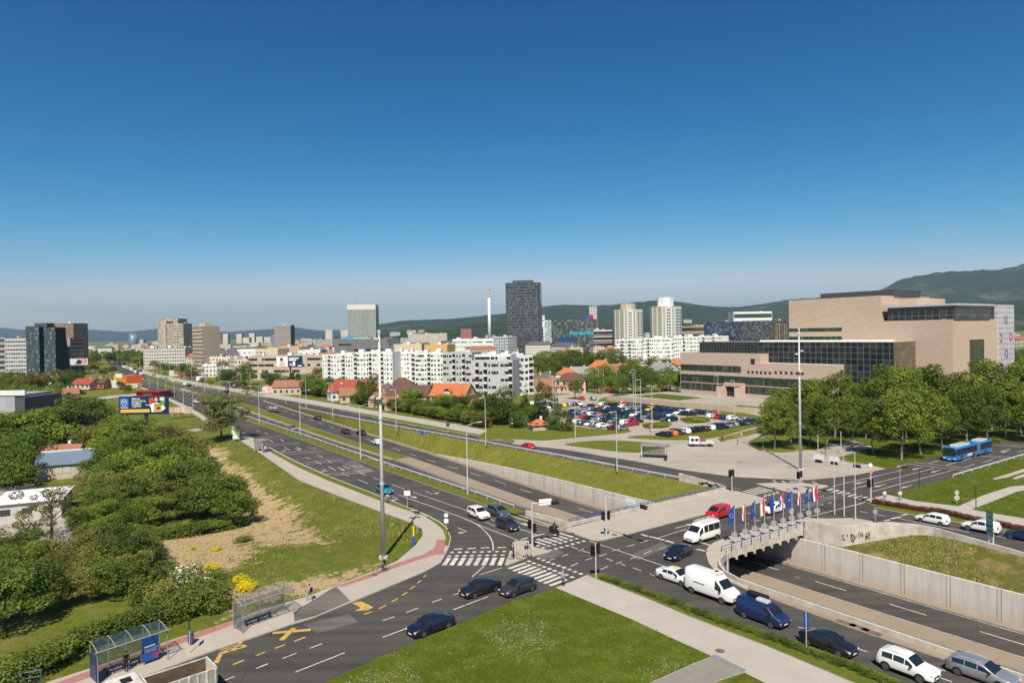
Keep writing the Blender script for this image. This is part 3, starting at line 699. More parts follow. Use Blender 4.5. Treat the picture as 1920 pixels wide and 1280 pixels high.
# ---- markings
mk={'w':MB(),'y':MB()}
def mline(a,b,w_=.16,c='w',z=.021):
    a=Vector(a);b=Vector(b); d=(b-a); d.z=0
    if d.length<1e-3: return
    d.normalize(); n=Vector((-d.y,d.x,0))*w_/2
    za=a.z+z; zb=b.z+z
    mk[c].quad([(a.x-n.x,a.y-n.y,za),(b.x-n.x,b.y-n.y,zb),(b.x+n.x,b.y+n.y,zb),(a.x+n.x,a.y+n.y,za)])
def ml(f,S,w_=.16,c='w'):
    P=f(S)
    for i in range(0,len(P),2): mline(G(*P[i]),G(*P[i+1]),w_,c)
def mpl(P,w_=.16,c='w'):
    P=[G(*p) for p in chaikin(P,2,False)]
    for a,b in zip(P,P[1:]): mline(a,b,w_,c)
def dashed(pts,dash,gap,w_=.16,z=.021):
    pts=[Vector(p) for p in pts]; L=[(b-a).length for a,b in zip(pts,pts[1:])]; T=sum(L)
    def at(d):
        for (a,b),l in zip(zip(pts,pts[1:]),L):
            if d<=l: return a+(b-a)*(d/l)
            d-=l
        return pts[-1]
    d=0
    while d<T-dash: mline(at(d),at(d+dash),w_,'w',z); d+=dash+gap
ml(c9,[(430,1005),(690,918),(500,1040),(765,945),(575,1070),(840,975),(650,1100),(915,1003),(720,1130),(990,1033),(800,1162),(1075,1065),(880,1195),(1150,1092),(960,1225),(1220,1125),(1045,1262),(1300,1165)],.5)
ml(c9,[(860,560),(1070,625),(945,540),(1160,605),(1030,515),(1240,580),(1110,495),(1320,560),(1190,470),(1400,535),(835,600),(985,650)],.5)
def sq(f,S,w_=.5,ang=0):
    for p in f(S):
        g=G(*p); e=Vector((math.cos(ang),math.sin(ang),0))*w_/2; mline(g-e,g+e,w_)
sq(c9,[(735,895),(810,925),(885,950),(960,980),(1040,1008),(1120,1038),(1200,1070),(1290,1100),(1380,1132),(880,852),(950,880),(1022,908),(1100,935),(1180,962),(1262,990),(1340,1020),(1425,1052),(1510,1083)],.5,A2)
sq(c9,[(870,660),(950,690),(1050,730),(1030,665),(1115,645),(1200,620),(1280,600),(1365,578),(1450,555),(1140,708),(1222,685),(1308,660),(1390,637),(1475,615),(1557,592)],.5,A2)
xs=[1410,1465,1525,1585,1645,1705,1765,1825]
for i,x in enumerate(xs): ml(c2,[(x,1118),(x+40-i*2,1060)],.55)
sq(c2,[(1450+57*i,1048-i) for i in range(8)]+[(1470+56*i,1021-i) for i in range(8)],.5,A2)
ml(c2,[(1485,997),(1550,993),(1585,992),(1650,988),(1685,988),(1750,984),(1810,985),(1875,982)],.35)
c6=lambda P: cr(480,960,4,P)
ml(c6,[(400,1020),(495,985),(200,1095),(305,1055),(0,1170),(90,1135),(950,812),(1040,782),(1125,752),(1215,717),(1320,675),(1392,650),(1480,620),(1555,593),(295,1198),(665,1052),(950,937),(1170,855),(1480,730),(1740,632),(1620,485),(1710,405),(-250,1265),(-160,1230)],.14)
ml(c6,[(285,968),(370,935),(140,1020),(218,992),(0,1075),(65,1048),(-175,1142),(-90,1108),(810,765),(870,745),(920,723),(975,697),(1020,670),(1065,645),(1095,622),(1135,600),(1155,577),(1190,553),(1210,532),(1238,510),(1255,487),(1275,470)],.22,'y')
mk['y'].quad([tuple(G(*p)+Vector((0,0,.022))) for p in c6([(720,680),(790,668),(880,712),(835,735),(740,740),(785,716),(760,700)])[::-1]])
ml(c6,[(125,905),(410,880)],.5,'y'); mline(G(*c6([(190,960)])[0]),G(*c6([(285,868)])[0]),.5,'y',.027)
mk['y'].quad([tuple(G(*p)+Vector((0,0,.022))) for p in cr(0,960,4,[(1600,1130),(1650,1045),(1680,1040),(1640,1130)])[::-1]])
mpl(c2([(1070,590),(1400,705),(1650,800),(1740,880),(1775,940),(1780,1005)]),.16)
mpl([(892,981),(900,985),(970,1012)],.16)
ml(c2,[(1180,570),(1590,710),(765,475),(840,505),(878,460),(935,480),(1020,512),(1110,545)],.15)
ml(c9,[(580,405),(850,495),(80,310),(240,370),(150,260),(240,290)],.15)
ml(c9,[(610,568),(720,542),(770,525),(970,478)],.35)
ml(c9,[(-10,1098),(320,995)],.15)
ml(c2,[(80,210),(330,195),(100,222),(335,205),(200,275),(465,255),(235,288),(495,264),(350,350),(640,322),(375,362),(660,333),(530,435),(855,402),(580,447),(885,412),(30,160),(200,147)],.22)
ml(c2,[(365,305),(410,322),(460,292),(505,310),(545,380),(595,405),(650,372),(700,395),(100,178),(130,195),(180,172),(210,190),(215,235),(255,255),(305,230),(345,250),(440,335),(490,360),(530,330),(570,350),(640,430),(700,450),(770,420),(820,440),(0,105),(30,115),(60,125),(90,135)],.18)
ml(c5,[(740,475),(1340,545),(820,462),(1410,528),(1480,395),(1750,430),(1560,390),(1820,415),(1620,290),(1900,310),(1700,280),(1920,297)],.25)
ml(c5,[(200,730),(1020,520),(410,750),(1210,540),(0,700),(700,540),(970,470),(1080,440),(1140,490),(1250,460),(1320,510),(1430,480),(1310,440),(1440,405),(1510,460),(1615,432),(1680,350),(1785,325),(1860,360),(1920,345),(0,945),(330,860),(280,950),(360,970),(430,980),(530,998),(660,1020),(1370,1160),(1560,1180),(1760,1220)],.16)
ml(c5,[(520,1045),(580,1035),(590,1025),(690,1005),(700,990),(750,980)],.4)
ml(c7,[(375,330),(425,312),(495,290),(540,275),(595,255),(635,242),(860,258),(920,240),(965,228),(1020,210),(1105,275),(1155,258),(990,312),(1045,290),(885,350),(935,330),(780,385),(825,370),(665,428),(720,405),(550,360),(600,342),(655,330),(710,310),(440,405),(495,380),(280,360),(325,345),(750,290),(810,275),(905,415),(970,438),(1030,460),(1090,485),(815,385),(850,400),(705,345),(755,365),(530,290),(585,305),(440,255),(490,275),(580,215),(1150,405),(1100,190),(1330,120)],.14)
ml(c7,[(970,165),(1020,180),(1030,180),(1140,208),(1150,212),(1215,230),(1385,275),(1450,292)],.4)
c88=lambda P: cr(1440,960,4,P)
ml(c88,[(225,860),(300,875),(660,1015),(750,1048),(1180,1135),(1330,1190),(1260,1230),(1380,1270)],.14)
r1=lambda P: cr(1400,860,8,P)
ml(r1,[(860,890),(1300,775),(1300,775),(1740,665),(20,820),(120,795),(140,935),(200,920),(0,975),(30,965),(290,890),(350,875),(830,640),(870,628),(830,765),(870,750),(1070,575),(1160,550),(1080,700),(1160,680),(1220,665),(1280,650),(1080,490),(1130,470)],.15)
for i in range(8): ml(r1,[(1185+i*85,478+i*21),(1295+i*85,446+i*21)],.5)
c4_=lambda P: cr(1240,780,6,P)
for i in range(6): ml(c4_,[(875+i*42,852-i*11),(1035+i*42,892-i*10)],.5)
sq(c4_,[(1165,902),(1215,890),(1265,878),(1310,868),(1220,872),(1265,860),(1305,850),(1175,885)],.5,A2)
ml(r1,[(640,328),(840,326),(650,345),(850,343),(660,362),(870,362),(700,376),(880,377)],.35)
sq(r1,[(410,325),(430,345),(460,365),(545,335),(570,355),(600,372),(1000,345),(1030,360),(1060,380)],.5,A2)
ml(c8,[(340,650),(490,680),(620,700),(770,728),(940,755),(1095,785),(1290,820),(1460,850),(1680,890),(1860,925)],.15)
ml(c4_,[(380,725),(580,765),(780,800),(900,826)],.15)
c8b=[W(s,lerp_tab([(110,100.6),(193,95.3),(310,91.5)],s)) for s in (135,193,250,310)]
dashed(c8b,4,5,.15)
mpl([tuple(proj(W(s,rail(s)+.9))) for s in (88,102,119,135,165,193,235,267)],.12)
for tt,sA,sB in ((lambda s:lerp_tab([(60,84.0),(127,84.2),(160,82.1),(197,81.5),(266,79.9),(310,78.2)],s),-30,300),(lambda s:lerp_tab([(60,73.3),(113,73.3),(145,71.7),(200,70.0),(260,68),(310,66.6)],s)-0,-30,300),(lambda s:lerp_tab([(60,69.7),(113,69.7),(145,68.1),(200,66.2),(310,63.4)],s),60,300)):
    s=sA
    while s<sB:
        mline(W(s,tt(s),zf(s)),W(s+4.2,tt(s+4.2),zf(s+4.2)),.17,'w',.02); s+=9.6
for tt in (lambda s:M0(s)-.45,lambda s:M1(s)+.45,lambda s:TW(s)-1.2):
    for s0,s1 in zip(allS,allS[1:]): mline(W(s0,tt(s0),zf(s0)),W(s1,tt(s1),zf(s1)),.13,'w',.02)
# level avenue lanes by interpolation between its edges
def lanes(A,B,fs,dash=4,gap=6):
    for f in fs:
        pts=[G(a[0]+(b[0]-a[0])*f,a[1]+(b[1]-a[1])*f) for a,b in zip(A,B)]
        dashed(pts,dash,gap,.22)
eA=[tuple(proj(W(310,51.5))),(302,737),(263,723),(245,706)]
eM=[tuple(proj(W(310,68))),(357,733),(302,720),(268,710)]
eM2=[tuple(proj(W(310,73))),(380,735),(325,722),(276,709)]
eB=[tuple(proj(W(310,100))),(430,737),(350,722),(264,701)]
lanes(eA,eM,(.2,.36,.52,.68,.84)); lanes(eM2,eB,(.2,.4,.62,.8))
# a few direction arrows
def arrow(px,py,ang,L=4.0,c='w',bend=0):
    g=G(px,py); e=Vector((math.cos(ang),math.sin(ang),0)); n=Vector((-e.y,e.x,0)); z=Vector((0,0,.022))
    q=lambda x,y:tuple(g+e*x+n*y+z)
    mk[c].quad([q(-L/2,-.08),q(L*.1,-.08),q(L*.1,.08),q(-L/2,.08)])
    if bend==0: mk[c].quad([q(L*.1,-.42),q(L/2,0),q(L*.1,.42)])
    else:
        mk[c].quad([q(L*.1-.08,0),q(L*.1+.08,0),q(L*.1+.08,bend*.7),q(L*.1-.08,bend*.7)][::(1 if bend<0 else -1)])
        mk[c].quad([q(L*.1-.45,bend*.7),q(L*.1+.45,bend*.7),q(L*.1,bend*1.5)][::(1 if bend<0 else -1)])
for p,a_,bd in (((612,882),A1,-1),((640,879),A1,0),((668,875),A1,1),((536,845),A1,-1),((558,842),A1,0),((583,840),A1,1),((745,935),A1,-1),((772,930),A1,0),((808,925),A1,1),((872,995),A1,-1),((977,980),A1,0),
    ((1285,985),A2,0),((1690,873),A2+math.pi,0),((1720,878),A2+math.pi,0),((1650,910),A2+math.pi,0),((1755,883),A2+math.pi,0),((1700,912),A2+math.pi,0),((1615,904),A2+math.pi,0),((1885,846),A2+math.pi,0)): arrow(*p,a_,4.2,'w',bd)
tag(mk['w'].build('road_markings',MT['white']),kind='structure')
tag(mk['y'].build('yellow_road_markings',MT['yellow']),kind='structure')
def text(name,s,size,mat,parent=None,loc=(0,0,0),rot=(0,0,0),scale=(1,1,1),th=.0,bold=0,align='LEFT'):
    cu=bpy.data.curves.new(name,'FONT'); cu.body=s; cu.size=size; cu.extrude=th; cu.offset=bold; cu.align_x=align; cu.resolution_u=2
    o=bpy.data.objects.new(name,cu); LINK(o); dg=bpy.context.evaluated_depsgraph_get(); dg.update()
    me=bpy.data.meshes.new_from_object(o.evaluated_get(dg)); bpy.data.objects.remove(o); bpy.data.curves.remove(cu)
    me.materials.clear(); me.materials.append(mat)
    return put(name,me,parent,loc,scale=scale,rot=rot)
bus=text('bus_lettering','BUS',1.5,MT['yellow'],None,tuple(G(463,1212,.024)),(0,0,A2+math.pi/2+.08),(1.0,1.9,1),.0,.03)
tag(bus,kind='structure')
# manhole covers and gratings set in the paving: one mesh of small plates per kind
b=MB()
for x,y,z in ((611,1133,.14),(586,1138,.14),(1350,1219,.11),(1152,1002,.14),(1013,997,.14),(1387,866,.02),(1481,876,.02),(1452,914,.13),(1478,917,.13),(702,1077,.14),(1495,1082,.0),(1072,999,.14)):
    g=G(x,y,z); 
    b.cyl(g,g+Vector((0,0,.006)),.42,.42,12)
for k,(x,y) in enumerate(((1586,1167),(1612,1175),(1634,1184))):
    g=G(x,y,.135); b.prism([tuple(g+W(a,c))[:2] for a,c in ((-.9,-.35),(.9,-.35),(.9,.35),(-.9,.35))],.135,.142)
tag(b.build('manhole_covers',plain('rusty_iron',(.17,.12,.09),.8,var=.2)),kind='structure')
# ================================================================== hills and air
def fbm(x,seed):
    r=random.Random(seed); return sum(math.sin(x*f+r.uniform(0,6.3))*a for f,a in ((1,.5),(2.1,.3),(4.3,.18),(9.1,.1),(19,.06),(41,.04)))
def hills(name,prof,Y,depth,mat,seed,base=-5):
    """prof: (px, ridge py) read as a skyline; built as a real ridge with slopes at distance Y"""
    n=150; xs=[prof[0][0]+(prof[-1][0]-prof[0][0])*i/n for i in range(n+1)]; rows=14
    V=[];Fc=[]
    for j in range(rows+1):
        f=j/rows
        for i,px in enumerate(xs):
            py=lerp_tab(prof,px); hh=ztop(py,px,Y)
            y=Y-depth*(1-f); p=AT(px,y)
            k=math.sin(f*math.pi/2)**1.15
            z=base+(hh-base)*k*(1+.10*fbm(px*.02+j*1.7,seed+j//3)*math.sin(f*math.pi))+ (hh-base)*.012*fbm(px*.35+j*3,seed+j)*(f>.05)
            V.append((p.x,y,z))
    for i,px in enumerate(xs): p=AT(px,Y+depth*.6); V.append((p.x,p.y,base))
    m=n+1
    for j in range(rows+1):
        for i in range(n): Fc.append((j*m+i,j*m+i+1,(j+1)*m+i+1,(j+1)*m+i))
    b=MB(); b.v=V; b.f=Fc; b.m=[0]*len(Fc); return tag(b.build(name,mat,smooth=True),kind='structure')
def hillmat(name,c1,c2,c3):
    m,t,b=nodes(name); co=wpos(t)
    col=mixc(t,ramp(t,noise(t,co,.004,6,.7),.35,.65),c1,c2); col=mixc(t,ramp(t,noise(t,co,.0018,7,.7),.56,.66),col,c3)
    col=mixc(t,math_(t,'MULTIPLY',ramp(t,noise(t,co,.022,6,.85),.35,.65),.75),col,tuple(x*.45 for x in c1))
    t.links.new(col,b.inputs['Base Color']); b.inputs['Roughness'].default_value=.95; b.inputs['Specular IOR Level'].default_value=.05
    bp=N(t,'Bump'); bp.inputs['Strength'].default_value=1; bp.inputs['Distance'].default_value=25; t.links.new(noise(t,co,.012,8,.75),bp.inputs['Height']); t.links.new(bp.outputs[0],b.inputs['Normal'])
    return m
hm=hillmat('forested_hills',(.024,.042,.013),(.055,.078,.022),(.14,.15,.07)); hf=hillmat('far_hills',(.03,.045,.03),(.045,.06,.04),(.05,.06,.04))
hills('hills_far',[(-250,618),(0,615),(40,618),(90,622),(150,617),(240,622),(300,616),(360,622),(430,622),(520,616),(550,613),(600,620),(660,618),(720,616)],15000,3500,hf,1)
hills('hills_near',[(560,640),(660,625),(705,609),(760,602),(830,599),(900,594),(950,588),(1010,577),(1060,573),(1110,575),(1180,570),(1230,565),(1280,568),(1330,576),(1390,577),(1450,568),(1500,562),(1560,558),(1640,552),(1690,527),(1740,517),(1800,512),(1870,508),(1960,496),(2150,480)],7000,2600,hm,5)
hills('hills_low',[(640,640),(740,622),(800,614),(860,611),(930,603),(960,606),(1020,600),(1120,612),(1240,600),(1310,606),(1400,600),(1480,596),(1560,590),(1650,584),(1720,577),(1800,572),(1880,566),(1990,556),(2100,556)],4300,1500,hm,9)
def add_haze():
    b=MB(); b.box(-11500,11500,-250,21500,-8,830)
    m=bpy.data.materials.new('haze'); m.use_nodes=True; t=m.node_tree; t.nodes.clear()
    o=t.nodes.new('ShaderNodeOutputMaterial'); v=t.nodes.new('ShaderNodeVolumePrincipled')
    v.inputs['Color'].default_value=(.50,.74,1,1); v.inputs['Density'].default_value=5.2e-5; v.inputs['Anisotropy'].default_value=.2
    t.links.new(v.outputs[0],o.inputs['Volume']); return tag(b.build('haze',m),'thin pale summer air between the camera and the hills','haze',kind='stuff')
add_haze()
# ================================================================== trees and plants
def leaf_cloud(rg,centers,radii,count,size,squash=.8,flat=.5,shell=.55,extra=None):
    """leaf-sized bent faces filling lobes; numpy arrays"""
    w_=radii**2; w_=w_/w_.sum(); k=rg.choice(len(radii),count,p=w_)
    d=rg.normal(size=(count,3)); d/=np.linalg.norm(d,axis=1)[:,None]
    r=shell+(1-shell)*rg.random(count)**.6
    # gaps: thin out with a cheap 3d wave noise
    P=centers[k]+d*(radii[k]*r)[:,None]*np.array([1,1,squash])
    ph=rg.random(6)*6.28; f=2.2/np.mean(radii)
    wv=np.sin(P[:,0]*f+ph[0])+np.sin(P[:,1]*f*1.1+ph[1])+np.sin(P[:,2]*f*1.3+ph[2])+.8*np.sin((P[:,0]+P[:,2])*f*2.1+ph[3])+.8*np.sin((P[:,1]-P[:,2])*f*2.3+ph[4])
    keep=wv>-1.5; P=P[keep]; d=d[keep]; n=len(P)
    nrm=d*.6+rg.normal(size=(n,3))*.6+np.array([0,0,.55]); nrm/=np.linalg.norm(nrm,axis=1)[:,None]
    a=np.cross(nrm,rg.normal(size=(n,3))); a/=np.linalg.norm(a,axis=1)[:,None]; b=np.cross(nrm,a)
    s=(size*(.55+.9*rg.random(n)))[:,None]
    V=np.stack([P-a*s,P-b*s*.6,P+a*s+nrm*s*.2,P+b*s*.6],1).reshape(-1,3)
    return V,n,P
def cloud_mesh(name,V,n,mat,fl=None):
    me=bpy.data.meshes.new(name); me.vertices.add(len(V)); me.vertices.foreach_set('co',V.astype('f').ravel())
    me.loops.add(4*n); me.loops.foreach_set('vertex_index',np.arange(4*n,dtype='i'))
    me.polygons.add(n); me.polygons.foreach_set('loop_start',np.arange(0,4*n,4,dtype='i'))
    me.materials.append(mat)
    if fl is not None:
        at=me.attributes.new('fl','FLOAT','POINT'); at.data.foreach_set('value',np.repeat(fl,4).astype('f'))
    me.update(); me.validate(); return me
def branches(rg,h,r0,spread,nb,mat,lean=0,th=1,start=.3):
    b=MB(); top=h*.8
    pts=[(0,0,-.3)]+[(rg.normal()*.02*h*i,rg.normal()*.02*h*i,top*i/4) for i in range(1,5)]
    rr=[r0*(1-.2*i) for i in range(5)]
    for i in range(4): b.cyl(pts[i],pts[i+1],rr[i],rr[i+1],7)
    for k in range(nb):
        z=top*(start+(1-start)*k/nb); a=rg.random()*6.28; l=spread*(.7+.4*rg.random())*(1-.5*k/nb)
        p0=Vector((0,0,z)); p1=p0+Vector((math.cos(a)*l*.5,math.sin(a)*l*.5,l*.35)); p2=p1+Vector((math.cos(a+.3)*l*.45,math.sin(a+.3)*l*.45,l*.3))
        q=r0*.38*(1-.4*k/nb); b.cyl(p0,p1,q,q*.6,5); b.cyl(p1,p2,q*.6,q*.2,5)
    return b.mesh('trunk',[mat])
BARK=plain('bark',(.11,.085,.06),.9,var=.3,sc_=2); BARK2=plain('pale_bark',(.30,.27,.22),.9,var=.3,sc_=3)
LM={'plane':leafmat('plane_leaves',(.065,.105,.010),(.175,.22,.028)),'mid':leafmat('bright_leaves',(.085,.135,.012),(.20,.26,.032)),
 'dark':leafmat('dark_leaves',(.05,.09,.013),(.125,.175,.026)),'olive':leafmat('olive_leaves',(.105,.12,.02),(.225,.225,.05)),
 'willow':leafmat('grey_green_leaves',(.10,.12,.035),(.20,.215,.075)),'fir':leafmat('fir_needles',(.014,.034,.014),(.035,.06,.022)),
 'rust':leafmat('rusty_leaves',(.12,.09,.02),(.20,.15,.035)),'purple':leafmat('purple_leaves',(.05,.018,.016),(.11,.035,.03)),
 'yell':leafmat('yellow_flowers',(.62,.50,.01),(.72,.60,.02),(.10,.15,.02),.30),'white':leafmat('white_blossom_bush',(.05,.09,.015),(.12,.16,.03),(.75,.70,.58),.42),
 'blos':leafmat('elder_blossom',(.05,.095,.015),(.12,.18,.03),(.72,.70,.5),.14),'gold':leafmat('golden_leaves',(.20,.19,.02),(.34,.30,.03)),
 'red':leafmat('red_leaves',(.13,.018,.024),(.27,.045,.055),(.06,.09,.02),.40),'hedge':leafmat('hedge_leaves',(.06,.095,.012),(.16,.20,.035))}
TV={}
def tree_var(kind,i):
    key=(kind,i)
    if key in TV: return TV[key]
    rg=np.random.default_rng(hash((len(kind)*7+ord(kind[0]),i))%9999+11)
    # every kind is modelled 10 m tall
    if kind=='plane':
        c=[(0,0,6.6),(.3,.2,8.3),(0,0,4.6)];r=[2.2,1.25,1.9]
        for k in range(15):
            a=k*2.4+rg.random(); z=2.9+5.4*(k+.5)/15+.4*rg.random(); q=2.25*(1-.62*max(0,z-4.6)/4.4)*(.8+.4*rg.random()); c.append((math.cos(a)*q,math.sin(a)*q,z)); r.append(.95+.55*rg.random())
        cnt,sz,tr,mat,sp=7800,.13,.15,'plane',3
    elif kind in('round','dark','rust','olive','gold','purple'):
        c=[(0,0,6.2)];r=[2.8]
        for k in range(12):
            a=k*2.4+rg.random()*.8; z=3.0+5.6*rg.random(); q=2.9*(1-.5*abs(z-5)/5); c.append((math.cos(a)*q,math.sin(a)*q,z)); r.append(1.2+.9*rg.random())
        cnt,sz,tr,sp=6500,.16,.24,4; mat={'round':'mid'}.get(kind,kind)
    elif kind=='willow':
        c=[(0,0,6.5),(0,0,4.2)];r=[2.4,2.2]
        for k in range(26):
            a=k*2.4; q=3.9*math.sqrt(rg.random()); z=2.4+6.6*rg.random()**.8; q*=1-.5*max(0,z-6)/4; c.append((math.cos(a)*q,math.sin(a)*q,z)); r.append(.8+.7*rg.random())
        cnt,sz,tr,mat,sp=14000,.125,.24,'willow',4
    elif kind=='fir':
        c=[];r=[]
        for k in range(11):
            z=1.2+8.2*k/10; q=2.4*(1-k/10.6)
            for j in range(max(1,int(6*(1-k/11)))):
                a=j*6.28/max(1,int(6*(1-k/11)))+k; c.append((math.cos(a)*q*.62,math.sin(a)*q*.62,z)); r.append(max(.3,q*.5))
        cnt,sz,tr,mat,sp=6500,.13,.2,'fir',2
    elif kind=='tall':
        c=[];r=[]
        for k in range(13):
            z=2+7.2*k/12; a=k*2.4; q=1.0*(1-.5*k/12); c.append((math.cos(a)*q,math.sin(a)*q,z)); r.append(1.15*(1-.35*k/12)+.2*rg.random())
        cnt,sz,tr,mat,sp=5000,.16,.2,'dark',2
    elif kind=='sparse':
        c=[];r=[]
        for k in range(22):
            a=k*2.4; q=3.8*math.sqrt(rg.random()); z=4.5+4.5*rg.random()-q*.3; c.append((math.cos(a)*q,math.sin(a)*q,z)); r.append(.5+.55*rg.random())
        cnt,sz,tr,mat,sp=4200,.11,.26,'olive',5
    c=np.array(c);r=np.array(r)
    V,n,P=leaf_cloud(rg,c,r,cnt,sz*1.0)
    me=cloud_mesh('crown',V,n,LM[mat]); tm=branches(rg,10,tr,sp,9 if kind!='sparse' else 14,BARK2 if kind=='plane' else BARK)
    TV[key]=(me,tm); return TV[key]
TN={'plane':'plane_tree','round':'broadleaf_tree','dark':'dark_tree','rust':'rusty_tree','olive':'olive_green_tree','gold':'golden_tree','purple':'purple_leaved_tree','willow':'weeping_tree','fir':'conifer_tree','tall':'slender_tree','sparse':'thin_crowned_tree'}
_tr=random.Random(77)
def tree(kind,p,h,wd=1.,var=None,group=None,label=None):
    v=_tr.randrange(3 if kind in('plane','round','dark') else 2) if var is None else var
    cm,tm=tree_var(kind,v)
    p=Vector(p); t=thing(TN[kind],label,'tree',(p.x,p.y,p.z),_tr.uniform(0,6.28),group)
    s=h/10*1.04
    put('trunk',tm,t,scale=(s,s,s)); put('crown',cm,t,scale=(s*wd,s*wd,s)); return t
BV={}
def bush_mesh(mat,i,long_=1.0):
    key=(mat,i,long_)
    if key in BV: return BV[key]
    rg=np.random.default_rng(i*31+len(mat)*5+int(long_*10))
    c=[];r=[]
    for k in range(9): a=k*2.4; q=.55*math.sqrt(rg.random()); c.append((math.cos(a)*q*long_,math.sin(a)*q,.45+.35*rg.random())); r.append(.34+.2*rg.random())
    V,n,P=leaf_cloud(rg,np.array(c),np.array(r),2600,.045,.9,shell=.5)
    fl=rg.random(n); 
    ph=rg.random(3)*6; cl=(np.sin(P[:,0]*5+ph[0])+np.sin(P[:,1]*5+ph[1])+np.sin(P[:,2]*5+ph[2]))/3
    fl=fl*.5+.5*(.5-.5*cl)
    BV[key]=cloud_mesh('foliage',V,n,LM[mat],fl); return BV[key]
def bush(name,mat,p,w_,h,label=None,group=None,d=None):
    p=Vector(p); me=bush_mesh(mat,_tr.randrange(3)); s=w_/1.7
    o=put(name,me,None,(p.x,p.y,p.z-.1*h),_tr.uniform(0,6.28),scale=(s,(d or w_)/1.7,h/1.15)); tag(o,label,'bush',group); return o
# ---- plane trees in front of the big tan building
G1='plane trees in the park beside the tan library'
L=[]
fr=[(1452,843,11.5),(1480,838,12.5),(1518,834,13),(1548,842,12),(1598,838,14),(1640,852,13),(1690,862,15.5),(1728,851,15),(1768,846,14.5),(1813,838,14.5),(1852,829,14),(1886,822,14),(1916,818,14)]
bk=[(1463,818,12),(1500,814,12.5),(1532,818,14.5),(1565,820,15),(1590,812,14),(1622,822,15.5),(1655,824,16),(1672,812,17.5),(1700,828,17.5),(1718,815,17),(1745,822,17),(1765,808,16.5),(1790,818,17),(1812,808,16),(1835,815,17),(1860,806,17),(1880,800,16),(1905,806,16.5),(1930,802,16),(1955,812,15),(1545,800,13.5),(1640,800,15),(1725,798,16),(1845,795,15.5),(1945,830,14)]
for x,y,h in [(a_,b_,c_*_tr.uniform(.88,1.12)) for a_,b_,c_ in fr]: L.append(tree('plane',G(x,y),h,_tr.uniform(.9,1.12),group=G1))
number(L,'{n}plane tree from the left in the front park row by the cross street')
L=[tree('plane',G(x,y),h,_tr.uniform(.92,1.1),group=G1) for x,y,h in [(a_,b_,c_*_tr.uniform(.84,1.16)) for a_,b_,c_ in bk]]
number(L,'{n}plane tree from the left in the back of the park, behind the front row')
# ---- hedge and trees beyond the right service road
L=[]; rnd=random.Random(5)
s=172
while s<400:
    for k_ in range(2): L.append(tree(rnd.choice(['dark','round','olive']),W(s+2.5*k_+rnd.uniform(-.8,.8),109.6+rnd.uniform(-.4,.6)),rnd.uniform(3.0,4.6),1.45,group='shrubby trees behind the right footpath'))
    for tt in (113,118.5,125):
        kd=rnd.choice(['round','dark','round','dark','olive'])
        if tt>115 and s>190 and rnd.random()<.45: continue
        L.append(tree(kd,W(s+rnd.uniform(-2,2),tt+rnd.uniform(-1.5,3)+(2 if s<200 else 0)),rnd.uniform(4.0,6.2) if tt<115 else rnd.uniform(5,7.4),1.3,group='shrubby trees behind the right footpath'))
    s+=5.0
number(L,'{n}low green tree from the left in the leafy belt behind the right footpath')
named=[('dark',(692,759),13,1.0,'tall full dark tree standing between the red roofs and the brown roofed house'),
 ('round',(770,768),9,1.1,'rounded green tree in front of the large brown roof'),
 ('fir',(868,778),9.5,.8,'grey green conifer beside the yellow house with orange roof'),
 ('dark',(905,790),10,1.2,'broad dark tree below the low orange roof'),('dark',(940,795),12,1.1,'large dark tree left of the flowering trees by the car park'),
 ('fir',(1012,792),13.5,1.0,'tall dark conifer at the left corner of the car park'),('fir',(985,785),11,1.0,'dark conifer behind the white flowering tree'),
 ('round',(830,780),8,1.3,'bright low tree in front of the yellow house garden'),('round',(640,735),8,1.2,'green tree before the red roofs'),
 ('dark',(1050,797),7,1.0,'small dark round tree at the edge of the first parked cars'),
 ('rust',(1023,757),9,1.1,'brownish young tree behind the far left of the car park'),('round',(1078,748),9,1.0,'bright young tree beside the pink house')]
for k,q,h,wd,lb in named: tree(k,G(*q),h,wd,label=lb)
for q,w_,h,lb in (((972,802),7,6.5,'white flowering tree left of the small orange roofed shed'),((1038,806),6,5.5,'cream flowering tree right of the small orange roofed shed'),((1058,808),6,3.2,'low dry bush at the end of the lawn strip by the car park')):
    bush('flowering_tree' if 'tree' in lb else 'low_bush','blos' if 'tree' in lb else 'olive',G(*q),w_,h,lb)
L=[]
for q,h in (((1100,735),9),((1120,738),8.5),((1140,733),8),((1152,738),9),((1166,742),9.5),((1185,738),13),((1205,738),12),((1222,734),10),((1240,738),9.5),((1258,736),12),((1270,736),10),((1115,728),11),((1135,722),12),((1175,728),12),((1215,724),11)):
    L.append(tree(rnd.choice(['round','dark','round']),G(*q),h,1.05,group='trees behind the car park'))
number(L,'{n}leafy tree from the left between the houses and the car park')
L=[]
for px,Y,h,k in ((1008,430,15,'round'),(1030,450,13,'olive'),(1068,440,16,'dark'),(1085,430,17,'dark'),(1100,445,15,'dark'),(1118,430,17,'round'),(1140,420,14,'round'),(1050,470,14,'round'),(1160,450,13,'dark'),(1175,430,13,'dark'),(1190,420,12,'olive'),(1040,520,14,'dark'),(1010,540,13,'dark'),(1150,520,15,'dark'),(1222,430,12,'olive'),(1250,420,12,'round')):
    L.append(tree(k,AT(px,Y),h*1.0,1.15,group='park trees in the middle distance'))
number(L,'{n}mature tree from the left in the clump below the dark glass tower')
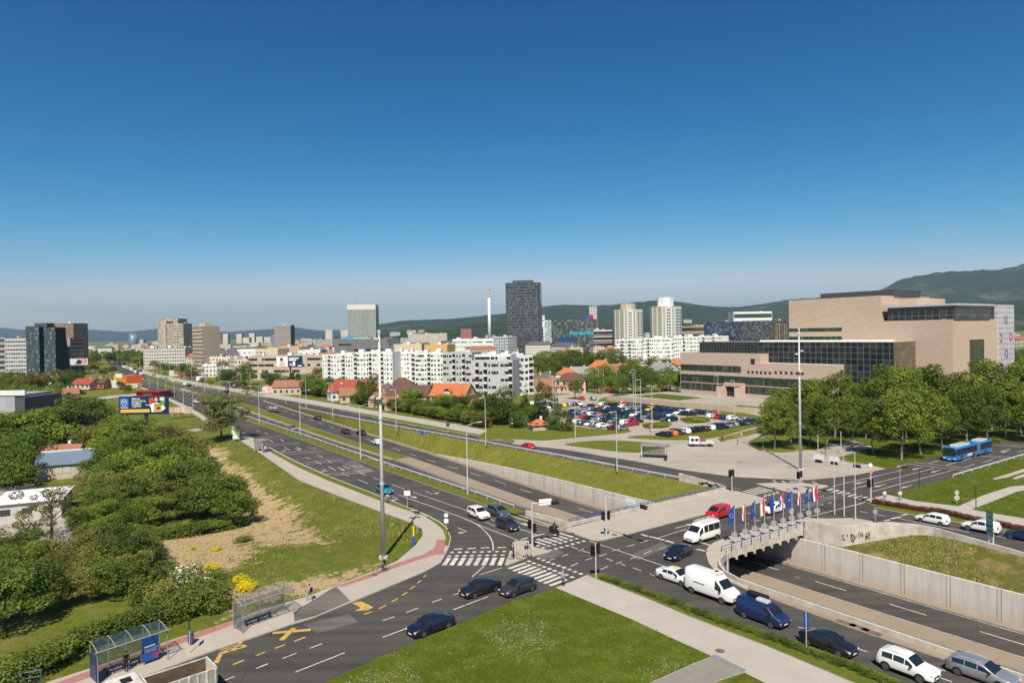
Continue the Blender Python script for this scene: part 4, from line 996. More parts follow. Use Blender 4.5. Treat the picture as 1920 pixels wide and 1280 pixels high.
# ---- left thicket
L=[];B=[]
th=[(440,985,6,'round'),(428,955,7,'olive'),(405,975,7.5,'dark'),(385,960,7,'dark'),(360,975,6,'dark'),(370,930,8,'round'),(345,945,7.5,'dark'),(330,975,5.5,'olive'),(320,930,8,'round'),(300,955,7,'olive'),(280,985,5,'round'),(262,960,5,'dark'),(240,975,4,'round'),
 (360,885,8,'olive'),(340,900,8,'round'),(318,890,8.5,'olive'),(300,905,9,'dark'),(275,900,8.5,'round'),(250,915,8,'round'),(270,880,9,'olive'),(245,885,9,'dark'),(222,900,8,'round'),(210,925,7,'dark'),(230,940,5.5,'olive'),(195,950,5,'dark'),
 (325,860,8,'rust'),(300,850,8,'olive'),(345,862,7,'olive'),(278,850,8,'round'),(255,845,9,'round'),(235,855,9,'dark'),(215,862,9,'round'),(200,880,8,'round'),(190,905,7,'dark'),(180,855,9,'olive'),(160,845,13,'fir'),(140,838,14,'dark'),(185,838,11,'fir'),(120,845,12,'dark'),(205,838,9,'round'),
 (95,850,12,'round'),(70,845,11,'dark'),(45,855,11,'dark'),(20,858,12,'round'),(-10,860,11,'dark'),(40,880,10,'dark'),(10,900,10,'dark'),(25,915,9,'dark'),(70,835,11,'round'),(30,835,9,'dark'),(100,822,9,'round'),(0,835,9,'olive'),(130,815,13,'fir'),(155,820,12,'dark'),(180,818,10,'round'),(170,930,5,'olive'),(190,985,4.5,'round'),(215,965,5,'olive'),(235,1000,4,'dark'),(200,1010,4,'round'),(150,985,3.5,'olive'),(185,965,4.5,'dark'),(160,1000,4,'round'),(255,935,6.5,'round'),(205,935,6,'olive'),(150,795,9,'round'),(118,808,9,'olive'),(210,815,8,'olive'),(240,828,7,'rust'),(215,835,7,'round')]
for x,y,h,k in th: L.append(tree(k,GZ(x,y),h,1.45,group='trees of the overgrown plot'))
number(L,'{n}dense tree from the left in the overgrown plot beside the dry field',key=lambda o:proj(o.location)[0]+.01*o.location.y)
lw=[(180,1120,5,'olive'),(205,1105,6,'olive'),(235,1100,6.5,'dark'),(262,1085,5.5,'olive'),(150,1145,4.5,'olive'),(215,1135,5,'dark'),(250,1120,5,'olive'),(130,1110,5,'olive'),(170,1080,6,'olive'),(200,1060,6,'dark'),(240,1050,4.5,'round'),(275,1060,4,'olive'),(165,1165,3.5,'dark')]
L=[tree(k,GZ(x,y-16),h*.86,1.5,group='broad shrubs on the lower lawn') for x,y,h,k in lw if y<1160]
number(L,'{n}spreading olive shrub from the left in the big clump on the lower left lawn')
tree('sparse',GZ(95,1010),9.5,1.15,0,label='thin crowned bare limbed tree in front of the white flat roof')
tree('sparse',GZ(50,1060),7.5,1.3,1,label='second thin crowned tree over the gravel yard at the left edge')
for x,y,h,k,lb in ((45,1090,5,'round','low full tree left of the spreading olive shrubs'),(80,1075,5,'olive','low olive tree beside the spreading shrubs on the left'),(20,1080,5.5,'dark','dark low tree at the left edge below the yard'),(10,1180,6,'dark','big dark shrub cut by the left edge above the lawn'),(40,1160,6,'dark','big dark shrub right beside the left edge above the lawn')): tree(k,GZ(x,y),h,1.5,label=lb)
tree('purple',GZ(48,1120),3.5,1.2,label='small purple leaved shrub behind the dark shrub at the left edge')
tree('willow',GZ(414,826),12.5,1.3,0,label='big solitary grey green tree at the left edge of the avenue')
tree('olive',GZ(447,826),4,1.0,label='small bush at the foot of the solitary tree by the avenue')
L=[]
for x,y,w_,h in ((215,1030,7,2.6),(250,1020,6,2.4),(290,1010,6,2.2),(330,1003,6,2.0),(370,998,7,2.2),(405,992,7,2.0),(435,988,5,1.6),(180,1010,7,3),(270,1035,5,1.6),(310,1068,4,1.3),(455,1015,3,1.1),(340,1098,3.5,1.0),(300,1085,4,1.6),(405,1085,3,1.2)): L.append(bush('low_bush','round' if 0 else 'hedge',GZ(x,y),w_,h,group='low bushes edging the thicket'))
number(L,'{n}low green bush from the left at the ragged edge of the dry field')
for x,y,w_,h,lb in ((345,1105,5.2,3.2,'white blossoming bush at the end of the lower hedge'),(330,1130,3.5,1.8,'small white blossoming bush below the large one'),(285,1050,4,2.6,'white flowering bush at the right of the shrub clump'),(215,995,5,2.4,'pale flowering bush in the middle of the thicket'),(255,1000,4,2.2,'pale blossoming bush right of its neighbour in the thicket'),(225,850,5,7.2,'white flowering bush near the billboard post')):
    bush('flowering_bush','white' if x>280 else 'blos',GZ(x,y),w_,h,lb)
for x,y,w_,h,lb in ((462,1108,2.3,1.3,'largest bright yellow flowering bush on the dry field'),(452,1092,1.8,1.2,'small yellow flowering bush behind the largest one'),(396,1068,1.8,1.1,'yellow flowering bush in the middle of the bare field'),(405,1032,1.5,.8,'tiny yellow flowering bush below the thicket'),(362,1030,1.0,.6,'faint yellow flowering bush beside the thicket')):
    bush('yellow_bush','yell',GZ(x,y),w_,h,lb)
bush('clipped_shrub','hedge',GZ(275,1128),4.2,3.3,'round clipped grey green shrub beside the white blossoming bush')
bush('clipped_shrub','olive',GZ(298,1140),3.6,3.4,'round clipped brown green shrub in front of the grey green one')
# long hedge behind the bus shelters: sections are bushes grown together
hp=[(-15,1285),(20,1272),(55,1256),(90,1238),(122,1222),(155,1207),(188,1194),(222,1182),(255,1172),(288,1163),(320,1154),(350,1146),(380,1139),(405,1130),(330,1135),(360,1128),(392,1112),(300,1150)]
L=[bush('hedge_bush','hedge',GZ(x,y+8),4.4,2.3 if x<300 else 2.8,group='hedge behind the bus shelters') for x,y in hp]
number(L,'{n}bush from the left in the long hedge behind the bus shelters')
# low shrub row between the promenade and the queue of cars
L=[]
n=34
A_=[(1135,1088),(1215,1115),(1290,1144),(1350,1168),(1440,1197),(1515,1226),(1600,1256),(1690,1295)]
pts=[G(*p) for p in A_]
tot=[(b-a).length for a,b in zip(pts,pts[1:])]
for i in range(n):
    d=sum(tot)*i/(n-1)*.999
    for (a,b),l in zip(zip(pts,pts[1:]),tot):
        if d<=l: q=a+(b-a)*(d/l); break
        d-=l
    o=bush('low_shrub','hedge',(q.x,q.y,.12),1.35,.65,group='low shrubs along the queue of cars'); L.append(o)
number(L,'{n}low shrub from the left between the promenade and the queue of cars')
# red flowered row
L=[]
A_=[(1640,945),(1717,958),(1766,963.5),(1832,980),(1920,997),(1990,1011)]; pts=[G(*p) for p in A_]; tot=[(b-a).length for a,b in zip(pts,pts[1:])]
for i in range(38):
    d=sum(tot)*i/37*.999
    for (a,b),l in zip(zip(pts,pts[1:]),tot):
        if d<=l: q=a+(b-a)*(d/l); break
        d-=l
    L.append(bush('red_shrub','red',(q.x,q.y,.12),1.25,.95,group='red shrubs along the right footpath'))
number(L,'{n}red leaved shrub from the left in the row along the right footpath')
# ---- trees left of the avenue
L=[]
for x,y,h,k in ((20,770,11,'dark'),(-10,765,11,'dark'),(60,745,13,'rust'),(75,742,12,'rust'),(45,738,11,'olive'),(90,738,10,'round'),(60,775,10,'round'),(80,770,11,'round'),(40,765,10,'round'),(95,765,9,'olive'),(108,720,10,'olive'),(120,735,10,'dark'),(135,725,11,'dark'),(148,720,9,'dark'),(150,745,5,'dark'),(130,760,6,'round'),(160,700,8,'round'),(168,695,8,'gold'),(180,697,9,'gold'),(172,690,9,'dark'),(195,705,7,'dark'),(210,702,7,'dark'),(218,725,5,'dark'),(226,730,5,'dark'),(233,735,5,'dark'),(240,738,5,'round'),(30,725,10,'dark'),(10,720,9,'olive'),(150,700,8,'dark'),(8,742,11,'round'),(100,752,9,'round')):
    L.append(tree(k,G(x,y),h,1.25,group='trees around the left offices and yards'))
number(L,'{n}tree from the left among those around the left offices and yards')
L=[]
for x,y,h,k in ((190,668,7,'dark'),(180,672,8,'dark'),(172,680,8,'round'),(205,662,9,'round'),(225,668,9,'olive'),(232,672,10,'olive'),(240,676,10,'dark'),(250,680,11,'dark'),(258,684,12,'dark'),(268,690,8,'round'),(290,693,9,'dark'),(300,698,9,'round'),(310,700,9,'dark'),(318,702,9,'round'),(328,703,9,'round'),(340,706,10,'round'),(350,710,11,'dark'),(357,712,10,'round'),(380,722,5,'dark'),(395,725,5,'round'),(424,723,11,'dark'),(432,722,10,'dark'),(418,720,8,'dark'),(445,725,7,'olive'),(455,735,6,'dark'),(468,722,9,'round'),(500,722,8,'dark'),(515,728,9,'dark'),(532,734,8,'dark'),(548,735,10,'tall'),(560,738,10,'tall'),(580,740,9,'dark'),(595,744,9,'round'),(470,738,6,'round'),(485,740,5,'olive'),(375,708,7,'round'),(212,658,9,'dark'),(196,660,9,'tall'),(224,655,9,'tall')):
    L.append(tree(k,G(x,y),h,1.2,group='trees beyond the avenue'))
number(L,'{n}tree from the left behind the far side of the avenue')
# ---- trees scattered through the city
L=[]; rnd=random.Random(9)
for i in range(270):
    Y=rnd.uniform(400,1500); px=rnd.choice([rnd.uniform(165,290),rnd.uniform(410,650),rnd.uniform(620,960),rnd.uniform(960,1320),rnd.uniform(1180,1420)])
    if px<300 and Y<640: Y+=500
    if 1150<px<1370: Y=rnd.uniform(700,1500)
    L.append(tree(rnd.choice(['dark','round','dark','tall','olive']),AT(px,Y),rnd.uniform(8,14),1.2,group='trees scattered through the city'))
number(L,'{n}small dark tree from the left scattered between the far roofs')
L=[]
for k in range(16): L.append(tree(rnd.choice(['dark','round']),AT(1870+k*9,rnd.uniform(330,520)),12,1.2,group='trees behind the right end of the library'))
number(L,'{n}tree from the left behind the right end of the library')

# ---- blades and weeds: ground cover nobody could count
NOG=[gp(c5([(1255,910),(1500,800),(1780,710),(1920,696),(2200,690),(2200,760),(1920,748),(1850,760),(1600,860),(1395,938)])),gp(c5([(1605,630),(1920,530),(2100,480),(2100,520),(1920,562),(1740,620),(1620,640)])),gp(c5([(1800,625),(1920,580),(2100,530),(2100,570),(1920,612),(1830,636)]))]
def turf(name,polys,count,size,mat,zf_,seed,keep=None):
    rg=np.random.default_rng(seed); P=[]
    for poly in polys:
        xs=[p[0] for p in poly]; ys=[p[1] for p in poly]; n=0
        while n<count/len(polys):
            x,y=rg.uniform(min(xs),max(xs)),rg.uniform(min(ys),max(ys))
            n+=.34
            if inpoly(x,y,poly) and not any(inpoly(x,y,Q) for Q in NOG) and (keep is None or keep(x,y,rg)): P.append((x,y,zf_(x,y))); n+=.66
    P=np.array(P); n=len(P); a=rg.random(n)*6.28; s=size*(.5+rg.random(n)); h=s*(.8+.8*rg.random(n)); lx=(rg.random(n)-.5)*s; ly=(rg.random(n)-.5)*s
    d=np.stack([np.cos(a)*s*.35,np.sin(a)*s*.35,np.zeros(n)],1); u=np.stack([lx,ly,h],1); V=np.stack([P-d,P+d,P+d*.4+u,P-d*.4+u],1).reshape(-1,3)
    o=bpy.data.objects.new(name,cloud_mesh(name,V,n,mat)); LINK(o); return tag(o,kind='stuff')
GB=plain('grass_blades',(.15,.20,.02),.8,c2=(.07,.11,.01),sc_=.35); GB2=plain('weed_blades',(.20,.22,.03),.85,c2=(.08,.125,.012),sc_=.25); DB=plain('dry_blades',(.42,.34,.15),.9,c2=(.20,.20,.05),sc_=.3)
FW_=plain('daisies',(.72,.72,.66),.7,var=0)
lawnp=gp([(1041,1104),(1185,1164),(1330,1230),(1200,1288),(640,1288),(757,1215),(905,1153),(997,1120)])
turf('lawn_grass',[lawnp],42000,.055,GB,lambda x,y:.12,1)
def patch(x,y): return math.sin(x*.55+1.3)+math.sin(y*.43+x*.21)+math.sin(x*.23-y*.31+2)+.6*math.sin(x*1.7+y*1.3)
turf('lawn_daisies',[lawnp],9000,.035,FW_,lambda x,y:.17,2,lambda x,y,rg:patch(x,y)>1.35)
fieldp=[tuple(GZ(a,b))[:2] for a,b in ((330,860),(430,830),(488,852),(560,902),(640,934),(715,962),(775,985),(790,1003),(745,1050),(705,1069),(630,1097),(560,1122),(480,1145),(400,1120),(300,1100),(300,1000),(430,985),(450,930))]
turf('field_weeds',[fieldp],36000,.13,GB2,gz,3,lambda x,y,rg:patch(x*.7,y*.7)>-.4 and not any(inpoly(x,y,P) and rg.random()<.82 for P in DIRTW))
turf('dry_weeds',[fieldp],9000,.13,DB,gz,4,lambda x,y,rg:patch(y*.6,x*.6)>.3)
def bank_z(s,t):
    if s>75: a,b_,c,d=TW(s)+.3,rail(s),zw(s),0
    else: a,b_,c,d=TW(s)+.3,SEb(s)+.1,zw(s),zup(s)
    return c+(d-c)*max(0,min(1,(t-a)/max(.1,b_-a)))
for nm,s0,s1,cnt,m1 in (('bank_weeds',78,230,26000,GB2),('slope_weeds',18,51,22000,GB2),('slope_dry_weeds',18,51,8000,DB)):
    poly=[tuple(W(s,(TW(s)+.5)))[:2] for s in np.linspace(s0,s1,24)]+[tuple(W(s,(rail(s) if s>75 else SEb(s))-.3))[:2] for s in np.linspace(s1,s0,24)]
    turf(nm,[poly],cnt,.12,m1,lambda x,y:bank_z(*ST((x,y))),int(s0)+cnt,lambda x,y,rg:patch(x*.9,y*.9)>-.8)
rl=[gp([(1673,930),(1724,913),(1787,896),(1915,858),(1915,970),(1841,958),(1794,948)])]
turf('lawn_grass',rl,12000,.09,GB,lambda x,y:.10,9)
for i,P in enumerate(([(1205,800),(1215,795),(1245,790),(1262,795),(1252,803),(1215,806)],[(1278,787),(1290,783),(1315,781),(1333,786),(1330,793),(1300,796),(1282,793)])):
    cx,cy=sum(p[0] for p in P)/6.5,sum(p[1] for p in P)/6.5
    L=[bush('golden_shrub','gold',G(P[k][0]*.5+P[(k+3)%len(P)][0]*.5+(k-3)*(7 if i==0 else 7),P[k][1]*.6+P[(k+3)%len(P)][1]*.4,.2),3.6,1.0,group='golden shrubs on the planted islands') for k in range(6)]
    number(L,'{n}golden shrub from the left on the %s planted island of the car park'%('left','right')[i])

# tufts growing in the kerb joints
def kerbstrip(P,w_=.28):
    P=[G(*p) for p in P]; out=[]
    for a,b in zip(P,P[1:]):
        d=(b-a).normalized(); n=Vector((-d.y,d.x,0))*w_/2; out.append([tuple(a-n)[:2],tuple(b-n)[:2],tuple(b+n)[:2],tuple(a+n)[:2]])
    return out
kp=kerbstrip([(1400,949),(1320,965),(1250,983),(1185,1000),(1135,1012)])+kerbstrip([(611,1278),(685,1245),(757,1213),(905,1151),(960,1127),(1042,1102)])+kerbstrip([(1122,1075),(1157,1086),(1210,1108),(1285,1133),(1350,1158),(1440,1186),(1515,1213),(1600,1241)])+kerbstrip([(1185,1163),(1260,1198),(1334,1232)])+kerbstrip([(1440,1119),(1582,1171),(1785,1241)])
turf('kerb_weeds',kp,2600,.07,GB2,lambda x,y:.03 if 0 else .12,77,lambda x,y,rg:patch(x*2.3,y*2.3)>.2)
L=[]; rnd=random.Random(50)
for i in range(34):
    x,y=rnd.uniform(-190,-72),rnd.uniform(45,190)
    if x>-72-.62*(y-45)*1.0-20: x=-95-.75*(y-45)-rnd.uniform(0,40)
    L.append(tree(rnd.choice(['dark','round','olive']),(x,y,gz(x,y)),rnd.uniform(6,10),1.3,group='trees at the left margin'))
number(L,'{n}tree from the left in the wood just past the left margin')
# ================================================================== buildings
WH=plain('white_render',(.70,.71,.72),.75,var=.08,sc_=.3); GR=plain('grey_render',(.45,.46,.47),.75,var=.08,sc_=.3)
CREAM=plain('cream_render',(.58,.50,.36),.75,var=.08,sc_=.4); PINK=plain('pink_render',(.55,.40,.32),.75,var=.08,sc_=.4); BEIGE=plain('beige_render',(.46,.39,.30),.8,var=.1,sc_=.3)
ROOFG=plain('grey_roof',(.26,.26,.27),.8,var=.15,sc_=.4); ROOFD=plain('dark_roof',(.07,.065,.065),.7,var=.15,sc_=.4)
def tiles(name,c):
    m,t,b=nodes(name); co=N(t,'UVMap').outputs[0]; sp=N(t,'SeparateXYZ'); t.links.new(objco(t),sp.inputs[0])
    row=math_(t,'FRACT',math_(t,'MULTIPLY',sp.outputs[2],4.5)); n=ramp(t,noise(t,objco(t),2.2,6,.8),.3,.7)
    col=mixc(t,n,tuple(x*.62 for x in c),c); col=mixc(t,math_(t,'MULTIPLY',math_(t,'LESS_THAN',row,.22),.45),col,tuple(x*.4 for x in c))
    t.links.new(col,b.inputs['Base Color']); b.inputs['Roughness'].default_value=.85; return m
RO=tiles('orange_tiles',(.52,.16,.06)); RR=tiles('red_tiles',(.34,.07,.045)); RB=tiles('brown_tiles',(.13,.065,.045)); RTL=tiles('old_terracotta',(.33,.15,.09)); RGY=tiles('slate_tiles',(.12,.115,.115))
WIN=plain('window_glass',(.03,.035,.04),.08,0,var=0,spec=.9); WINB=plain('blinds',(.5,.49,.46),.5,var=.1)
BALC=plain('balcony_white',(.64,.65,.66),.7,var=.1)
_wm={}
def winmesh(w_,h,m=None,th=.06):
    k=(w_,h,m.name if m else '')
    if k not in _wm: _wm[k]=MB().box(-w_/2,w_/2,-th,.05,0,h,0).mesh('window',[m or WIN])
    return _wm[k]
def frame_px(pa,Ya,pb,Yb):
    A=AT(pa,Ya);B=AT(pb,Yb); d=B-A; return A,math.atan2(d.y,d.x),d.length
def many(name,items,parent,cap=100):
    """items (mesh, loc, rz); past the cap the rest is one part"""
    for me,l,rz in items[:cap]: put(name,me,parent,l,rz)
    if len(items)>cap:
        b=MB(); mats=[]
        for me,l,rz in items[cap:]:
            n=len(b.v); c,s=math.cos(rz),math.sin(rz)
            for v in me.vertices: b.v.append((l[0]+c*v.co.x-s*v.co.y,l[1]+s*v.co.x+c*v.co.y,l[2]+v.co.z))
            mi=me.materials[0]; 
            if mi not in mats: mats.append(mi)
            for f in me.polygons: b.f.append(tuple(n+i for i in f.vertices)); b.m.append(mats.index(mi))
        tag(b.build(name,mats,parent),kind='stuff')
def roofstuff(t,L,D,z,seed,mat=None,n=3):
    r=random.Random(seed)
    for k in range(n):
        w_=r.uniform(1.2,min(5,L*.2)); x=r.uniform(1,L-w_-1); y=r.uniform(1,max(1.2,D-4)); MB().box(x,x+w_,y,y+2.5,z,z+r.uniform(1,2.6)).build('roof_box',mat or WH,t)
def block(name,label,cat,pa,Ya,pb,Yb,py,D,wall,floors,cols=0,style='grid',win=(1.2,1.4),roof=None,seed=1,balc=(),side=None,group=None,zt=None,z0=0,roofn=3,bandf=.5,glass=None,parap=.6):
    A,ang,L=frame_px(pa,Ya,pb,Yb); z=zt or ztop(py,(pa+pb)/2,(Ya+Yb)/2)
    t=thing(name,label,cat,(A.x,A.y,0),ang,group); r=random.Random(seed)
    b=MB(); b.box(0,L,0,D,z0,z,0,2); 
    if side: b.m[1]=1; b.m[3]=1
    b.box(0,L,0,.25,z,z+parap,0); b.box(0,L,D-.25,D,z,z+parap,0); b.box(0,.25,.25,D-.25,z,z+parap,0); b.box(L-.25,L,.25,D-.25,z,z+parap,0)
    b.build('walls',[wall,side or wall,roof or ROOFG],t)
    fh=(z-z0)/floors
    if style=='grid':
        items=[];bl=[]; pitch=L/cols; cw=[r.choice((.55,.8,1,1,1.35)) for _ in range(cols)]; cx=[r.uniform(-.15,.15)*pitch for _ in range(cols)]
        for f in range(floors-1,-1,-1):
            for c in range(cols):
                x=pitch*(c+.5); zz=z0+f*fh+fh*.32
                if c in balc:
                    bl.append((x,z0+f*fh)); continue
                if r.random()<.08: continue
                ww=win[0]*cw[c]; items.append((winmesh(round(ww,2),min(win[1],fh*.55),WINB if r.random()<.3 else None),(x+cx[c],0,zz),0))
        many('window',items,t)
        if bl:
            bm_=MB().box(-pitch*.42,pitch*.42,-.02,.06,.3,fh*.88,1).box(-pitch*.44,pitch*.44,-1.1,0,0,.14,0).box(-pitch*.44,pitch*.44,-1.1,-1.0,.14,1.0,0).box(-pitch*.44,-pitch*.42,-1.0,0,.14,1.0,0).box(pitch*.42,pitch*.44,-1.0,0,.14,1.0,0).mesh('balcony',[BALC,WIN])
            for x,zz in bl[:100]: put('balcony',bm_,t,(x,0,zz))
    elif style=='band':
        for f in range(floors): MB().box(.4,L-.4,-.06,.05,z0+f*fh+fh*(1-bandf)*.6,z0+f*fh+fh*((1-bandf)*.6+bandf)).build('window_band',glass or WIN,t)
    if roofn: roofstuff(t,L,D,z,seed,None,roofn)
    return t,L,z
# ---------------- the library
def build_library():
    tan=None
    m,tt,b=nodes('tan_stone'); co=objco(tt); br=N(tt,'TexBrick'); uv=N(tt,'UVMap').outputs[0]; tt.links.new(uv,br.inputs[0])
    br.inputs['Scale'].default_value=1; br.inputs['Brick Width'].default_value=1.8; br.inputs['Row Height'].default_value=.6; br.inputs['Mortar Size'].default_value=.035
    br.inputs['Color1'].default_value=(.535,.415,.33,1); br.inputs['Color2'].default_value=(.475,.365,.29,1); br.inputs['Mortar'].default_value=(.35,.27,.215,1)
    n=ramp(tt,noise(tt,co,.12,5),.3,.7); tt.links.new(mixc(tt,math_(tt,'MULTIPLY',n,.3),br.outputs[0],(.42,.32,.25)),b.inputs['Base Color']); b.inputs['Roughness'].default_value=.8
    TAN=m
    GL=facade('library_glass',(.16,.165,.17),(.012,.018,.02),2.2,2.1,.93,.93,rough=.4,grough=.04,vary=.25)
    GLB=facade('bronze_glass',(.14,.12,.10),(.10,.075,.055),1.5,1.5,.92,.92,rough=.4,grough=.12,vary=.2)
    DG=facade('dark_louvres',(.10,.105,.11),(.02,.022,.024),1.5,1.3,.9,.9,rough=.4,grough=.1,vary=.1)
    MG=facade('white_grid_glass',(.07,.07,.09),(.50,.48,.54),1.75,1.9,.90,.92,rough=.3,grough=.2,vary=.05)
    STR=facade('strip_glass',(.06,.065,.055),(.025,.035,.028),1.1,2.8,.9,1,rough=.4,grough=.06,vary=.3)
    o=W(200.7,229.4)
    t=thing('library_building','large stepped library of pale tan stone with dark glass walls behind the trees','building',tuple(o),A1)
    def bx(name,mats,*a,**k):
        b=MB(); b.box(*a,**k); return b.build(name,mats,t)
    bx('low_wing',[TAN,ROOFG],0,39.7,0,34,0,18.3,top=1)
    bx('wing_end',[TAN,plain('pale_roof',(.5,.48,.45),.8)],39.72,70,0,15.5,0,14.8,top=1)
    bx('main_block',[TAN,ROOFG],39,75.5,20.6,58,0,39.2,top=1)
    bx('upper_step',[TAN,ROOFG],75.52,82,33.6,56,30.0,38.2,top=1)
    bx('lower_body',[TAN,ROOFG],75.52,98.9,20.62,56.5,0,30.0,top=1)
    bx('roof_house',[ROOFD],47,76,30,50,39.25,41.6)
    bx('glass_hall',[GL,plain('pale_roof',(.5,.48,.45),.8)],35.2,87,5.6,20.55,0,22.8,top=1)
    bx('dark_glass_box',[DG,ROOFG],6,35.18,5.6,20,18.35,22.8,top=1)
    bx('bronze_glass_wall',[GLB],87.02,87.25,5.7,20.5,0,22.7)
    # scalloped white roof edge of the hall
    me=MB().cyl((-1.9,0,0),(1.9,0,0),.75,.75,10).mesh('roof_vault',[WH])
    for k in range(13): put('roof_vault',me,t,(37.3+k*3.95,6.8,22.75))
    bx('glass_gallery',[GL],77.5,99.4,21.4,50,30.25,34.6); bx('gallery_roof',[GR],76.6,100.2,20.7,50.6,34.62,35.3)
    bx('media_facade',[MG],98.0,99.3,56.6,71,7.5,35.2); bx('facade_core',[plain('dark_cladding',(.08,.08,.085),.5)],85,98,56.6,71,0,35)
    for x0,x1,z0,z1 in ((39,61,26.6,27.9),(39,61,22.85,24.6)): bx('strip_window',[STR],x0+.1,x1,20.5,20.62,z0,z1)
    for x0,x1,z0,z1 in ((0.3,31,10.7,13.3),(.3,69,6.1,9.2),(.3,23.8,2.7,5.6),(33,58,2.7,5.6)): bx('strip_window',[STR],x0,x1,-.08,.04,z0,z1)
    wm=MB().box(-.5,.5,-.06,.04,0,1.0).mesh('square_window',[WIN])
    for k in range(6): put('square_window',wm,t,(34.5+k*1.9+0,0,10.6))
    for k in range(6): put('square_window',wm,t,(46.5+k*2.2,0,10.9))
    put('square_window',MB().box(-.9,.9,-.07,.04,0,2.2).mesh('square_window',[WIN]),t,(36.5,0,14.2))
    b=MB(); b.box(24.3,32.3,-.12,-.02,0,6.1); b.build('entrance_shade_panel',plain('deep_shade_paint',(.03,.027,.025),.8),t)  # flat dark panel on the wall; the entrance's shade is put into its colour
    bx('entrance_lintel',[TAN],23.6,33,-1.2,-.14,5.2,6.6)
    bx('entrance_ramp',[TAN],23.6,24.3,-6,-.14,0,5.2); bx('entrance_ramp',[TAN],32.3,33,-6,-.14,0,5.2)
    bx('big_window',[facade('tall_window',(.09,.09,.08),(.025,.03,.03),1.0,1.0,.85,.85,rough=.4,grough=.05,vary=.3)],98.85,98.98,33.5,45.2,5,23)
    # emblem and wall lettering on the wing end, letters on the media facade
    bx('emblem',[ROOFD],70.0,70.1,3.0,5.0,9.6,13.0)
    for i,s in enumerate(('NACIONALNA I','SVEUČILIŠNA','KNJIŽNICA','U ZAGREBU')): text('lettering',s,.95,plain('dark_letters',(.12,.10,.09),.6),t,(70.06,6.2,12.2-i*1.25),(R_(90),0,R_(90)))
    pu=plain('purple_letters',(.13,.06,.22),.5); rd=plain('crimson_letters',(.45,.04,.13),.5)
    for s,y,z,mm in (('U',61.5,27.2,pu),('2',57.4,20.6,rd),('O',65.6,20.8,rd),('O',61.5,14.8,pu),('1',57.6,8.6,rd),('R',65.6,9.0,rd)):
        text('letter',s,4.4,mm,t,(99.36,y+.4,z+1),(R_(90),0,R_(90)),(.9,1,1),.02,.06)
    # roof masts
    for x,h in ((52,6),(66,7),(60,3)): MB().cyl((x,35,41.6),(x,35,41.6+h),.08,.04,5).build('roof_mast',MT['steel'],t)
build_library()
t=wall('retaining_wall',[W(205,190),W(165,191),W(147,192),W(128,195)],[-.2]*4,[2.1,2.1,2.1,2.2],.4,plain('tan_wall',(.50,.40,.31),.8,c2=(.38,.30,.23),sc_=.6),'low tan garden wall between the car park and the library',1)
raised('terrace',wl([(205,190.5),(165,191.5),(147,192.5),(128,195.5),(126,226),(205,226)]),1.4,MT['lot'])
area('planting',wl([(200,200),(176,200),(176,214),(200,216)]),1.43,MT['lawn'])
area('planting',wl([(150,198),(133,200),(133,204),(150,202)]),1.43,MT['lawn'])
# ---------------- towers
DT=facade('tower_glass',(.075,.082,.088),(.022,.028,.032),1.2,3.3,.88,.8,rough=.35,grough=.12,vary=.62)
A,ang,L=frame_px(949,800,1014,795)
t=thing('glass_tower','tall dark glass office tower with speckled panes right of the striped chimney','tower',(A.x,A.y,0),ang)
zt=ztop(530,982,800)
poly=[(1.5,0),(L-3,0),(L,3),(L,24),(0,24),(0,2)]
b=MB(); b.prism(poly,0,zt); b.build('glass_walls',DT,t)
MB().prism([(8,4),(L-9,4),(L-9,18),(8,18)],zt,zt+3).build('roof_crown',plain('dark_cladding',(.08,.08,.085),.5),t)
MB().cyl((L*.5,10,zt+3),(L*.5,10,zt+9),.2,.08,5).build('roof_mast',MT['steel'],t)
for k in range(1,24): MB().box(-.02,L+.02,-.08,0,zt*k/24-.12,zt*k/24+.12).build('floor_edge',plain('edge_metal',(.2,.21,.22),.4),t)
DO=facade('office_glass',(.09,.095,.10),(.03,.036,.04),1.5,3.2,.86,.82,rough=.35,grough=.1,vary=.7)
t,L,z=block('office_building','dark glass office block with large cyan rooftop lettering beside the glass tower','office building',1035,700,1113,690,600,30,DO,7,style='none',roof=ROOFD,roofn=0)
text('rooftop_lettering','#vjerujusebe',6.2,plain('cyan_letters',(.05,.55,.75),.4),t,(L*.42,-.4,z-15),(R_(90),0,0),(.75,1,1),.3,.05)
MB().box(L*.2,L*.53,-.12,-.02,z-31,z-17.5).build('blue_panel',plain('blue_panel',(.02,.06,.20),.3),t)
MB().box(L*.8,L*.99,2,3,z,z+5).build('rooftop_sign',plain('blue_sign',(.03,.10,.42),.4),t); MB().box(L*.91,L*.995,1.9,1.98,z+.6,z+4.4).build('sign_mark',plain('red_sign',(.5,.02,.03),.4),t)
ST_=facade('striped_office',(.66,.65,.62),(.03,.035,.04),99,3.2,1,.42,rough=.5,grough=.1,vary=.05)
block('striped_office','low office with black and white horizontal stripes right of the cyan lettering','office building',1112,690,1152,700,619,20,ST_,5,style='band',roofn=2,roof=ROOFD)
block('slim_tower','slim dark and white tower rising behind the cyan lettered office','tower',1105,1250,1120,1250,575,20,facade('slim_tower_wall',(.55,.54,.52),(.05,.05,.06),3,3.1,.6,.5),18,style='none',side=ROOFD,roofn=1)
MB
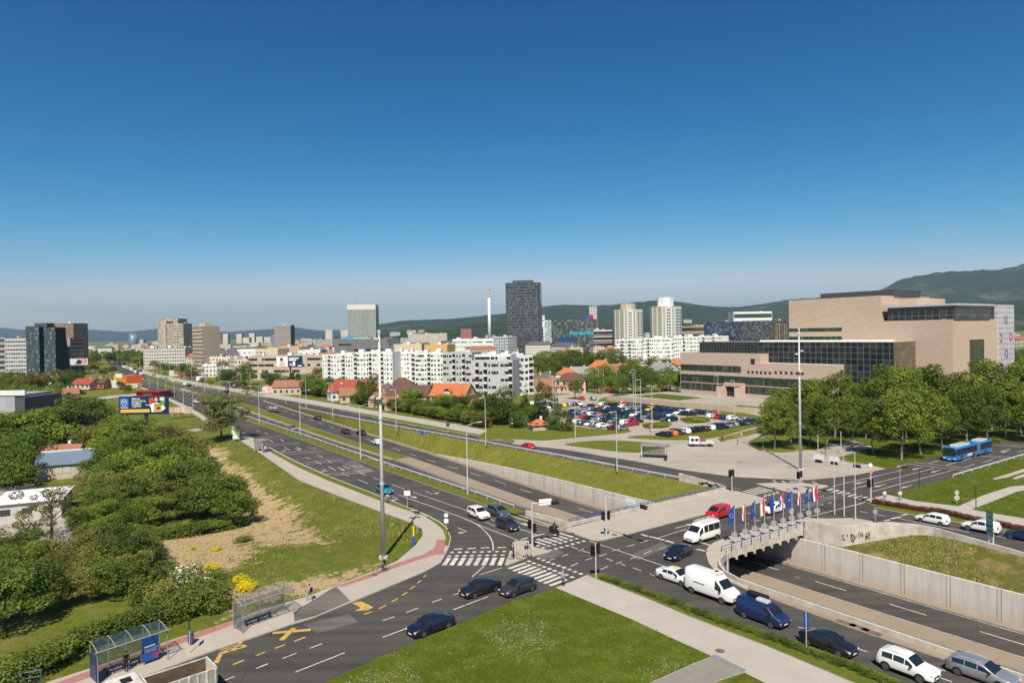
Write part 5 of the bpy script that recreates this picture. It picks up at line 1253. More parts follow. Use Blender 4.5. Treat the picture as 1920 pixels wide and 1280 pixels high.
for nm,pa,pb,py,Y,lb in (('round_tower',1150,1205,580,665,'left one of two pale olive panelled residential towers'),('round_tower',1219,1277,574,655,'right one of two pale olive panelled residential towers')):
    c=AT((pa+pb)/2,Y+14); z=ztop(py,(pa+pb)/2,Y); R0=(pb-pa)/2/F*Y*1.04
    t=thing(nm,lb,'tower',(c.x,c.y,0),0,'pair of residential towers')
    P=[]
    for k in range(8):
        a=math.pi/8+k*math.pi/4; P.append((R0*math.cos(a),R0*math.sin(a)))
    TW_=facade('tower_panels_'+('a' if pa<1200 else 'b'),(.60,.60,.585),(.06,.06,.058),2.6,2.85,.42,.5,rough=.6,grough=.2,vary=.6)
    b=MB(); b.prism(P,0,z); b.build('walls',TW_,t)
    ol=plain('olive_panel',(.30,.31,.19),.7,var=.05)
    for k in (4,5,6):
        a,c2_=Vector((*P[k],0)),Vector((*P[(k+1)%8],0)); d=(c2_-a); l=d.length; d.normalize(); nv=Vector((d.y,-d.x,0))
        if k==5 or k==4:
            for f in range(18):
                b=MB()
                for u in ((.06,.2),(.8,.94)) if k==5 else ((.1,.42),(.58,.9)):
                    p,q=a+d*l*u[0]+nv*.05,a+d*l*u[1]+nv*.05; zz=z*f/18
                    b.quad([(p.x,p.y,zz+.3),(q.x,q.y,zz+.3),(q.x,q.y,zz+z/18-.2),(p.x,p.y,zz+z/18-.2)])
                b.build('panel',ol,t)
        if k==6 or k==5:
            me=MB().box(-1.6,1.6,-1.1,.1,0,1.0).mesh('balcony',[BALC])
            for f in range(1,18): put('balcony',me,t,(a+d*l*(.5 if k==5 else .3))+Vector((0,0,z*f/18)),math.atan2(d.y,d.x))
            if k==6:
                for f in range(1,18): put('balcony',me,t,(a+d*l*.75)+Vector((0,0,z*f/18)),math.atan2(d.y,d.x))
    MB().prism([(x*.52,y*.52) for x,y in P],z,z+(6 if pa<1200 else 9)).build('roof_house',[BEIGE if pa<1200 else WH],t)
CH=facade('ribbed_tower',(.36,.38,.36),(.05,.07,.07),1.6,2.9,.66,.74,rough=.5,grough=.15,vary=.4)
t,L,z=block('ribbed_tower','grey green tower with white vertical ribs and a blank white top band','tower',652,1100,705,1100,571,26,CH,1,style='none',roofn=0,parap=0)
MB().box(-.1,L+.1,-.3,.0,z-8,z+.1).build('white_band',facade('ribbed_band',(.72,.71,.68),(.42,.42,.41),1.6,30,.35,1,vary=0),t)
MB().cyl((L*.26,8,z),(L*.26,8,z+9),.3,.1,5).build('roof_mast',plain('red_sign',(.5,.02,.03),.4),t)
for k in range(16): MB().box(L*k/15-.11,L*k/15+.11,-.4,-.05,0,z-8).build('rib',WH,t)
# chimney
c=AT(918,1500); h=ztop(543,916,1500)
t=thing('striped_chimney','tall slim white chimney with red and white striped top','chimney',(c.x,c.y,0))
MB().cyl((0,0,0),(0,0,h*.86),3.9,2.7,20).build('shaft',WH,t,smooth=True)
for k in range(7): MB().cyl((0,0,h*(.86+.02*k)),(0,0,h*(.88+.02*k)),2.68,2.66,20).build('band',plain('red_band',(.5,.03,.04),.6,var=.05) if k%2==0 else WH,t)
MB().cyl((0,0,h*.6),(0,0,h*.605),3.5,3.5,20).build('platform',MT['steel'],t)
# ---------------- middle distance, left to right
CG=facade('grey_strip_office',(.50,.50,.52),(.05,.055,.06),2.1,3.3,.8,.5,vary=.6)
block('grey_office','pale grey ribbon window office at the left edge','office building',-30,560,9,560,634,30,plain('mid_grey',(.33,.33,.35),.6),7,style='band',roofn=1,group='left office cluster')
block('grey_office','light grey office with rows of small dark windows, left of the dark glass block','office building',9,560,51,560,634,25,CG,7,style='none',roofn=2,group='left office cluster')
BG=facade('blue_glass',(.05,.065,.075),(.025,.045,.055),1.6,3.6,.86,.62,rough=.3,grough=.05,vary=.7)
block('glass_office','dark blue glass office, left half beside a recessed stair bay','office building',48,545,73,545,613,20,BG,9,style='none',roof=ROOFD,roofn=0)
block('stair_bay','recessed bay with pale slabs between two dark blue glass halves','building',73.3,552,81.6,552,614,14,plain('mid_grey',(.33,.33,.35),.6),9,style='band',roofn=0,bandf=.62)
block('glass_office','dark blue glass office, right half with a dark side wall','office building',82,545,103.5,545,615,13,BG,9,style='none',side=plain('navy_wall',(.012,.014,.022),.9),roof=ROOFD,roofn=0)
t,L,z=block('plant_room','black framed plant room standing on the left glass office roof','roof structure',65,548,88,548,607,9,ROOFD,1,style='none',roofn=0,z0=ztop(613,70,548)); 
block('side_office','pale slab office with deep dark balcony strips and a red roof sign','office building',131,570,156,585,634,26,plain('mid_grey',(.33,.33,.35),.6),9,style='band',roofn=0,bandf=.66)
block('dark_link','dark blue wing between the glass office and the slab office','office building',104,556,131,575,634,20,plain('navy_wall',(.012,.014,.022),.9),8,9,win=(1,.9),roofn=0)
t,L,z=block('roof_sign','red roof sign on the slab office','sign',136,571,154,582,633,.6,plain('crimson_letters',(.45,.04,.13),.5),1,style='none',roofn=0,z0=ztop(637.5,145,575),parap=.05)
BR=facade('brown_tower_wall',(.24,.15,.11),(.10,.085,.08),1.6,3.0,.7,.5,vary=.5)
block('brown_tower','reddish brown office tower behind the dark glass block','tower',95,760,138,760,607,26,BR,12,style='none',roofn=2)
ROUG=facade('old_tower_wall',(.40,.34,.28),(.08,.07,.065),2.6,2.9,.62,.48,rough=.7,grough=.3,vary=1)
block('stepped_tower','beige residential tower, tallest middle slab of the left group','tower',304,760,334,760,598,22,ROUG,18,style='none',roofn=1,side=BEIGE)
block('stepped_tower','beige residential tower, lower left shoulder of the left group','tower',296,745,312,745,604,16,BEIGE,17,6,win=(.8,1.2),roofn=0)
block('stepped_tower','beige residential tower, lower right shoulder with balconies','tower',313,740,344,740,607,20,ROUG,17,style='none',roofn=1)
block('podium','long pale low rise under the beige residential towers','building',268,640,346,640,653,24,facade('podium_wall',(.52,.50,.47),(.07,.07,.07),2.4,3,.6,.45,vary=.7),3,style='none',roofn=6)
block('slim_block','narrow pale tower right of the beige residential towers','tower',345,900,357,900,617,18,facade('pale_tower_wall',(.6,.55,.48),(.1,.1,.1),2.6,2.9,.5,.45),14,style='none')
# the slab with a blank end wall
A,ang,L=frame_px(381.5,556,412,574)
t=thing('slab_tower','beige slab tower with a blank end wall and a gridded left face','tower',(A.x,A.y,0),ang)
z=ztop(611.5,400,565); z2=z
BL=plain('slab_beige',(.56,.45,.33),.8,var=.06,sc_=.15)

SB=facade('slab_face',(.44,.37,.29),(.08,.075,.07),3.1,2.95,.72,.6,rough=.7,grough=.3,vary=1)
D=AT(361,585)
_c,_s=math.cos(-ang),math.sin(-ang); _d=D-A; dl=(_c*_d.x-_s*_d.y,_s*_d.x+_c*_d.y)
b=MB(); b.prism([(0,0),(L,0),(L+dl[0],dl[1]),dl],0,z); b.build('end_wall',[BL],t); b=MB(); b.prism([(L*.3+dl[0]*.3,dl[1]*.3),(L*.7+dl[0]*.3,dl[1]*.3),(L*.7+dl[0]*.8,dl[1]*.8),(L*.3+dl[0]*.8,dl[1]*.8)],z,z+3); b.build('roof_house',[BL],t)
dd=Vector((D.x-A.x,D.y-A.y,0)); la=math.atan2(dd.y,dd.x)-ang
b=MB(); l=dd.length; u=Vector((math.cos(la),math.sin(la),0)); 
P0=Vector((-.02,0,0)); P1=u*l
nv=Vector((-u.y,u.x,0)); nv=nv if nv.x<0 else -nv; P0=nv*.04+u*.2; P1=nv*.04+u*(l-.2)
b.quad([(P1.x,P1.y,0),(P0.x,P0.y,0),(P0.x,P0.y,z),(P1.x,P1.y,z)])
b.build('balcony_face',[SB],t)
for k in range(1,12):
    b=MB()
    p,q=P0+nv*.5,P1+nv*.5; zz=z*k/12.2
    b.quad([(q.x,q.y,zz),(p.x,p.y,zz),(p.x,p.y,zz+.9),(q.x,q.y,zz+.9)]); b.quad([(q.x,q.y,zz+.9),(p.x,p.y,zz+.9),(P0.x,P0.y,zz+.9),(P1.x,P1.y,zz+.9)]); b.build('balcony_row',BL,t)
block('low_shop','long low pale shop roof right of the beige slab tower','building',380,520,468,535,686,30,WH,1,style='none',roofn=3,roof=WH)
block('office_row','long low office with three rows of dark windows behind the second billboard','office building',466,450,605,440,668,18,BEIGE,4,24,win=(2.6,1.5),roofn=3)
block('school','cream three storey block with grey roof left of the long low office','building',444,560,478,545,656,14,WH,4,9,win=(1.3,1.5),roof=RGY,roofn=0)
block('school','pale arched building right of the cream three storey block','building',478,540,520,535,655,16,CREAM,4,6,win=(1,1.3),roofn=0)
block('long_roof','dark roofed hall behind the pale arched building','hall',500,620,560,610,651,20,BEIGE,2,10,roof=RGY,roofn=2)
block('long_roof','pale hall left of the slanted grey office','hall',558,600,600,600,657,20,WH,3,9,roofn=2)
# slanted grey office
A,ang,L=frame_px(636,600,733,590); t=thing('slanted_office','low grey office with slanted walls and blue roof panels behind the white apartments','office building',(A.x,A.y,0),ang)
z=ztop(635,680,595)
P=[(-4,0),(L+4,0),(L-1,0),(3,0)]
b=MB(); b.v=[(-2,0,0),(L+2,0,0),(L+2,26,0),(-2,26,0),(-5,-2,z),(L-3,-2,z),(L-3,26,z),(-5,26,z)]; b.f=[(0,1,5,4),(1,2,6,5),(2,3,7,6),(3,0,4,7),(4,5,6,7)]; b.m=[0]*5
b.build('walls',plain('zinc',(.22,.225,.235),.5,.2,var=.1,sc_=.3),t)
for z_,x0,x1 in ((z*.62,L*.3,L*.86),(z*.8,0,L*.25),(z*.34,L*.2,L*.8)): MB().box(x0,x1,-2.2,-1.2 if z_>z*.5 else -.6,z_,z_+1.0).build('window_band',WIN,t)
MB().box(0,L*.45,4,10,z,z+2.0).build('roof_panel',plain('blue_sheet',(.08,.30,.62),.5),t); MB().box(L*.46,L*.52,4,9,z,z+2.2).build('roof_panel',plain('orange_sheet',(.6,.3,.05),.5),t); MB().box(L*.28,L*.62,-1.5,3,z,z+1.2).build('roof_panel',plain('pale_green_sheet',(.4,.5,.42),.5),t)
# white apartments
block('apartment_block','white apartment block, leftmost of the long stepped row','apartment block',603,400,662,392,666,14,WH,7,11,win=(.9,1.1),balc=(2,7),seed=2,roofn=4,group='white apartment row')
block('apartment_block','white apartment block with a dark vertical glass slot, second in the stepped row','apartment block',663,386,735,380,662,14,WH,7,13,win=(.9,1.1),balc=(0,5,9),seed=3,roofn=5,group='white apartment row')
block('apartment_block','white apartment block with blank stair towers, behind the tall mast','apartment block',737,392,792,388,661,14,WH,7,9,win=(.9,1.1),balc=(1,),seed=4,roofn=4,group='white apartment row')
block('apartment_block','white apartment block with blinds, fourth in the stepped row','apartment block',771,372,830,366,663,14,WH,7,10,win=(1.5,1.1),balc=(0,5),seed=5,roofn=4,group='white apartment row')
block('apartment_block','grey apartment block with balconies beyond the yellow house','apartment block',829,350,884,345,662,14,GR,6,9,win=(1.4,1.2),balc=(3,6),seed=6,roofn=1,roof=ROOFD,group='grey apartments')
block('apartment_block','large light grey apartment block nearest the road, with deep balconies','apartment block',882,296,960,292,678,14,GR,5,10,win=(1.5,1.2),balc=(1,3,9),seed=7,roofn=0,group='grey apartments')
block('penthouse','set back top storey of the large light grey apartment block','roof storey',889,300,957,296,667,10,WH,1,9,win=(2.2,1.3),balc=(),seed=8,roofn=4,z0=ztop(678,920,296)+.02,roof=ROOFG)
block('apartment_block','light grey apartment block right of the largest one, with white balconies','apartment block',958,305,998,312,669,14,WH,6,5,win=(1.6,1.3),balc=(1,4),seed=9,roofn=3,group='grey apartments')
L_=[]
for pa,pb,Ya,Yb,py,s,bl,lb in ((1153,1205,560,550,634,11,(3,7),'left'),(1205,1262,548,545,631,12,(2,),'second'),(1262,1312,560,565,628,13,(5,),'third'),(1312,1366,590,600,627,14,(1,6),'right')):
    block('apartment_block','white seven storey apartment block, %s section of the group under the twin towers'%{'left':'leftmost','second':'second','third':'third','right':'rightmost'}[lb],'apartment block',pa,Ya,pb,Yb,py+4,14,WH,7,14,win=(1.0,1.2),balc=bl,seed=s,roofn=7,group='white apartments under the twin towers')
block('glass_hotel','wide dark blue glass office left of the library with coloured vertical rods','office building',1320,620,1395,600,604,25,facade('dark_panel_glass',(.03,.04,.06),(.02,.03,.055),1.5,2.4,.88,.88,rough=.3,grough=.05,vary=.7),8,style='none',roof=ROOFD,roofn=0)
t,L,z=block('glass_office','dark mosaic glass office directly behind the library wing','office building',1392,560,1480,548,602,25,facade('mosaic_glass',(.06,.06,.065),(.02,.024,.035),.9,1.2,.8,.8,rough=.4,grough=.1,vary=1),8,style='none',roof=ROOFD,roofn=2)
for i,(f,c) in enumerate(((.72,(.6,.3,.04)),(.75,(.1,.35,.08)),(.79,(.5,.45,.04)),(.86,(.5,.05,.04)),(.9,(.55,.25,.04)),(.94,(.1,.35,.08)),(.97,(.05,.2,.5)),(1.0,(.5,.05,.03)))): MB().cyl((L*f,-.5,z-22),(L*f,-.5,z-2),.22,.22,6).build('coloured_rod',plain('rod_%d'%i,c,.5,var=0),t)
block('brown_slab','brown horizontal slab building between the twin towers and the glass office','building',1277,700,1322,690,612,20,plain('brown_slab',(.34,.27,.20),.7),5,style='band',roofn=1)
block('white_hall','white framed hospital like building on the skyline behind the library','building',1376,780,1448,780,585,20,WH,4,style='band',roofn=1,z0=10)
block('grey_tower','pale grey mid rise behind the right of the glass tower','building',1019,900,1034,900,601,16,facade('pale_blue_glass',(.35,.42,.44),(.18,.25,.27),2,3,.8,.6),8,style='none',roofn=0)
block('white_column','narrow white building beside the glass tower','building',1014,860,1022,860,592,14,WH,12,3,roofn=0)
# small towers on the skyline
def sk(pa,pb,py,Y,lb,mat,rn=1): block('distant_tower',lb,'tower',pa,Y,pb,Y,py,18,mat,1,style='none',roofn=rn,group='towers on the skyline')
PT=facade('skyline_tower',(.62,.56,.48),(.14,.13,.13),2.8,2.9,.5,.5,vary=.5); BT=facade('blue_round',(.18,.24,.30),(.08,.12,.16),2,3,.8,.6)
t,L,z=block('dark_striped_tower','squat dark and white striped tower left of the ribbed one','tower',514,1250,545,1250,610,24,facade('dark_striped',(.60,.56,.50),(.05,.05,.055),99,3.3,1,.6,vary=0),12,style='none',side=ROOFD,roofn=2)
sk(610,623,619,1700,'pale twin slab tower left of the ribbed tower',PT); sk(639,652,619,1750,'reddish white tower just left of the ribbed tower',PT)
sk(418,427,626,2100,'leftmost of three small towers right of the beige slab',PT);sk(443,453,626,2100,'middle of three small towers right of the beige slab',PT);sk(467,477,625,2100,'right of three small towers right of the beige slab',PT)
sk(455,467,633,2000,'short pale tower between the small towers',PT,0);sk(480,492,631,2000,'short beige block right of the three small towers',PT,0);sk(495,507,632,1900,'short orange beige block left of the striped tower',PT,0);sk(508,514,628,1900,'narrow grey block touching the striped tower',BT,0)
c=AT(250,1900); t=thing('round_office','round blue grey office tower on the left skyline','tower',(c.x,c.y,0)); MB().cyl((0,0,0),(0,0,ztop(626,250,1900)),11,11,24).build('walls',BT,t,smooth=True)
sk(262,268,637,2000,'tiny white tower right of the round blue one',PT,0); sk(348,360,632,1500,'small slab right of the narrow pale tower',PT,0)
block('striped_block','red brown block with white stripes left of the chimney','building',864,1300,884,1300,617,16,facade('red_block',(.25,.08,.08),(.4,.3,.3),3,3,.4,.3),7,style='none',roofn=0)
block('white_institute','long white institute with stepped roof below the chimney','building',848,760,925,745,636,24,WH,4,22,win=(2,1.2),roofn=4)
block('blue_block','blue edged modern apartment block left of the glass tower','apartment block',925,700,952,690,632,16,facade('blue_edged',(.50,.52,.55),(.06,.08,.14),3,3,.6,.55,vary=.8),7,style='none',roofn=2)
block('long_institute','long pale building on the skyline behind the white institute','building',765,1150,838,1150,626,20,facade('long_wall',(.55,.5,.43),(.12,.11,.1),3,3.2,.6,.45,vary=.6),5,style='none',roofn=6)
block('orange_hall','low building with an orange yellow band roof','hall',795,560,838,555,647,20,plain('orange_render',(.62,.40,.14),.7),2,10,roofn=2)
block('cream_hall','low cream hall beyond the white apartments','hall',737,600,790,600,646,20,CREAM,2,10,roofn=2)
# low service building on the left and yard buildings
A=GZ(-30,905)
t=thing('workshop','grey panel clad workshop with a dark corner at the left edge','building',(AT(-40,205).x,205,-2.2),R_(-2)); B=AT(26,205).x-AT(-40,205).x
MB().box(0,B,0,16,0,ztop(741,10,205)+2.2).build('walls',facade('panel_clad',(.36,.38,.41),(.28,.29,.31),2.6,5,.97,.98,vary=.1,rough=.5,grough=.5),t)
MB().box(B+.02,B+3.1,0,16,0,ztop(744,30,205)+2).build('dark_corner',plain('dark_cladding',(.08,.08,.085),.5),t)
MB().box(-.3,B+3.4,-.3,.3,ztop(741,10,205)+2.2,ztop(736,10,205)+2.9).build('parapet',WH,t)
for k in range(3): MB().box(B*.5+k*2.6,B*.5+k*2.6+1.9,-.06,.04,4.4,5.2).build('window',WIN,t)
# gabled houses
def house(px,Y,w_,d,he,hr,yaw,wm_,rm,label,hip=False,z0=0.,rows=1,dormer=False,group='houses'):
    c=AT(px,Y); t=thing('gabled_house' if not hip else 'hipped_house',label,'house',(c.x,c.y,z0),yaw,group)
    MB().box(-w_/2,w_/2,-d/2,d/2,0,he).build('walls',wm_,t)
    o=.5; b=MB(); i=min(w_/2-.2,d*.45) if hip else -o*.8
    R0,R1=(-w_/2+i,0,hr),(w_/2-i,0,hr)
    a,b1,c1,d1=(-w_/2-o,-d/2-o,he-.25),(w_/2+o,-d/2-o,he-.25),(w_/2+o,d/2+o,he-.25),(-w_/2-o,d/2+o,he-.25)
    b.quad([a,b1,R1,R0]); b.quad([c1,d1,R0,R1])
    if hip: b.quad([b1,c1,R1]); b.quad([d1,a,R0])
    b.quad([a,d1,c1,b1]); b.build('roof',rm,t)
    if not hip:
        g=MB()
        for sx in (-1,1): g.quad([(sx*w_/2,-d/2,he),(sx*w_/2,d/2,he),(sx*w_/2,0,hr-.25)])
        g.build('gable',wm_,t)
    n=max(2,int(w_/2.6)); me=winmesh(1.1,1.25)
    for k in range(n):
        for r in range(rows): put('window',me,t,(-w_/2+w_*(k+.5)/n,-d/2,1.1+r*2.8))
    m2=max(1,int(d/3.2))
    for k in range(m2):
        for sx,rz in ((-1,-math.pi/2),(1,math.pi/2)):
            for r in range(rows): put('window',me,t,(sx*w_/2,-d/2+d*(k+.5)/m2,1.1+r*2.8),rz)
    if not hip and hr-he>2.4:
        for sx,rz in ((-1,-math.pi/2),(1,math.pi/2)): put('window',winmesh(.9,1.0),t,(sx*w_/2,0,he+.5),rz)
    MB().box(w_*.2-.3,w_*.2+.3,.4,1.0,hr-1.2,hr+.7).build('chimney',WH if wm_ is not PINK else PINK,t)
    if dormer:
        MB().box(-1.3,1.3,-d/2-.1,-d/2+2.6,he-.2,he+1.5).build('dormer',wm_,t); q=MB(); q.quad([(-1.7,-d/2-.4,he+1.4),(0,-d/2-.4,he+2.6),(0,-d*.12,he+2.6),(-1.7,-d*.2,he+1.4)]); q.quad([(0,-d/2-.4,he+2.6),(1.7,-d/2-.4,he+1.4),(1.7,-d*.2,he+1.4),(0,-d*.12,he+2.6)]); q.build('dormer_roof',rm,t)
    return t
house(848,255,14,11,5.6,9.6,-.35,CREAM,RO,'cream two storey house with a bright orange dormered roof by the trees',rows=2,dormer=True)
house(829,272,9,9,5,8.0,-.3,WH,RR,'white house with dark red roof left of the cream house')
house(895,235,8,7,3.8,6.2,.2,BEIGE,RO,'low house under an orange pyramid roof right of the cream house',hip=True)
house(768,268,16,12,4.6,8.4,-.15,WH,RB,'wide house with a large dark brown roof left of the cream house')
house(752,310,12,10,5,8.8,.05,BEIGE,RB,'brown roofed house behind the widest brown roof',hip=True)
house(725,290,9,8,4.5,7.5,.3,CREAM,RGY,'small house with a dark grey hipped roof behind the tall mast',hip=True)
house(714,268,8,7,3.6,6,.9,PINK,RTL,'small terracotta roofed house right of the tall mast')
house(736,258,7,6,2.6,4.8,.2,PINK,RTL,'low terracotta lean to by the white van behind the hedge')
house(649,315,11,9,4.4,8.0,-.2,WH,RR,'white house with a red gabled roof at the left of the house row')
house(632,300,8,7,4,6.9,.5,WH,RR,'small white gabled house with a red roof before the first apartments')
house(662,290,12,8,3.2,6.3,.3,PINK,RTL,'long terracotta roofed house left of the tall mast')
house(682,330,8,7,4,7,.1,CREAM,RTL,'small brown red roof peeking behind the dark tree')
house(700,300,8,7,4,7,.6,CREAM,RO,'orange roofed house right of the dark tree')
house(541,335,14,9,4,7,.0,BEIGE,RTL,'red roofed shed under the second billboard')
house(1070,318,14,10,6,9.2,-.2,PINK,RB,'pink two storey house with a dark brown hipped roof by the car park',hip=True,rows=2)
house(1030,318,14,9,3.2,6.6,-.1,PINK,RTL,'long low pink house with terracotta roof left of the pink house')
house(1062,375,11,9,5.4,8.6,-.2,WH,RO,'white house with an orange roof behind the pink ones',hip=True)
house(1088,378,10,9,5.2,8.9,.1,WH,ROOFG,'white house with a pale grey roof right of the orange roof')
house(1125,395,15,11,7,11.5,-.25,CREAM,RO,'cream villa with a tall orange hipped roof, highest of the houses',hip=True,rows=2)
house(1150,365,12,10,6,10,-.9,PINK,RTL,'pink gabled house facing the car park trees',rows=2)
house(1155,400,12,9,5.6,9,.1,PINK,RO,'long orange roofed house behind the pink gabled one')
house(1216,345,9,8,4.6,7,.0,CREAM,RR,'small red roofed house between trees left of the grey gable')
house(1243,350,12,12,7.6,11.6,-.95,GR,ROOFG,'tall pale blue grey gabled building with large arched glazing',rows=2)
house(1270,400,9,8,8,11,.2,CREAM,RO,'house whose orange roof just shows left of the library',rows=2)
house(1005,340,10,8,5,7.4,.1,GR,RGY,'dark grey house right of the light grey apartments',hip=True)
house(1024,350,9,8,5,7.6,.1,GR,RGY,'second dark grey roofed house by the park trees',hip=True)
t=house(1007,196,4.6,3.6,1.9,3.2,.3,BEIGE,RO,'little garden shed with a faded orange roof between flowering trees',hip=True)
house(112,330,14,9,2.6,5.2,.6,WH,RTL,'long low house with faded terracotta roof on the left lane')
house(96,420,12,9,4,7,.2,WH,RTL,'terracotta roofed house behind the left lane')
house(160,395,12,9,3.2,6.2,-.2,CREAM,RR,'white walled house with terracotta chimney on the left')
house(178,398,12,8,3.6,6.0,.1,RTL,RB,'brick and brown roofed house on the left meadow edge')
# buildings of the left yard
t=house(106,162,11,7,3.0,5.8,-.05,BEIGE,RTL,'old house with a mossy red brown roof and two chimneys in the left yard',z0=-2.2)
A=GZ(66,902); B=GZ(171,893)
ang=math.atan2(B.y-A.y,B.x-A.x); L=(B-A).length
t=thing('annex','long low yard building with a blue grey sheet roof and pale walls','building',(A.x,A.y,-2.2),ang)
MB().box(0,L,0,5,0,3.4).build('walls',BEIGE,t)
b=MB(); b.quad([(-.3,-.5,3.3),(L+.3,-.5,3.3),(L+.3,5.2,5.5),(-.3,5.2,5.5)]); b.quad([(-.3,5.2,5.5),(L+.3,5.2,5.5),(L+.3,5.2,3.3),(-.3,5.2,3.3)]); b.quad([(-.3,-.5,3.3),(-.3,5.2,5.5),(-.3,5.2,3.3)]); b.build('sheet_roof',facade('sheet_roof',(.11,.15,.21),(.14,.185,.25),.5,50,.8,1,vary=0,rough=.5,grough=.5),t)
MB().box(-.3,L+.3,5.15,5.4,5.4,5.75).build('ridge',WH,t)
for k in (.42,.56): put('window',winmesh(1.3,1.5,WINB),t,(L*k,0,1.4))
A=GZ(-12,985); t=thing('flat_roof_shed','long shed under a bright white flat roof at the left edge','shed',(A.x,A.y,-2.2),ang-.02)
MB().box(0,9.5,0,10,0,3.3).build('walls',plain('yard_wall',(.5,.48,.45),.8),t); MB().box(-.4,9.9,-.4,10.4,3.3,3.6).build('flat_roof',plain('white_sheet',(.75,.76,.78),.5,var=.04),t)
for k in range(3): put('window',winmesh(1.4,1.0),t,(1.6+k*3,0,1.4))
# ---------------- the wider city
def city():
    rnd=random.Random(21)
    wl_=[(.62,.60,.56),(.55,.48,.38),(.60,.52,.42),(.5,.5,.5),(.66,.64,.6)]
    V=[]
    for i in range(10):
        w_=rnd.uniform(14,34); d=rnd.uniform(10,16); h=rnd.uniform(7,17); fm=facade('city_wall_%d'%i,wl_[i%5],(.07,.07,.075),rnd.uniform(2.3,3.2),rnd.uniform(2.8,3.2),.5,.48,vary=.8)
        b=MB()
        if i%2: 
            b.box(-w_/2,w_/2,-d/2,d/2,0,h,0); hr=h+3.5
            b.quad([(-w_/2-.4,-d/2-.4,h-.1),(w_/2+.4,-d/2-.4,h-.1),(w_/2-3,0,hr),(-w_/2+3,0,hr)],1); b.quad([(w_/2+.4,d/2+.4,h-.1),(-w_/2-.4,d/2+.4,h-.1),(-w_/2+3,0,hr),(w_/2-3,0,hr)],1)
            b.quad([(w_/2+.4,-d/2-.4,h-.1),(w_/2+.4,d/2+.4,h-.1),(w_/2-3,0,hr)],1); b.quad([(-w_/2-.4,d/2+.4,h-.1),(-w_/2-.4,-d/2-.4,h-.1),(-w_/2+3,0,hr)],1)
            V.append(b.mesh('house',[fm,(RTL,RR,RO,RB,RGY)[i//2]]))
        else:
            b.box(-w_/2,w_/2,-d/2,d/2,0,h,0,1); b.box(-w_/4,-w_/4+3,-1,2,h,h+2.2,0); b.box(w_/5,w_/5+2,-1,1,h,h+1.5,0)
            V.append(b.mesh('block',[fm,ROOFG]))
    flat=[];red=[]
    def add(px,Y,k=None,sc_=1,z=0):
        c=AT(px,Y); i=rnd.randrange(10) if k is None else k
        o=put('city_house' if i%2 else 'city_block',V[i],None,(c.x,c.y,z),rnd.choice([0,.2,-.3,A1,A1+1.57]),scale=sc_); tag(o,None,'building',group='red roofed city houses' if i%2 else 'plain city blocks'); (red if i%2 else flat).append(o)
    for _ in range(44): add(rnd.uniform(412,640),rnd.uniform(470,800),rnd.choice([1,3,5,7,9,0,2,4]))
    for _ in range(60): add(rnd.uniform(420,960),rnd.uniform(640,1400))
    for _ in range(14): add(rnd.uniform(1010,1160),rnd.uniform(560,900))
    for _ in range(16): add(rnd.uniform(170,300),rnd.uniform(1000,2400))
    for _ in range(16): add(rnd.uniform(340,440),rnd.uniform(560,1500))
    for _ in range(50): add(rnd.uniform(150,1000),rnd.uniform(1400,2800),sc_=1.25)
    for _ in range(24): add(rnd.uniform(1010,1500),rnd.uniform(750,1600))
    for _ in range(22): add(rnd.uniform(1180,1500),rnd.uniform(1500,2600),sc_=1.2)
    for _ in range(8): add(rnd.uniform(1895,1990),rnd.uniform(480,1100))
    for _ in range(10): add(rnd.uniform(-30,60),rnd.uniform(700,1500))
    # terraces climbing the hill foot
    for _ in range(40):
        px=rnd.choice([rnd.uniform(1275,1500),rnd.uniform(1280,1480),rnd.uniform(740,960),rnd.uniform(1890,1990)]); Y=3450; c=AT(px,Y)
        add(px,rnd.uniform(3300,3900),None,1.6,rnd.uniform(22,70) if px>1000 else rnd.uniform(15,40))
    number(flat,'{n}plain pale block from the left in the wider city'); number(red,'{n}tile roofed city house from the left in the wider city')
city()
# ================================================================== vehicles
def paint(name,c,metal=.0):
    if name in _mc: return _mc[name]
    m,t,b=nodes(name); b.inputs['Base Color'].default_value=C4(c); b.inputs['Roughness'].default_value=.32; b.inputs['Metallic'].default_value=metal
    b.inputs['Coat Weight'].default_value=.8; b.inputs['Coat Roughness'].default_value=.05
    n=noise(t,objco(t),3,5); t.links.new(ramp(t,n,.2,.9),b.inputs['Roughness']); r_=b.inputs['Roughness'].links[0].from_node; r_.inputs[3].default_value=.22; r_.inputs[4].default_value=.48
    _mc[name]=m; return m
PC={'white':paint('paint_white',(.70,.70,.69)),'black':paint('paint_black',(.010,.011,.013)),'navy':paint('paint_navy',(.006,.009,.026)),'grey':paint('paint_grey',(.045,.048,.054),.4),
 'silver':paint('paint_silver',(.38,.40,.42),.6),'blue':paint('paint_blue',(.009,.022,.085)),'steel blue':paint('paint_steel_blue',(.12,.15,.19),.5),'red':paint('paint_red',(.42,.012,.016)),'teal':paint('paint_teal',(.006,.20,.28)),
 'maroon':paint('paint_maroon',(.11,.01,.015)),'orange':paint('paint_orange',(.62,.15,.01)),'yellow':paint('paint_yellow',(.70,.48,.02)),'green':paint('paint_green',(.015,.09,.035)),'sky blue':paint('paint_sky_blue',(.012,.19,.52))}
HL=plain('headlamp',(.75,.78,.8),.1,.2,var=0,spec=.9); TLM=plain('tail_lamp',(.30,.01,.01),.2,var=0); PL=plain('plate_white',(.7,.7,.68),.5,var=0)
AR=plain('wheel_arch_black',(.008,.008,.009),.9,var=0)
def interp(T,x): return lerp_tab(T,x)
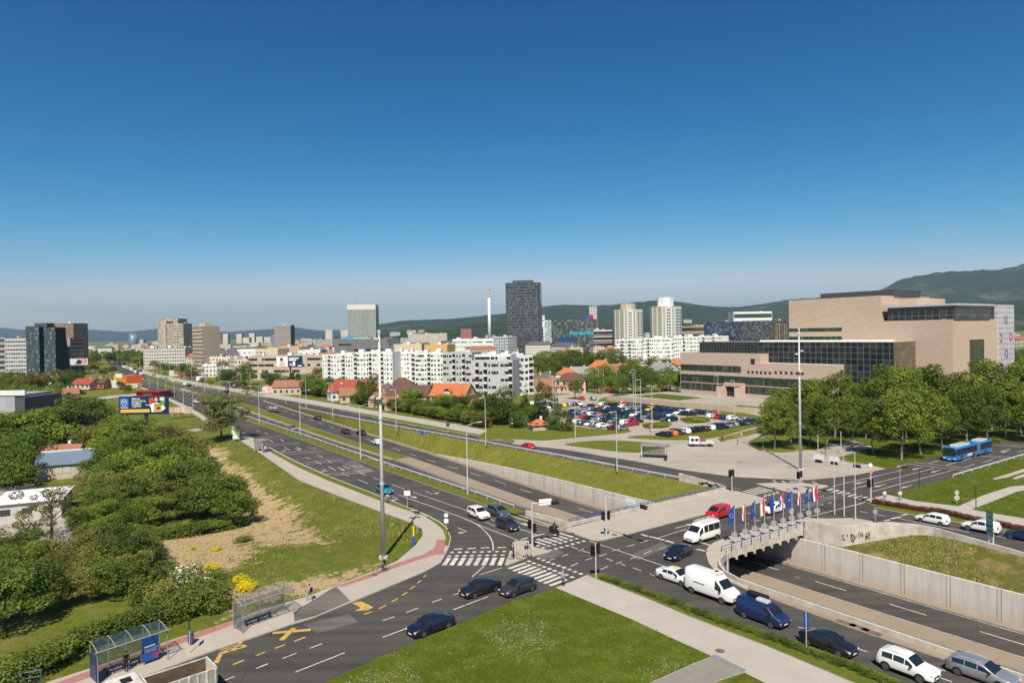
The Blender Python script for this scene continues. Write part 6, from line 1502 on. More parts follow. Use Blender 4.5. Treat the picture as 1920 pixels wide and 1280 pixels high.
# kind: L, half width, wheel radius, axle x (rear, front), floor z, belt table, top table, screen (base,top), rear glass (top,base), side glass spans, tumble
K={
'hatch':(4.2,.88,.31,(-1.32,1.28),.24,[(-2.1,.92),(1.0,.93),(2.1,.66)],[(-2.1,.80),(-2.02,.98),(-1.72,1.38),(-1.3,1.46),(-.2,1.50),(.25,1.44),(1.02,.98),(1.7,.88),(2.02,.74),(2.1,.5)],(1.0,.27),(-1.35,-1.98),[(-1.5,-.75),(-.68,.12),(.18,.72)],.30),
'sedan':(4.65,.91,.32,(-1.42,1.38),.22,[(-2.32,.94),(1.0,.93),(2.32,.62)],[(-2.32,.7),(-2.25,.98),(-1.75,1.04),(-1.05,1.37),(-.3,1.44),(.3,1.40),(1.08,.97),(1.85,.88),(2.22,.72),(2.32,.48)],(1.06,.32),(-1.02,-1.72),[(-1.25,-.62),(-.55,.2),(.26,.80)],.32),
'suv':(4.35,.92,.36,(-1.32,1.30),.30,[(-2.17,1.04),(1.0,1.04),(2.17,.78)],[(-2.17,.9),(-2.1,1.1),(-1.85,1.55),(-1.3,1.63),(-.1,1.65),(.32,1.58),(1.02,1.10),(1.75,1.02),(2.1,.84),(2.17,.55)],(1.0,.34),(-1.55,-2.06),[(-1.62,-.8),(-.72,.12),(.18,.74)],.26),
'wagon':(4.7,.92,.32,(-1.45,1.42),.23,[(-2.35,.96),(1.0,.95),(2.35,.64)],[(-2.35,.8),(-2.28,1.02),(-1.95,1.40),(-1.3,1.47),(-.2,1.50),(.32,1.43),(1.12,.98),(1.85,.88),(2.25,.73),(2.35,.48)],(1.1,.34),(-1.75,-2.24),[(-1.85,-1.0),(-.92,-.1),(-.02,.84)],.28),
'mpv':(4.1,.86,.31,(-1.28,1.26),.24,[(-2.05,1.0),(1.0,.98),(2.05,.74)],[(-2.05,.9),(-1.98,1.1),(-1.8,1.5),(-1.2,1.6),(-.1,1.62),(.4,1.50),(1.25,1.02),(1.7,.92),(1.98,.78),(2.05,.5)],(1.22,.42),(-1.6,-1.94),[(-1.6,-.85),(-.77,.1),(.18,.9)],.22),
'minivan':(4.3,.92,.33,(-1.4,1.32),.26,[(-2.15,1.08),(1.1,1.04),(2.15,.78)],[(-2.15,.9),(-2.12,1.5),(-2.0,1.78),(-1.2,1.83),(.1,1.82),(.55,1.7),(1.25,1.12),(1.85,1.0),(2.1,.84),(2.15,.5)],(1.22,.56),(-1.95,-2.13),[(-.7,.08),(.16,.86)],.12),
'van':(5.9,1.0,.36,(-1.9,1.9),.38,[(-2.95,1.25),(1.7,1.22),(2.95,.95)],[(-2.95,.6),(-2.93,2.5),(-2.8,2.6),(0,2.62),(1.0,2.55),(1.35,2.2),(2.15,1.42),(2.8,1.15),(2.92,.95),(2.95,.6)],(2.1,1.4),(-2.9,-2.94),[(1.05,1.8)],.10),
'minibus':(5.6,.99,.35,(-1.75,1.75),.34,[(-2.8,1.28),(1.6,1.22),(2.8,.95)],[(-2.8,.6),(-2.78,2.3),(-2.65,2.42),(0,2.44),(1.0,2.36),(1.3,2.1),(2.05,1.4),(2.65,1.12),(2.77,.92),(2.8,.6)],(2.0,1.32),(-2.72,-2.78),[(-2.5,-1.3),(-1.25,-.2),(-.1,.72),(.95,1.7)],.10),
'transporter':(4.9,.92,.33,(-1.45,1.45),.3,[(-2.45,1.15),(1.4,1.12),(2.45,.85)],[(-2.45,.6),(-2.43,1.8),(-2.3,1.9),(0,1.92),(.9,1.85),(1.1,1.72),(1.75,1.18),(2.3,1.0),(2.42,.82),(2.45,.55)],(1.72,1.12),(-2.36,-2.42),[(.62,1.38)],.14)}
def ring(kind,x):
    L,hw,r,ax,z0,bt,tt,ws,rw,sg,tum=K[kind]
    e=min(1,(L/2-abs(x))/.45); h=hw*(.84+.16*math.sin(max(0,e)*math.pi/2))
    zb=interp(bt,x); zt=max(interp(tt,x),z0+.2); zb=min(zb,zt-.02)
    cab=zt-zb>.1
    tw=h*.965-tum*max(0,(zt-zb))
    return [(h*.93,z0),(h,z0+.14),(h*1.0,(z0+zb)/2+.05),(h*.965,zb),(tw+ (0 if cab else -.02),zt-(.05 if cab else .012)),(tw-(.09 if cab else .15),zt),(tw*.5,zt+.018),(0,zt+.025)]
def surf(kind,x,f,off=.012):
    """point on the glass side: f 0 at belt, 1 at roof edge"""
    q=ring(kind,x); a,b=q[3],q[4]; return (x,a[0]+(b[0]-a[0])*f+off,a[1]+(b[1]-a[1])*f)
CARM={}
def car_parts(kind,detail):
    key=(kind,detail)
    if key in CARM: return CARM[key]
    L,hw,r,ax,z0,bt,tt,ws,rw,sg,tum=K[kind]
    xs=sorted(set([round(v,3) for v,_ in tt]+[-L/2+.12,-L/2+.3,L/2-.12,L/2-.3]+([ax[0],ax[1],-.7,.6] if detail else [])))
    b=MB(); n=8
    for x in xs:
        q=ring(kind,x); b.v+=[(x,y,z) for y,z in q]+[(x,-y,z) for y,z in q[:-1][::-1]]
    m=2*n-1
    for i in range(len(xs)-1):
        for j in range(m-1):
            a=i*m+j; low=j in(0,m-2); b.f.append((a,a+1,a+m+1,a+m)); b.m.append(1 if low and kind in('suv','van','minibus','minivan') else 0)
        a=i*m; b.f.append((a,a+m,a+m+m-1,a+m-1)); b.m.append(1)
    b.f.append(tuple(range(m))[::-1]); b.m.append(0); o=(len(xs)-1)*m; b.f.append(tuple(o+j for j in range(m))); b.m.append(0)
    # dark wheel arches set in the body side
    for sx in ax:
        for sy in (-1,1):
            P=[]
            for k in range(13):
                a=math.pi*k/12; P.append((sx+math.cos(a)*r*1.17,sy*(hw+.006),max(z0+.02,r+math.sin(a)*r*1.15)))
            b.quad(P if sy<0 else P[::-1],1)
    q0=interp(tt,L/2-.02)
    parts={'body':b}
    def prt(): return MB()
    g=prt()
    if True:
        x0,x1=ws; f=[]
        for x in (x0,(x0+x1)/2,x1):
            q=ring(kind,x); f.append([(x,q[5][0]*.98,q[5][1]+.025),(x,q[6][0],q[6][1]+.025),(x,0,q[7][1]+.025),(x,-q[6][0],q[6][1]+.025),(x,-q[5][0]*.98,q[5][1]+.025)])
        for k in range(2):
            for j in range(4): g.quad([f[k][j],f[k+1][j],f[k+1][j+1],f[k][j+1]])
        parts['windscreen']=g
    g=prt(); x0,x1=rw
    qa,qb=ring(kind,x0),ring(kind,x1)
    g.quad([(x0-.01,qa[5][0]*.95,qa[5][1]-.03+.03),(x1-.015,qb[5][0]*.95,qb[5][1]+.02),(x1-.015,-qb[5][0]*.95,qb[5][1]+.02),(x0-.01,-qa[5][0]*.95,qa[5][1]+.02)])
    if kind in('van','transporter'):
        g=prt()
        zt_=interp(tt,-L/2+.1)
        for s in (-1,1): g.quad([(-L/2-.01,s*.08,zt_*.55),(-L/2-.01,s*.72,zt_*.55),(-L/2-.01,s*.72,zt_*.82),(-L/2-.01,s*.08,zt_*.82)][::s])
    parts['rear_window']=g
    sw=[]
    for (xa,xb) in sg:
        for sy in (1,-1):
            g=prt(); P=[surf(kind,x,.08) for x in (xa,(xa+xb)/2,xb)]; Q=[surf(kind,x,.86) for x in (xb,(xa+xb)/2,xa)]
            R=[(x,sy*y,z) for x,y,z in P+Q]; g.quad(R if sy<0 else R[::-1]); sw.append(g)
    parts['side_window']=sw
    if detail:
        zf_=.62 if L<5 else .85; zr=.82 if L<5 else 1.1
        if kind in('suv','minivan'): zf_=.82; zr=1.0
        hl=[];tl=[];mi=[]
        for s in (-1,1):
            xf=L/2-.10; y=ring(kind,xf)[2][0]
            hl.append(prt().box(xf-.18,xf+.085,s*y*.96-.16 if s>0 else s*y*.96-.02,s*y*.96+.02 if s>0 else s*y*.96+.16,zf_-.07,zf_+.07))
            xr=-L/2+.06; y=ring(kind,xr)[2][0]
            tl.append(prt().box(xr-.08,xr+.16,s*y*.95-.14 if s>0 else s*y*.95-.03,s*y*.95+.03 if s>0 else s*y*.95+.14,zr-.12,zr+.12))
            xm=sg[-1][1]-.05; q=ring(kind,xm); zt0=q[3][1]
            mi.append(prt().box(xm-.06,xm+.08,s*(hw*.97) if s>0 else s*(hw*.97)-.2,s*(hw*.97)+.2 if s>0 else s*(hw*.97),zt0+.02,zt0+.17 if L<5.5 else zt0+.4))
        parts['headlight']=hl; parts['taillight']=tl; parts['mirror']=mi
        parts['grille']=prt().box(L/2-.03,L/2+.012,-.42,.42,z0+.14,z0+.34)
        parts['licence_plate']=[prt().box(L/2+.012,L/2+.025,-.26,.26,z0+.12,z0+.23),prt().box(-L/2-.03,-L/2-.005,-.26,.26,z0+.38,z0+.5)]
        if kind in('suv','wagon'): parts['roof_rail']=[prt().tube([(-1.4,s*.6,interp(tt,-1.4)+.05),(-.5,s*.6,interp(tt,-.5)+.07),(.15,s*.6,interp(tt,.15)+.05)],.025,5) for s in (-1,1)]
    whl=MB().cyl((0,-.105,0),(0,.105,0),r,r,18 if detail else 10)
    rim=MB().cyl((0,-.118,0),(0,.118,0),r*.64,r*.60,14 if detail else 8)
    if detail:
        for k in range(5):
            a=k*2*math.pi/5
            for s in (-1,1):
                c,d=math.cos(a),math.sin(a); u=(c*r*.4,s*.119,d*r*.4); 
                rim.quad([(c*r*.12-d*.03,s*.12,d*r*.12+c*.03),(c*r*.56-d*.05,s*.12,d*r*.56+c*.05),(c*r*.56+d*.05,s*.12,d*r*.56-c*.05),(c*r*.12+d*.03,s*.12,d*r*.12-c*.03)][::s],1)
    out={}
    for k,v in parts.items():
        if k=='body': out[k]=v
        elif isinstance(v,list): out[k]=[x.mesh(k,[{'side_window':MT['glass'],'headlight':HL,'taillight':TLM,'mirror':MT['blk'],'licence_plate':PL,'roof_rail':MT['steel']}[k]]) for x in v]
        else: out[k]=v.mesh(k,[{'windscreen':MT['glass'],'rear_window':MT['glass'],'grille':MT['blk']}[k]],smooth=(k=='windscreen'))
    out['wheel']=whl.mesh('wheel',[MT['rubber']]); out['rim']=rim.mesh('rim',[MT['rim'],plain('dark_alloy',(.05,.05,.055),.4,.5,var=0)])
    CARM[key]=out; return out
BODY={}
NAMEK={'hatch':'hatchback','sedan':'saloon_car','suv':'suv','wagon':'estate_car','mpv':'small_minivan','minivan':'panel_minivan','van':'delivery_van','minibus':'minibus','transporter':'van'}
CATK={'hatch':'car','sedan':'car','suv':'car','wagon':'car','mpv':'car','minivan':'van','van':'van','minibus':'minibus','transporter':'van'}
def car(kind,col,p,ang,label=None,group=None,detail=True):
    P=car_parts(kind,detail); k=(kind,col,detail)
    if k not in BODY: BODY[k]=P['body'].mesh('body',[PC[col],MT['blk']],smooth=True)
    t=thing(NAMEK[kind],label,CATK[kind],tuple(p),ang,group)
    put('body',BODY[k],t)
    put('windscreen',P['windscreen'],t); put('rear_window',P['rear_window'],t)
    for nm in ('side_window','headlight','taillight','licence_plate','mirror','roof_rail'):
        if nm in P:
            for me in P[nm]: put(nm,me,t)
    if 'grille' in P: put('grille',P['grille'],t)
    L,hw,r,ax=K[kind][:4]
    for x in ax:
        for s in (-1,1):
            w_=put('wheel',P['wheel'],t,(x,s*(hw-.085),r))
            if detail: put('rim',P['rim'],w_)
    return t
S1=A1; N1=A1+math.pi; WE=A2+math.pi; WB=.70+math.pi
traffic=[('suv','white',(897,970),S1-.02,'white crossover with dark glass roof, front of the left service road queue'),
('mpv','steel blue',(934,966),S1,'silver blue hatchback beside the kerb, behind the dark grey minivan'),
('mpv','grey',(951,991),S1,'dark grey small minivan nearest the traffic island'),
('hatch','teal',(721,923),S1,'bright teal hatchback alone on the left service road'),
('sedan','black',(901,1111),WB-.02,'black saloon turning by the zebra crossing, left of the grey hatchback'),
('hatch','grey',(971,1110),WB,'dark grey hatchback waiting at the zebra crossing'),
('sedan','navy',(808,1181),WB+.02,'dark blue saloon on the near lane beside the lawn'),
('sedan','white',(1268,1089),S1+.06,'white taxi with a yellow roof sign in front of the black saloon'),
('van','white',(1335,1118),S1+.03,'big white panel van with a roof cooling unit in the queue'),
('transporter','blue',(1430,1163),S1+.02,'dark blue van carrying roof boxes in the queue'),
('sedan','black',(1553,1215),S1+.02,'black saloon behind the sign post in the lower right queue'),
('suv','white',(1702,1262),S1,'white crossover near the bottom right of the queue'),
('wagon','silver',(1842,1272),S1+.02,'silver grey estate car at the bottom right corner'),
('sedan','navy',(1273,1043),WE+.22,'dark blue saloon turning before the white minibus'),
('minibus','white',(1317,1012),WE+.02,'white minibus with a ladder roof rack on the bridge'),
('minivan','red',(1346,970),WE,'red panel minivan crossing the bridge'),
('hatch','white',(1450,960),WE+.02,'white hatchback half hidden by the flags'),
('hatch','white',(1749,980),N1+.02,'white hatchback on the right slip road, ahead of the other white car'),
('suv','white',(1840,996),N1+.02,'white crossover partly behind the green direction sign'),
('hatch','blue',(1921,1012),N1,'blue car cut by the right edge of the photo'),
('hatch','red',(989,841),N1,'red hatchback alone on the right service road')]
for k,c,p,a,lb in traffic: car(k,c,G(p[0],p[1],.02),a,lb)
for k,c,p,a,lb in (('mpv','silver',(569,808),S1,'silver taxi on the near carriageway of the avenue'),('mpv','silver',(549,808),S1,'')):
    pass
for k,c,p,a,lb in (('hatch','silver',(549,806),S1,'silver taxi with a yellow top on the near carriageway'),('hatch','grey',(595,786),N1,'small dark car on the far carriageway left of the pair'),('hatch','navy',(647,812),N1,'dark blue hatchback, left one of the pair on the far carriageway'),('sedan','black',(677,814),N1,'black saloon right of the dark blue hatchback'),('sedan','white',(706,832),N1,'white saloon beside the tall mast on the far carriageway')):
    q=GT(*p); q.z+=.03; car(k,c,q,a,lb)
# small far traffic along the avenue
rnd=random.Random(31); L_=[]
far=[((369,755),'white',S1),((324,742),'black',S1),((466,739),'silver',N1),((425,736),'black',N1),((345,722),'white',N1),((367,727),'silver',N1),((355,724),'black',N1),((323,717),'yellow',N1),((506,768),'silver',N1),((515,768),'silver',N1),((312,712),'silver',S1),((302,711),'silver',S1),((265,712),'white',S1),((288,704),'red',N1)]
for p,c,a in far: L_.append(car(rnd.choice(['hatch','suv','hatch']),c,G(*p,.03),a+.12,group='cars on the avenue',detail=False))
for k in range(34):
    f=rnd.random(); y=702-38*f**1.1; x=262-74*f+rnd.uniform(-9,16)*(1-f*.6)
    L_.append(car(rnd.choice(['hatch','sedan','suv','van']),rnd.choice(['white','white','silver','grey','red','black','blue','white']),G(x,y,.03),A1+.25+rnd.choice([0,math.pi]),group='cars on the avenue',detail=False))
number(L_,'{n}small car from the left on the avenue running into the distance')
# ---- the car park
rows=[]
def lotrow(name,items): rows.append((name,items))
CW=['black']*26+['navy']*14+['grey']*18+['silver']*16+['white']*20+['red']*6+['maroon']*3+['blue']*5+['steel blue']*8+['orange','yellow','green','teal']
rnd=random.Random(8); 
def row_s(t,s0,s1,step=2.62,skip=.04,ang=A2):
    out=[]; s=s0
    while s<s1:
        if rnd.random()>skip: out.append((W(s,t+rnd.uniform(-.25,.25),.02),ang+rnd.choice([0,math.pi])+rnd.uniform(-.03,.03)))
        s+=step
    return out
lotrow('front left',row_s(135.2,140,161)); lotrow('second',row_s(144.8,140,178)); lotrow('third',row_s(150.2,138,182)); lotrow('fourth',row_s(160.2,138.5,186))
lotrow('fifth',row_s(165.6,138,188)); lotrow('sixth',row_s(175.5,128,191)); lotrow('back',row_s(181.0,146,188,skip=.06))
it=[]
t_=135.5
while t_<178: it.append((W(124.6,t_,.02),A1+rnd.choice([0,math.pi])+rnd.uniform(-.03,.03))); t_+=2.6
lotrow('nearest right',it)
it=[]; t_=151
while t_<171: it.append((W(198.6,t_,.02),A1+rnd.choice([0,math.pi]))); t_+=2.6
lotrow('far left',it)
isl=[[tuple(G(a,b))[:2] for a,b in P] for P in ([(1205,800),(1215,795),(1245,790),(1262,795),(1252,803),(1215,806)],[(1278,787),(1290,783),(1315,781),(1333,786),(1330,793),(1300,796),(1282,793)])]
for nm,items in rows:
    g='cars parked in the %s row of the car park'%nm; cur={}
    mem=[]
    for p,a in items:
        if any(inpoly(p.x,p.y,P) or dist_poly(p.x,p.y,P)<1.8 for P in isl): continue
        c=rnd.choice(CW); o=car(rnd.choice(['hatch','hatch','sedan','suv','wagon','mpv']),c,p,a,group=g,detail=False); o['c']=c; mem.append(o)
    mem.sort(key=lambda o:proj(o.location)[0])
    for i,o in enumerate(mem,1):
        o['label']='%s car, %sfrom the left in the %s row of the car park'%(o['c'],'leftmost, first ' if i==1 else nth(i),nm); del o['c']
for k,c,p,a,lb in (('sedan','red',(1090,749),A2+1.2,'red car parked by the hedge behind the car park'),('suv','silver',(1112,750),A2+1.2,'silver pickup like car right of the red one by the hedge'),('hatch','red',(1143,734),A1+.2,'bright red car under the trees behind the car park'),('hatch','red',(1152,735),A1+.2,'second red car under the trees, right of its neighbour'),('hatch','white',(1165,730),A1+.2,'white car under the trees behind the car park'),('suv','white',(1174,731),A1+.2,'second white car right of the first under the trees'),('hatch','silver',(1150,727),A1+.2,'silver car parked deepest among the trees'),
 ('suv','black',(1040,752),A2+1.2,'black car behind the left corner of the car park'),('wagon','white',(996,759),A2+1.1,'white estate car by the light grey apartments'),('sedan','black',(1246,733),A2+1.2,'dark car in the shade left of the library'),('wagon','silver',(1258,731),A2+1.2,'silver car in the shade left of the library'),('van','white',(734,757),A1,'white van behind the hedge by the terracotta lean to'),('hatch','silver',(1376,740),A1+1.57,'grey car inside the library entrance ramp')): car(k,c,G(*p,.03 if p[0]!=1376 else 1.45),a,lb,detail=False)
L_=[]
for p in ((52,763),(60,768),(66,773),(72,778),(76,763),(80,770),(64,758),(140,745),(147,748),(128,744),(134,740),(162,770),(170,775),(178,779),(60,792),(84,787),(158,779),(185,800),(175,795)): L_.append(car(rnd.choice(['hatch','sedan','suv']),rnd.choice(['white','silver','white','black','grey','red']),G(*p,.05),rnd.choice([.3,1.9,.2]),group='cars parked around the left yards',detail=False))
number(L_,'{n}parked car from the left around the left yards and lanes')
L_=[]
for p in ((423,722),(430,724),(436,721),(426,728),(455,724),(460,720),(447,718),(440,726)): L_.append(car(rnd.choice(['hatch','sedan','suv']),rnd.choice(['white','silver','red','blue','grey']),G(*p,.05),rnd.choice([.3,1.9]),group='cars parked beyond the avenue',detail=False))
number(L_,'{n}parked car from the left in the lot beyond the avenue')
# extras riding on vehicles (part of them)
for o in list(sc.collection.objects):
    lb=o.get('label','')
    if lb.startswith('white taxi'): MB().box(-.18,.12,-.3,.3,1.46,1.58).build('taxi_sign',plain('taxi_yellow',(.7,.55,.05),.4),o)
    if lb.startswith('big white panel van'):
        b=MB(); b.box(.2,1.1,-.55,.55,2.64,2.86); b.build('cooling_unit',PC['white'],o); MB().cyl((.65,0,2.87),(.65,0,2.9),.22,.22,12).build('fan',MT['blk'],o)
        for s in (-1,1): MB().box(-1.6,-.2,s*1.003-.004,s*1.003+.004,1.4,1.46).build('side_trim',MT['blk'],o)
    if lb.startswith('white minibus'):
        b=MB(); 
        for s in (-.75,.75): b.tube([(-2.5,s,2.62),(.8,s,2.62)],.03,5)
        for k in range(9): b.tube([(-2.5+.41*k,-.75,2.62),(-2.5+.41*k,.75,2.62)],.025,5)
        for k in range(4):
            for s in (-.75,.75): b.tube([(-2.3+k,s,2.4),(-2.3+k,s,2.62)],.03,5)
        b.build('roof_rack',MT['steel'],o)
def load(name,label,cat,car_label,build,mat):
    for o in list(sc.collection.objects):
        if o.get('label','').startswith(car_label):
            t=thing(name,label,cat,tuple(o.location),o.rotation_euler.z); b=MB(); build(b); ob=b.build('shell',mat,t,smooth=False); md=ob.modifiers.new('b','BEVEL'); md.width=.12; md.segments=3; return t
load('roof_box','black roof box strapped on the dark blue van','roof box','dark blue van',lambda b:b.box(-1.9,.3,.08,.78,1.98,2.34),MT['blk'])
load('roof_box','pale grey roof box beside the black one on the blue van','roof box','dark blue van',lambda b:b.box(-.3,1.0,-.72,-.05,1.98,2.32),plain('box_grey',(.45,.47,.5),.4))
# ---- articulated bus
def bus():
    p0,p1=G(1793.7,864,.02),G(1864,849,.02); mid=(G(1781,866,.02)); ang=A2+math.pi
    o=G(1780,865,.02); t=thing('articulated_bus','bright blue articulated bus with grey bellows on the cross street','bus',tuple(o+W(0,1.2)*0),ang)
    # local +x is forward (towards the junction); front face at x=0
    def sec(x0,x1,nm):
        b=MB(); b.box(x0,x1,-1.27,1.27,.32,2.95,0); ob=b.build(nm,[PC['sky blue']],t); md=ob.modifiers.new('b','BEVEL'); md.width=.14; md.segments=3
        for s in (-1,1):
            n=max(1,int((x1-x0)/1.7)); w_=(x1-x0-.5)/n
            for k in range(n): MB().box(x0+.25+k*w_+.04,x0+.25+(k+1)*w_-.04,s*1.285-.006,s*1.285+.006,1.25,2.55).build('window',MT['glass'],t)
        for f,wd in ((.25,.5),(.6,.3)): MB().box(x0+(x1-x0)*f,x0+(x1-x0)*(f+wd*.6),-.8,.8,2.96,3.22).build('roof_unit',PC['white'],t)
    sec(-10.2,0,'front_section'); sec(-17.9,-11.4,'rear_section')
    b=MB()
    for k in range(7): b.box(-11.4+k*.171,-11.4+k*.171+.1,-1.2,1.2,.5,2.85)
    b.build('bellows',plain('bellows_grey',(.16,.16,.16),.8),t); MB().box(-11.38,-10.22,-1.1,1.1,.45,2.8).build('bellows_core',MT['dark'],t)
    MB().box(-.03,.03,-1.12,1.12,1.15,2.75).build('windscreen',MT['glass'],t); MB().box(-.02,.045,-.8,.8,2.55,2.82).build('destination_display',MT['blk'],t)
    for s in (-1,1): MB().box(-.03,.05,s*.95-.18,s*.95+.18,.55,.8).build('headlight',HL,t)
    MB().box(-.03,.04,-.35,.35,.42,.56).build('licence_plate',PL,t)
    wm_=MB().cyl((0,-.14,0),(0,.14,0),.48,.48,16).mesh('wheel',[MT['rubber']]); rm=MB().cyl((0,-.15,0),(0,.15,0),.28,.26,12).mesh('rim',[MT['rim']])
    for x in (-2.7,-8.4,-14.2):
        for s in (-1,1):
            w_=put('wheel',wm_,t,(x,s*1.16,.48)); put('rim',rm,w_)
            MB().quad([(x+.62*math.cos(a*math.pi/10),s*1.276,.36+max(0,.62*math.sin(a*math.pi/10)+.1)) for a in range(11)][::-s]).build('wheel_arch',AR,t)
    for s in (-1,1): MB().box(-7.6,-5.2,s*1.288-.006,s*1.288+.006,.7,1.2).build('side_panel',PC['white'],t)
    for s in (-1,1): MB().box(.0,.3,s*1.35-.1,s*1.35+.1,1.8,2.3).build('mirror',MT['blk'],t)
bus()
# ---- tipper truck at the bottom left
def tipper():
    q=G(397,1240,2.4); a=(q.x,q.y,.02); ang=.74+math.pi; t=thing('tipper_truck','white tipper truck with an empty dirty body at the bottom left','truck',tuple(a),ang)
    wht=plain('dirty_white',(.66,.65,.62),.5,c2=(.42,.38,.32),sc_=2); dirt=plain('caked_earth',(.05,.038,.026),.95,c2=(.14,.10,.065),sc_=1.3)
    # tail at x=0, cab forward (+x)
    y0,y1=-1.25,1.25; b=MB(); z0,z1=1.25,2.35
    b.quad([(0,y0,z0),(4.9,y0,z0),(4.9,y0,z1),(0,y0,z1)]); b.quad([(0,y1,z0),(0,y1,z1),(4.9,y1,z1),(4.9,y1,z0)])
    b.box(0,4.9,y0,y0+.09,z0,z1+.03,0); b.box(0,4.9,y1-.09,y1,z0,z1+.03,0)
    b.build('side_walls',wht,t)
    MB().box(.0,.09,y0+.1,y1-.1,z0,z1+.12).build('tailgate',wht,t); MB().box(4.81,4.9,y0+.1,y1-.1,z0,z1+.35).build('headboard',wht,t)
    MB().box(.1,4.8,y0+.1,y1-.1,z0-.05,z0+.12).build('floor',dirt,t)
    b=MB()
    for s in (y0+.1,y1-.1): b.quad([(.1,s,z0+.1),(4.8,s,z0+.1),(4.8,s,z1-.03),(.1,s,z1-.03)] if s<0 else [(.1,s,z0+.1),(.1,s,z1-.03),(4.8,s,z1-.03),(4.8,s,z0+.1)])
    b.v=[(x,y+(.012 if y<0 else -.012),z) for x,y,z in b.v]; b.build('dirt_lining',dirt,t)
    for k in range(8):
        for s in (-1,1): MB().box(.1+k*.65,.22+k*.65,s*1.25-.05,s*1.25+.05,z0,z1).build('side_rib',wht,t)
    MB().box(-.1,6.9,-.45,.45,.75,1.2).build('chassis',MT['dark'],t)
    b=MB(); b.box(5.1,7.2,-1.2,1.2,.7,3.05); ob=b.build('cab',[wht],t); md=ob.modifiers.new('b','BEVEL'); md.width=.16; md.segments=3
    MB().box(7.18,7.23,-1.05,1.05,1.8,2.7).build('windscreen',MT['glass'],t); MB().box(5.7,6.4,-.4,.4,3.06,3.12).build('roof_hatch',MT['blk'],t)
    for s in (-1,1): MB().box(6.2,7.1,s*1.21-.005,s*1.21+.005,1.7,2.4).build('side_window',MT['glass'],t)
    wm_=MB().cyl((0,-.25,0),(0,.25,0),.5,.5,16).mesh('wheel',[MT['rubber']])
    for x in (1.2,2.4,6.2):
        for s in (-1,1): put('wheel',wm_,t,(x,s*1.0,.5))
    for s in (-1,1): MB().box(-.12,-.05,s*.9-.15,s*.9+.15,.85,1.05).build('taillight',TLM,t)
tipper()
def flatbed():
    t=thing('flatbed_truck','white flatbed truck with an orange load parked on the forecourt','truck',tuple(G(1313,836,.02)),math.pi-.15)
    b=MB(); b.box(.2,2.7,-1,1,.5,2.3); ob=b.build('cab',[PC['white']],t); md=ob.modifiers.new('b','BEVEL'); md.width=.25; md.segments=3
    MB().box(2.64,2.73,-.85,.85,1.35,2.0).build('windscreen',MT['glass'],t)
    for s in (-1,1):
        for x0,x1 in ((1.5,2.3),(.5,1.3)): MB().box(x0,x1,s*1.0-.012,s*1.0+.012,1.3,2.0).build('side_window',MT['glass'],t)
    MB().box(-3.2,.1,-1.05,1.05,.75,.9).build('bed',MT['steel'],t); 
    for y in (-1.05,1.0): MB().box(-3.2,.1,y,y+.05,.9,1.25).build('drop_side',MT['steel'],t)
    wm_=MB().cyl((0,-.12,0),(0,.12,0),.38,.38,14).mesh('wheel',[MT['rubber']])
    for x in (-2.2,1.9):
        for s in (-1,1): put('wheel',wm_,t,(x,s*.95,.38))
    u=thing('load_crate','orange and brown load standing on the flatbed truck','crate',tuple(Vector(t.location)+Vector((.45*math.cos(t.rotation_euler.z+math.pi),.45*math.sin(t.rotation_euler.z+math.pi),.91))),t.rotation_euler.z)
    MB().box(-.75,.55,-.85,.85,0,1.35).build('frame',plain('brown_frame',(.2,.09,.04),.7),u); MB().cyl((-.1,-.87,.7),(-.1,-.92,.7),.5,.5,14).build('orange_disc',PC['orange'],u); MB().box(-.78,-.74,-.6,.6,.2,1.2).build('orange_panel',PC['orange'],u)
flatbed()
def tram_like(): pass
b=None
t=thing('delivery_lorry','blue and white lorry in the jam at the far end of the avenue','truck',tuple(G(262,703,.03)),A1+.15)
MB().box(-4,1.5,-1.2,1.2,.9,3.4).build('cargo_box',PC['blue'],t); MB().box(1.8,3.6,-1.15,1.15,.6,2.7).build('cab',PC['white'],t); MB().box(-4,3.5,-.5,.5,.5,.9).build('chassis',MT['dark'],t)
for x in (-2.8,2.7):
    for s in (-1,1): MB().cyl((x,s*1.0-.12,.45),(x,s*1.0+.12,.45),.45,.45,12).build('wheel',MT['rubber'],t)
# ================================================================== street furniture
def onbase(px,py,zt): pass
def lamp_double(p,h,ang,label=None,group='double armed lamps on the green strip',arm=2.4):
    t=thing('street_lamp',label,'street lamp',tuple(p),ang,group)
    MB().cyl((0,0,0),(0,0,h),.13,.07,8).build('pole',MT['steel'],t)
    for s in (-1,1):
        MB().tube([(0,0,h-.05),(s*arm*.5,0,h+.35),(s*arm,0,h+.45)],.045,6).build('arm',MT['steel'],t)
        b=MB(); b.box(s*arm-.15 if s>0 else s*arm-.75,s*arm+.75 if s>0 else s*arm+.15,-.16,.16,h+.38,h+.52); b.build('lamp_head',plain('lamp_grey',(.62,.63,.64),.4),t)
    return t
def lamp_single(p,h,ang,label=None,group='single lamps along the side road',arm=1.2):
    t=thing('street_lamp',label,'street lamp',tuple(p),ang,group)
    MB().cyl((0,0,0),(0,0,h),.12,.06,8).build('pole',MT['steel'],t)
    MB().box(0,arm,-.05,.05,h-.06,h+.06).build('arm',MT['steel'],t); MB().box(arm-.1,arm+.6,-.15,.15,h-.08,h+.08).build('lamp_head',plain('lamp_grey',(.62,.63,.64),.4),t)
    return t
L_=[lamp_double(G(x,y,.05),12,A2) for x,y in ((877,927),(676,861),(563,813),(486,794),(432,778))]
number(L_,'{n}double armed lamp from the left on the green strip beside the guard rail')
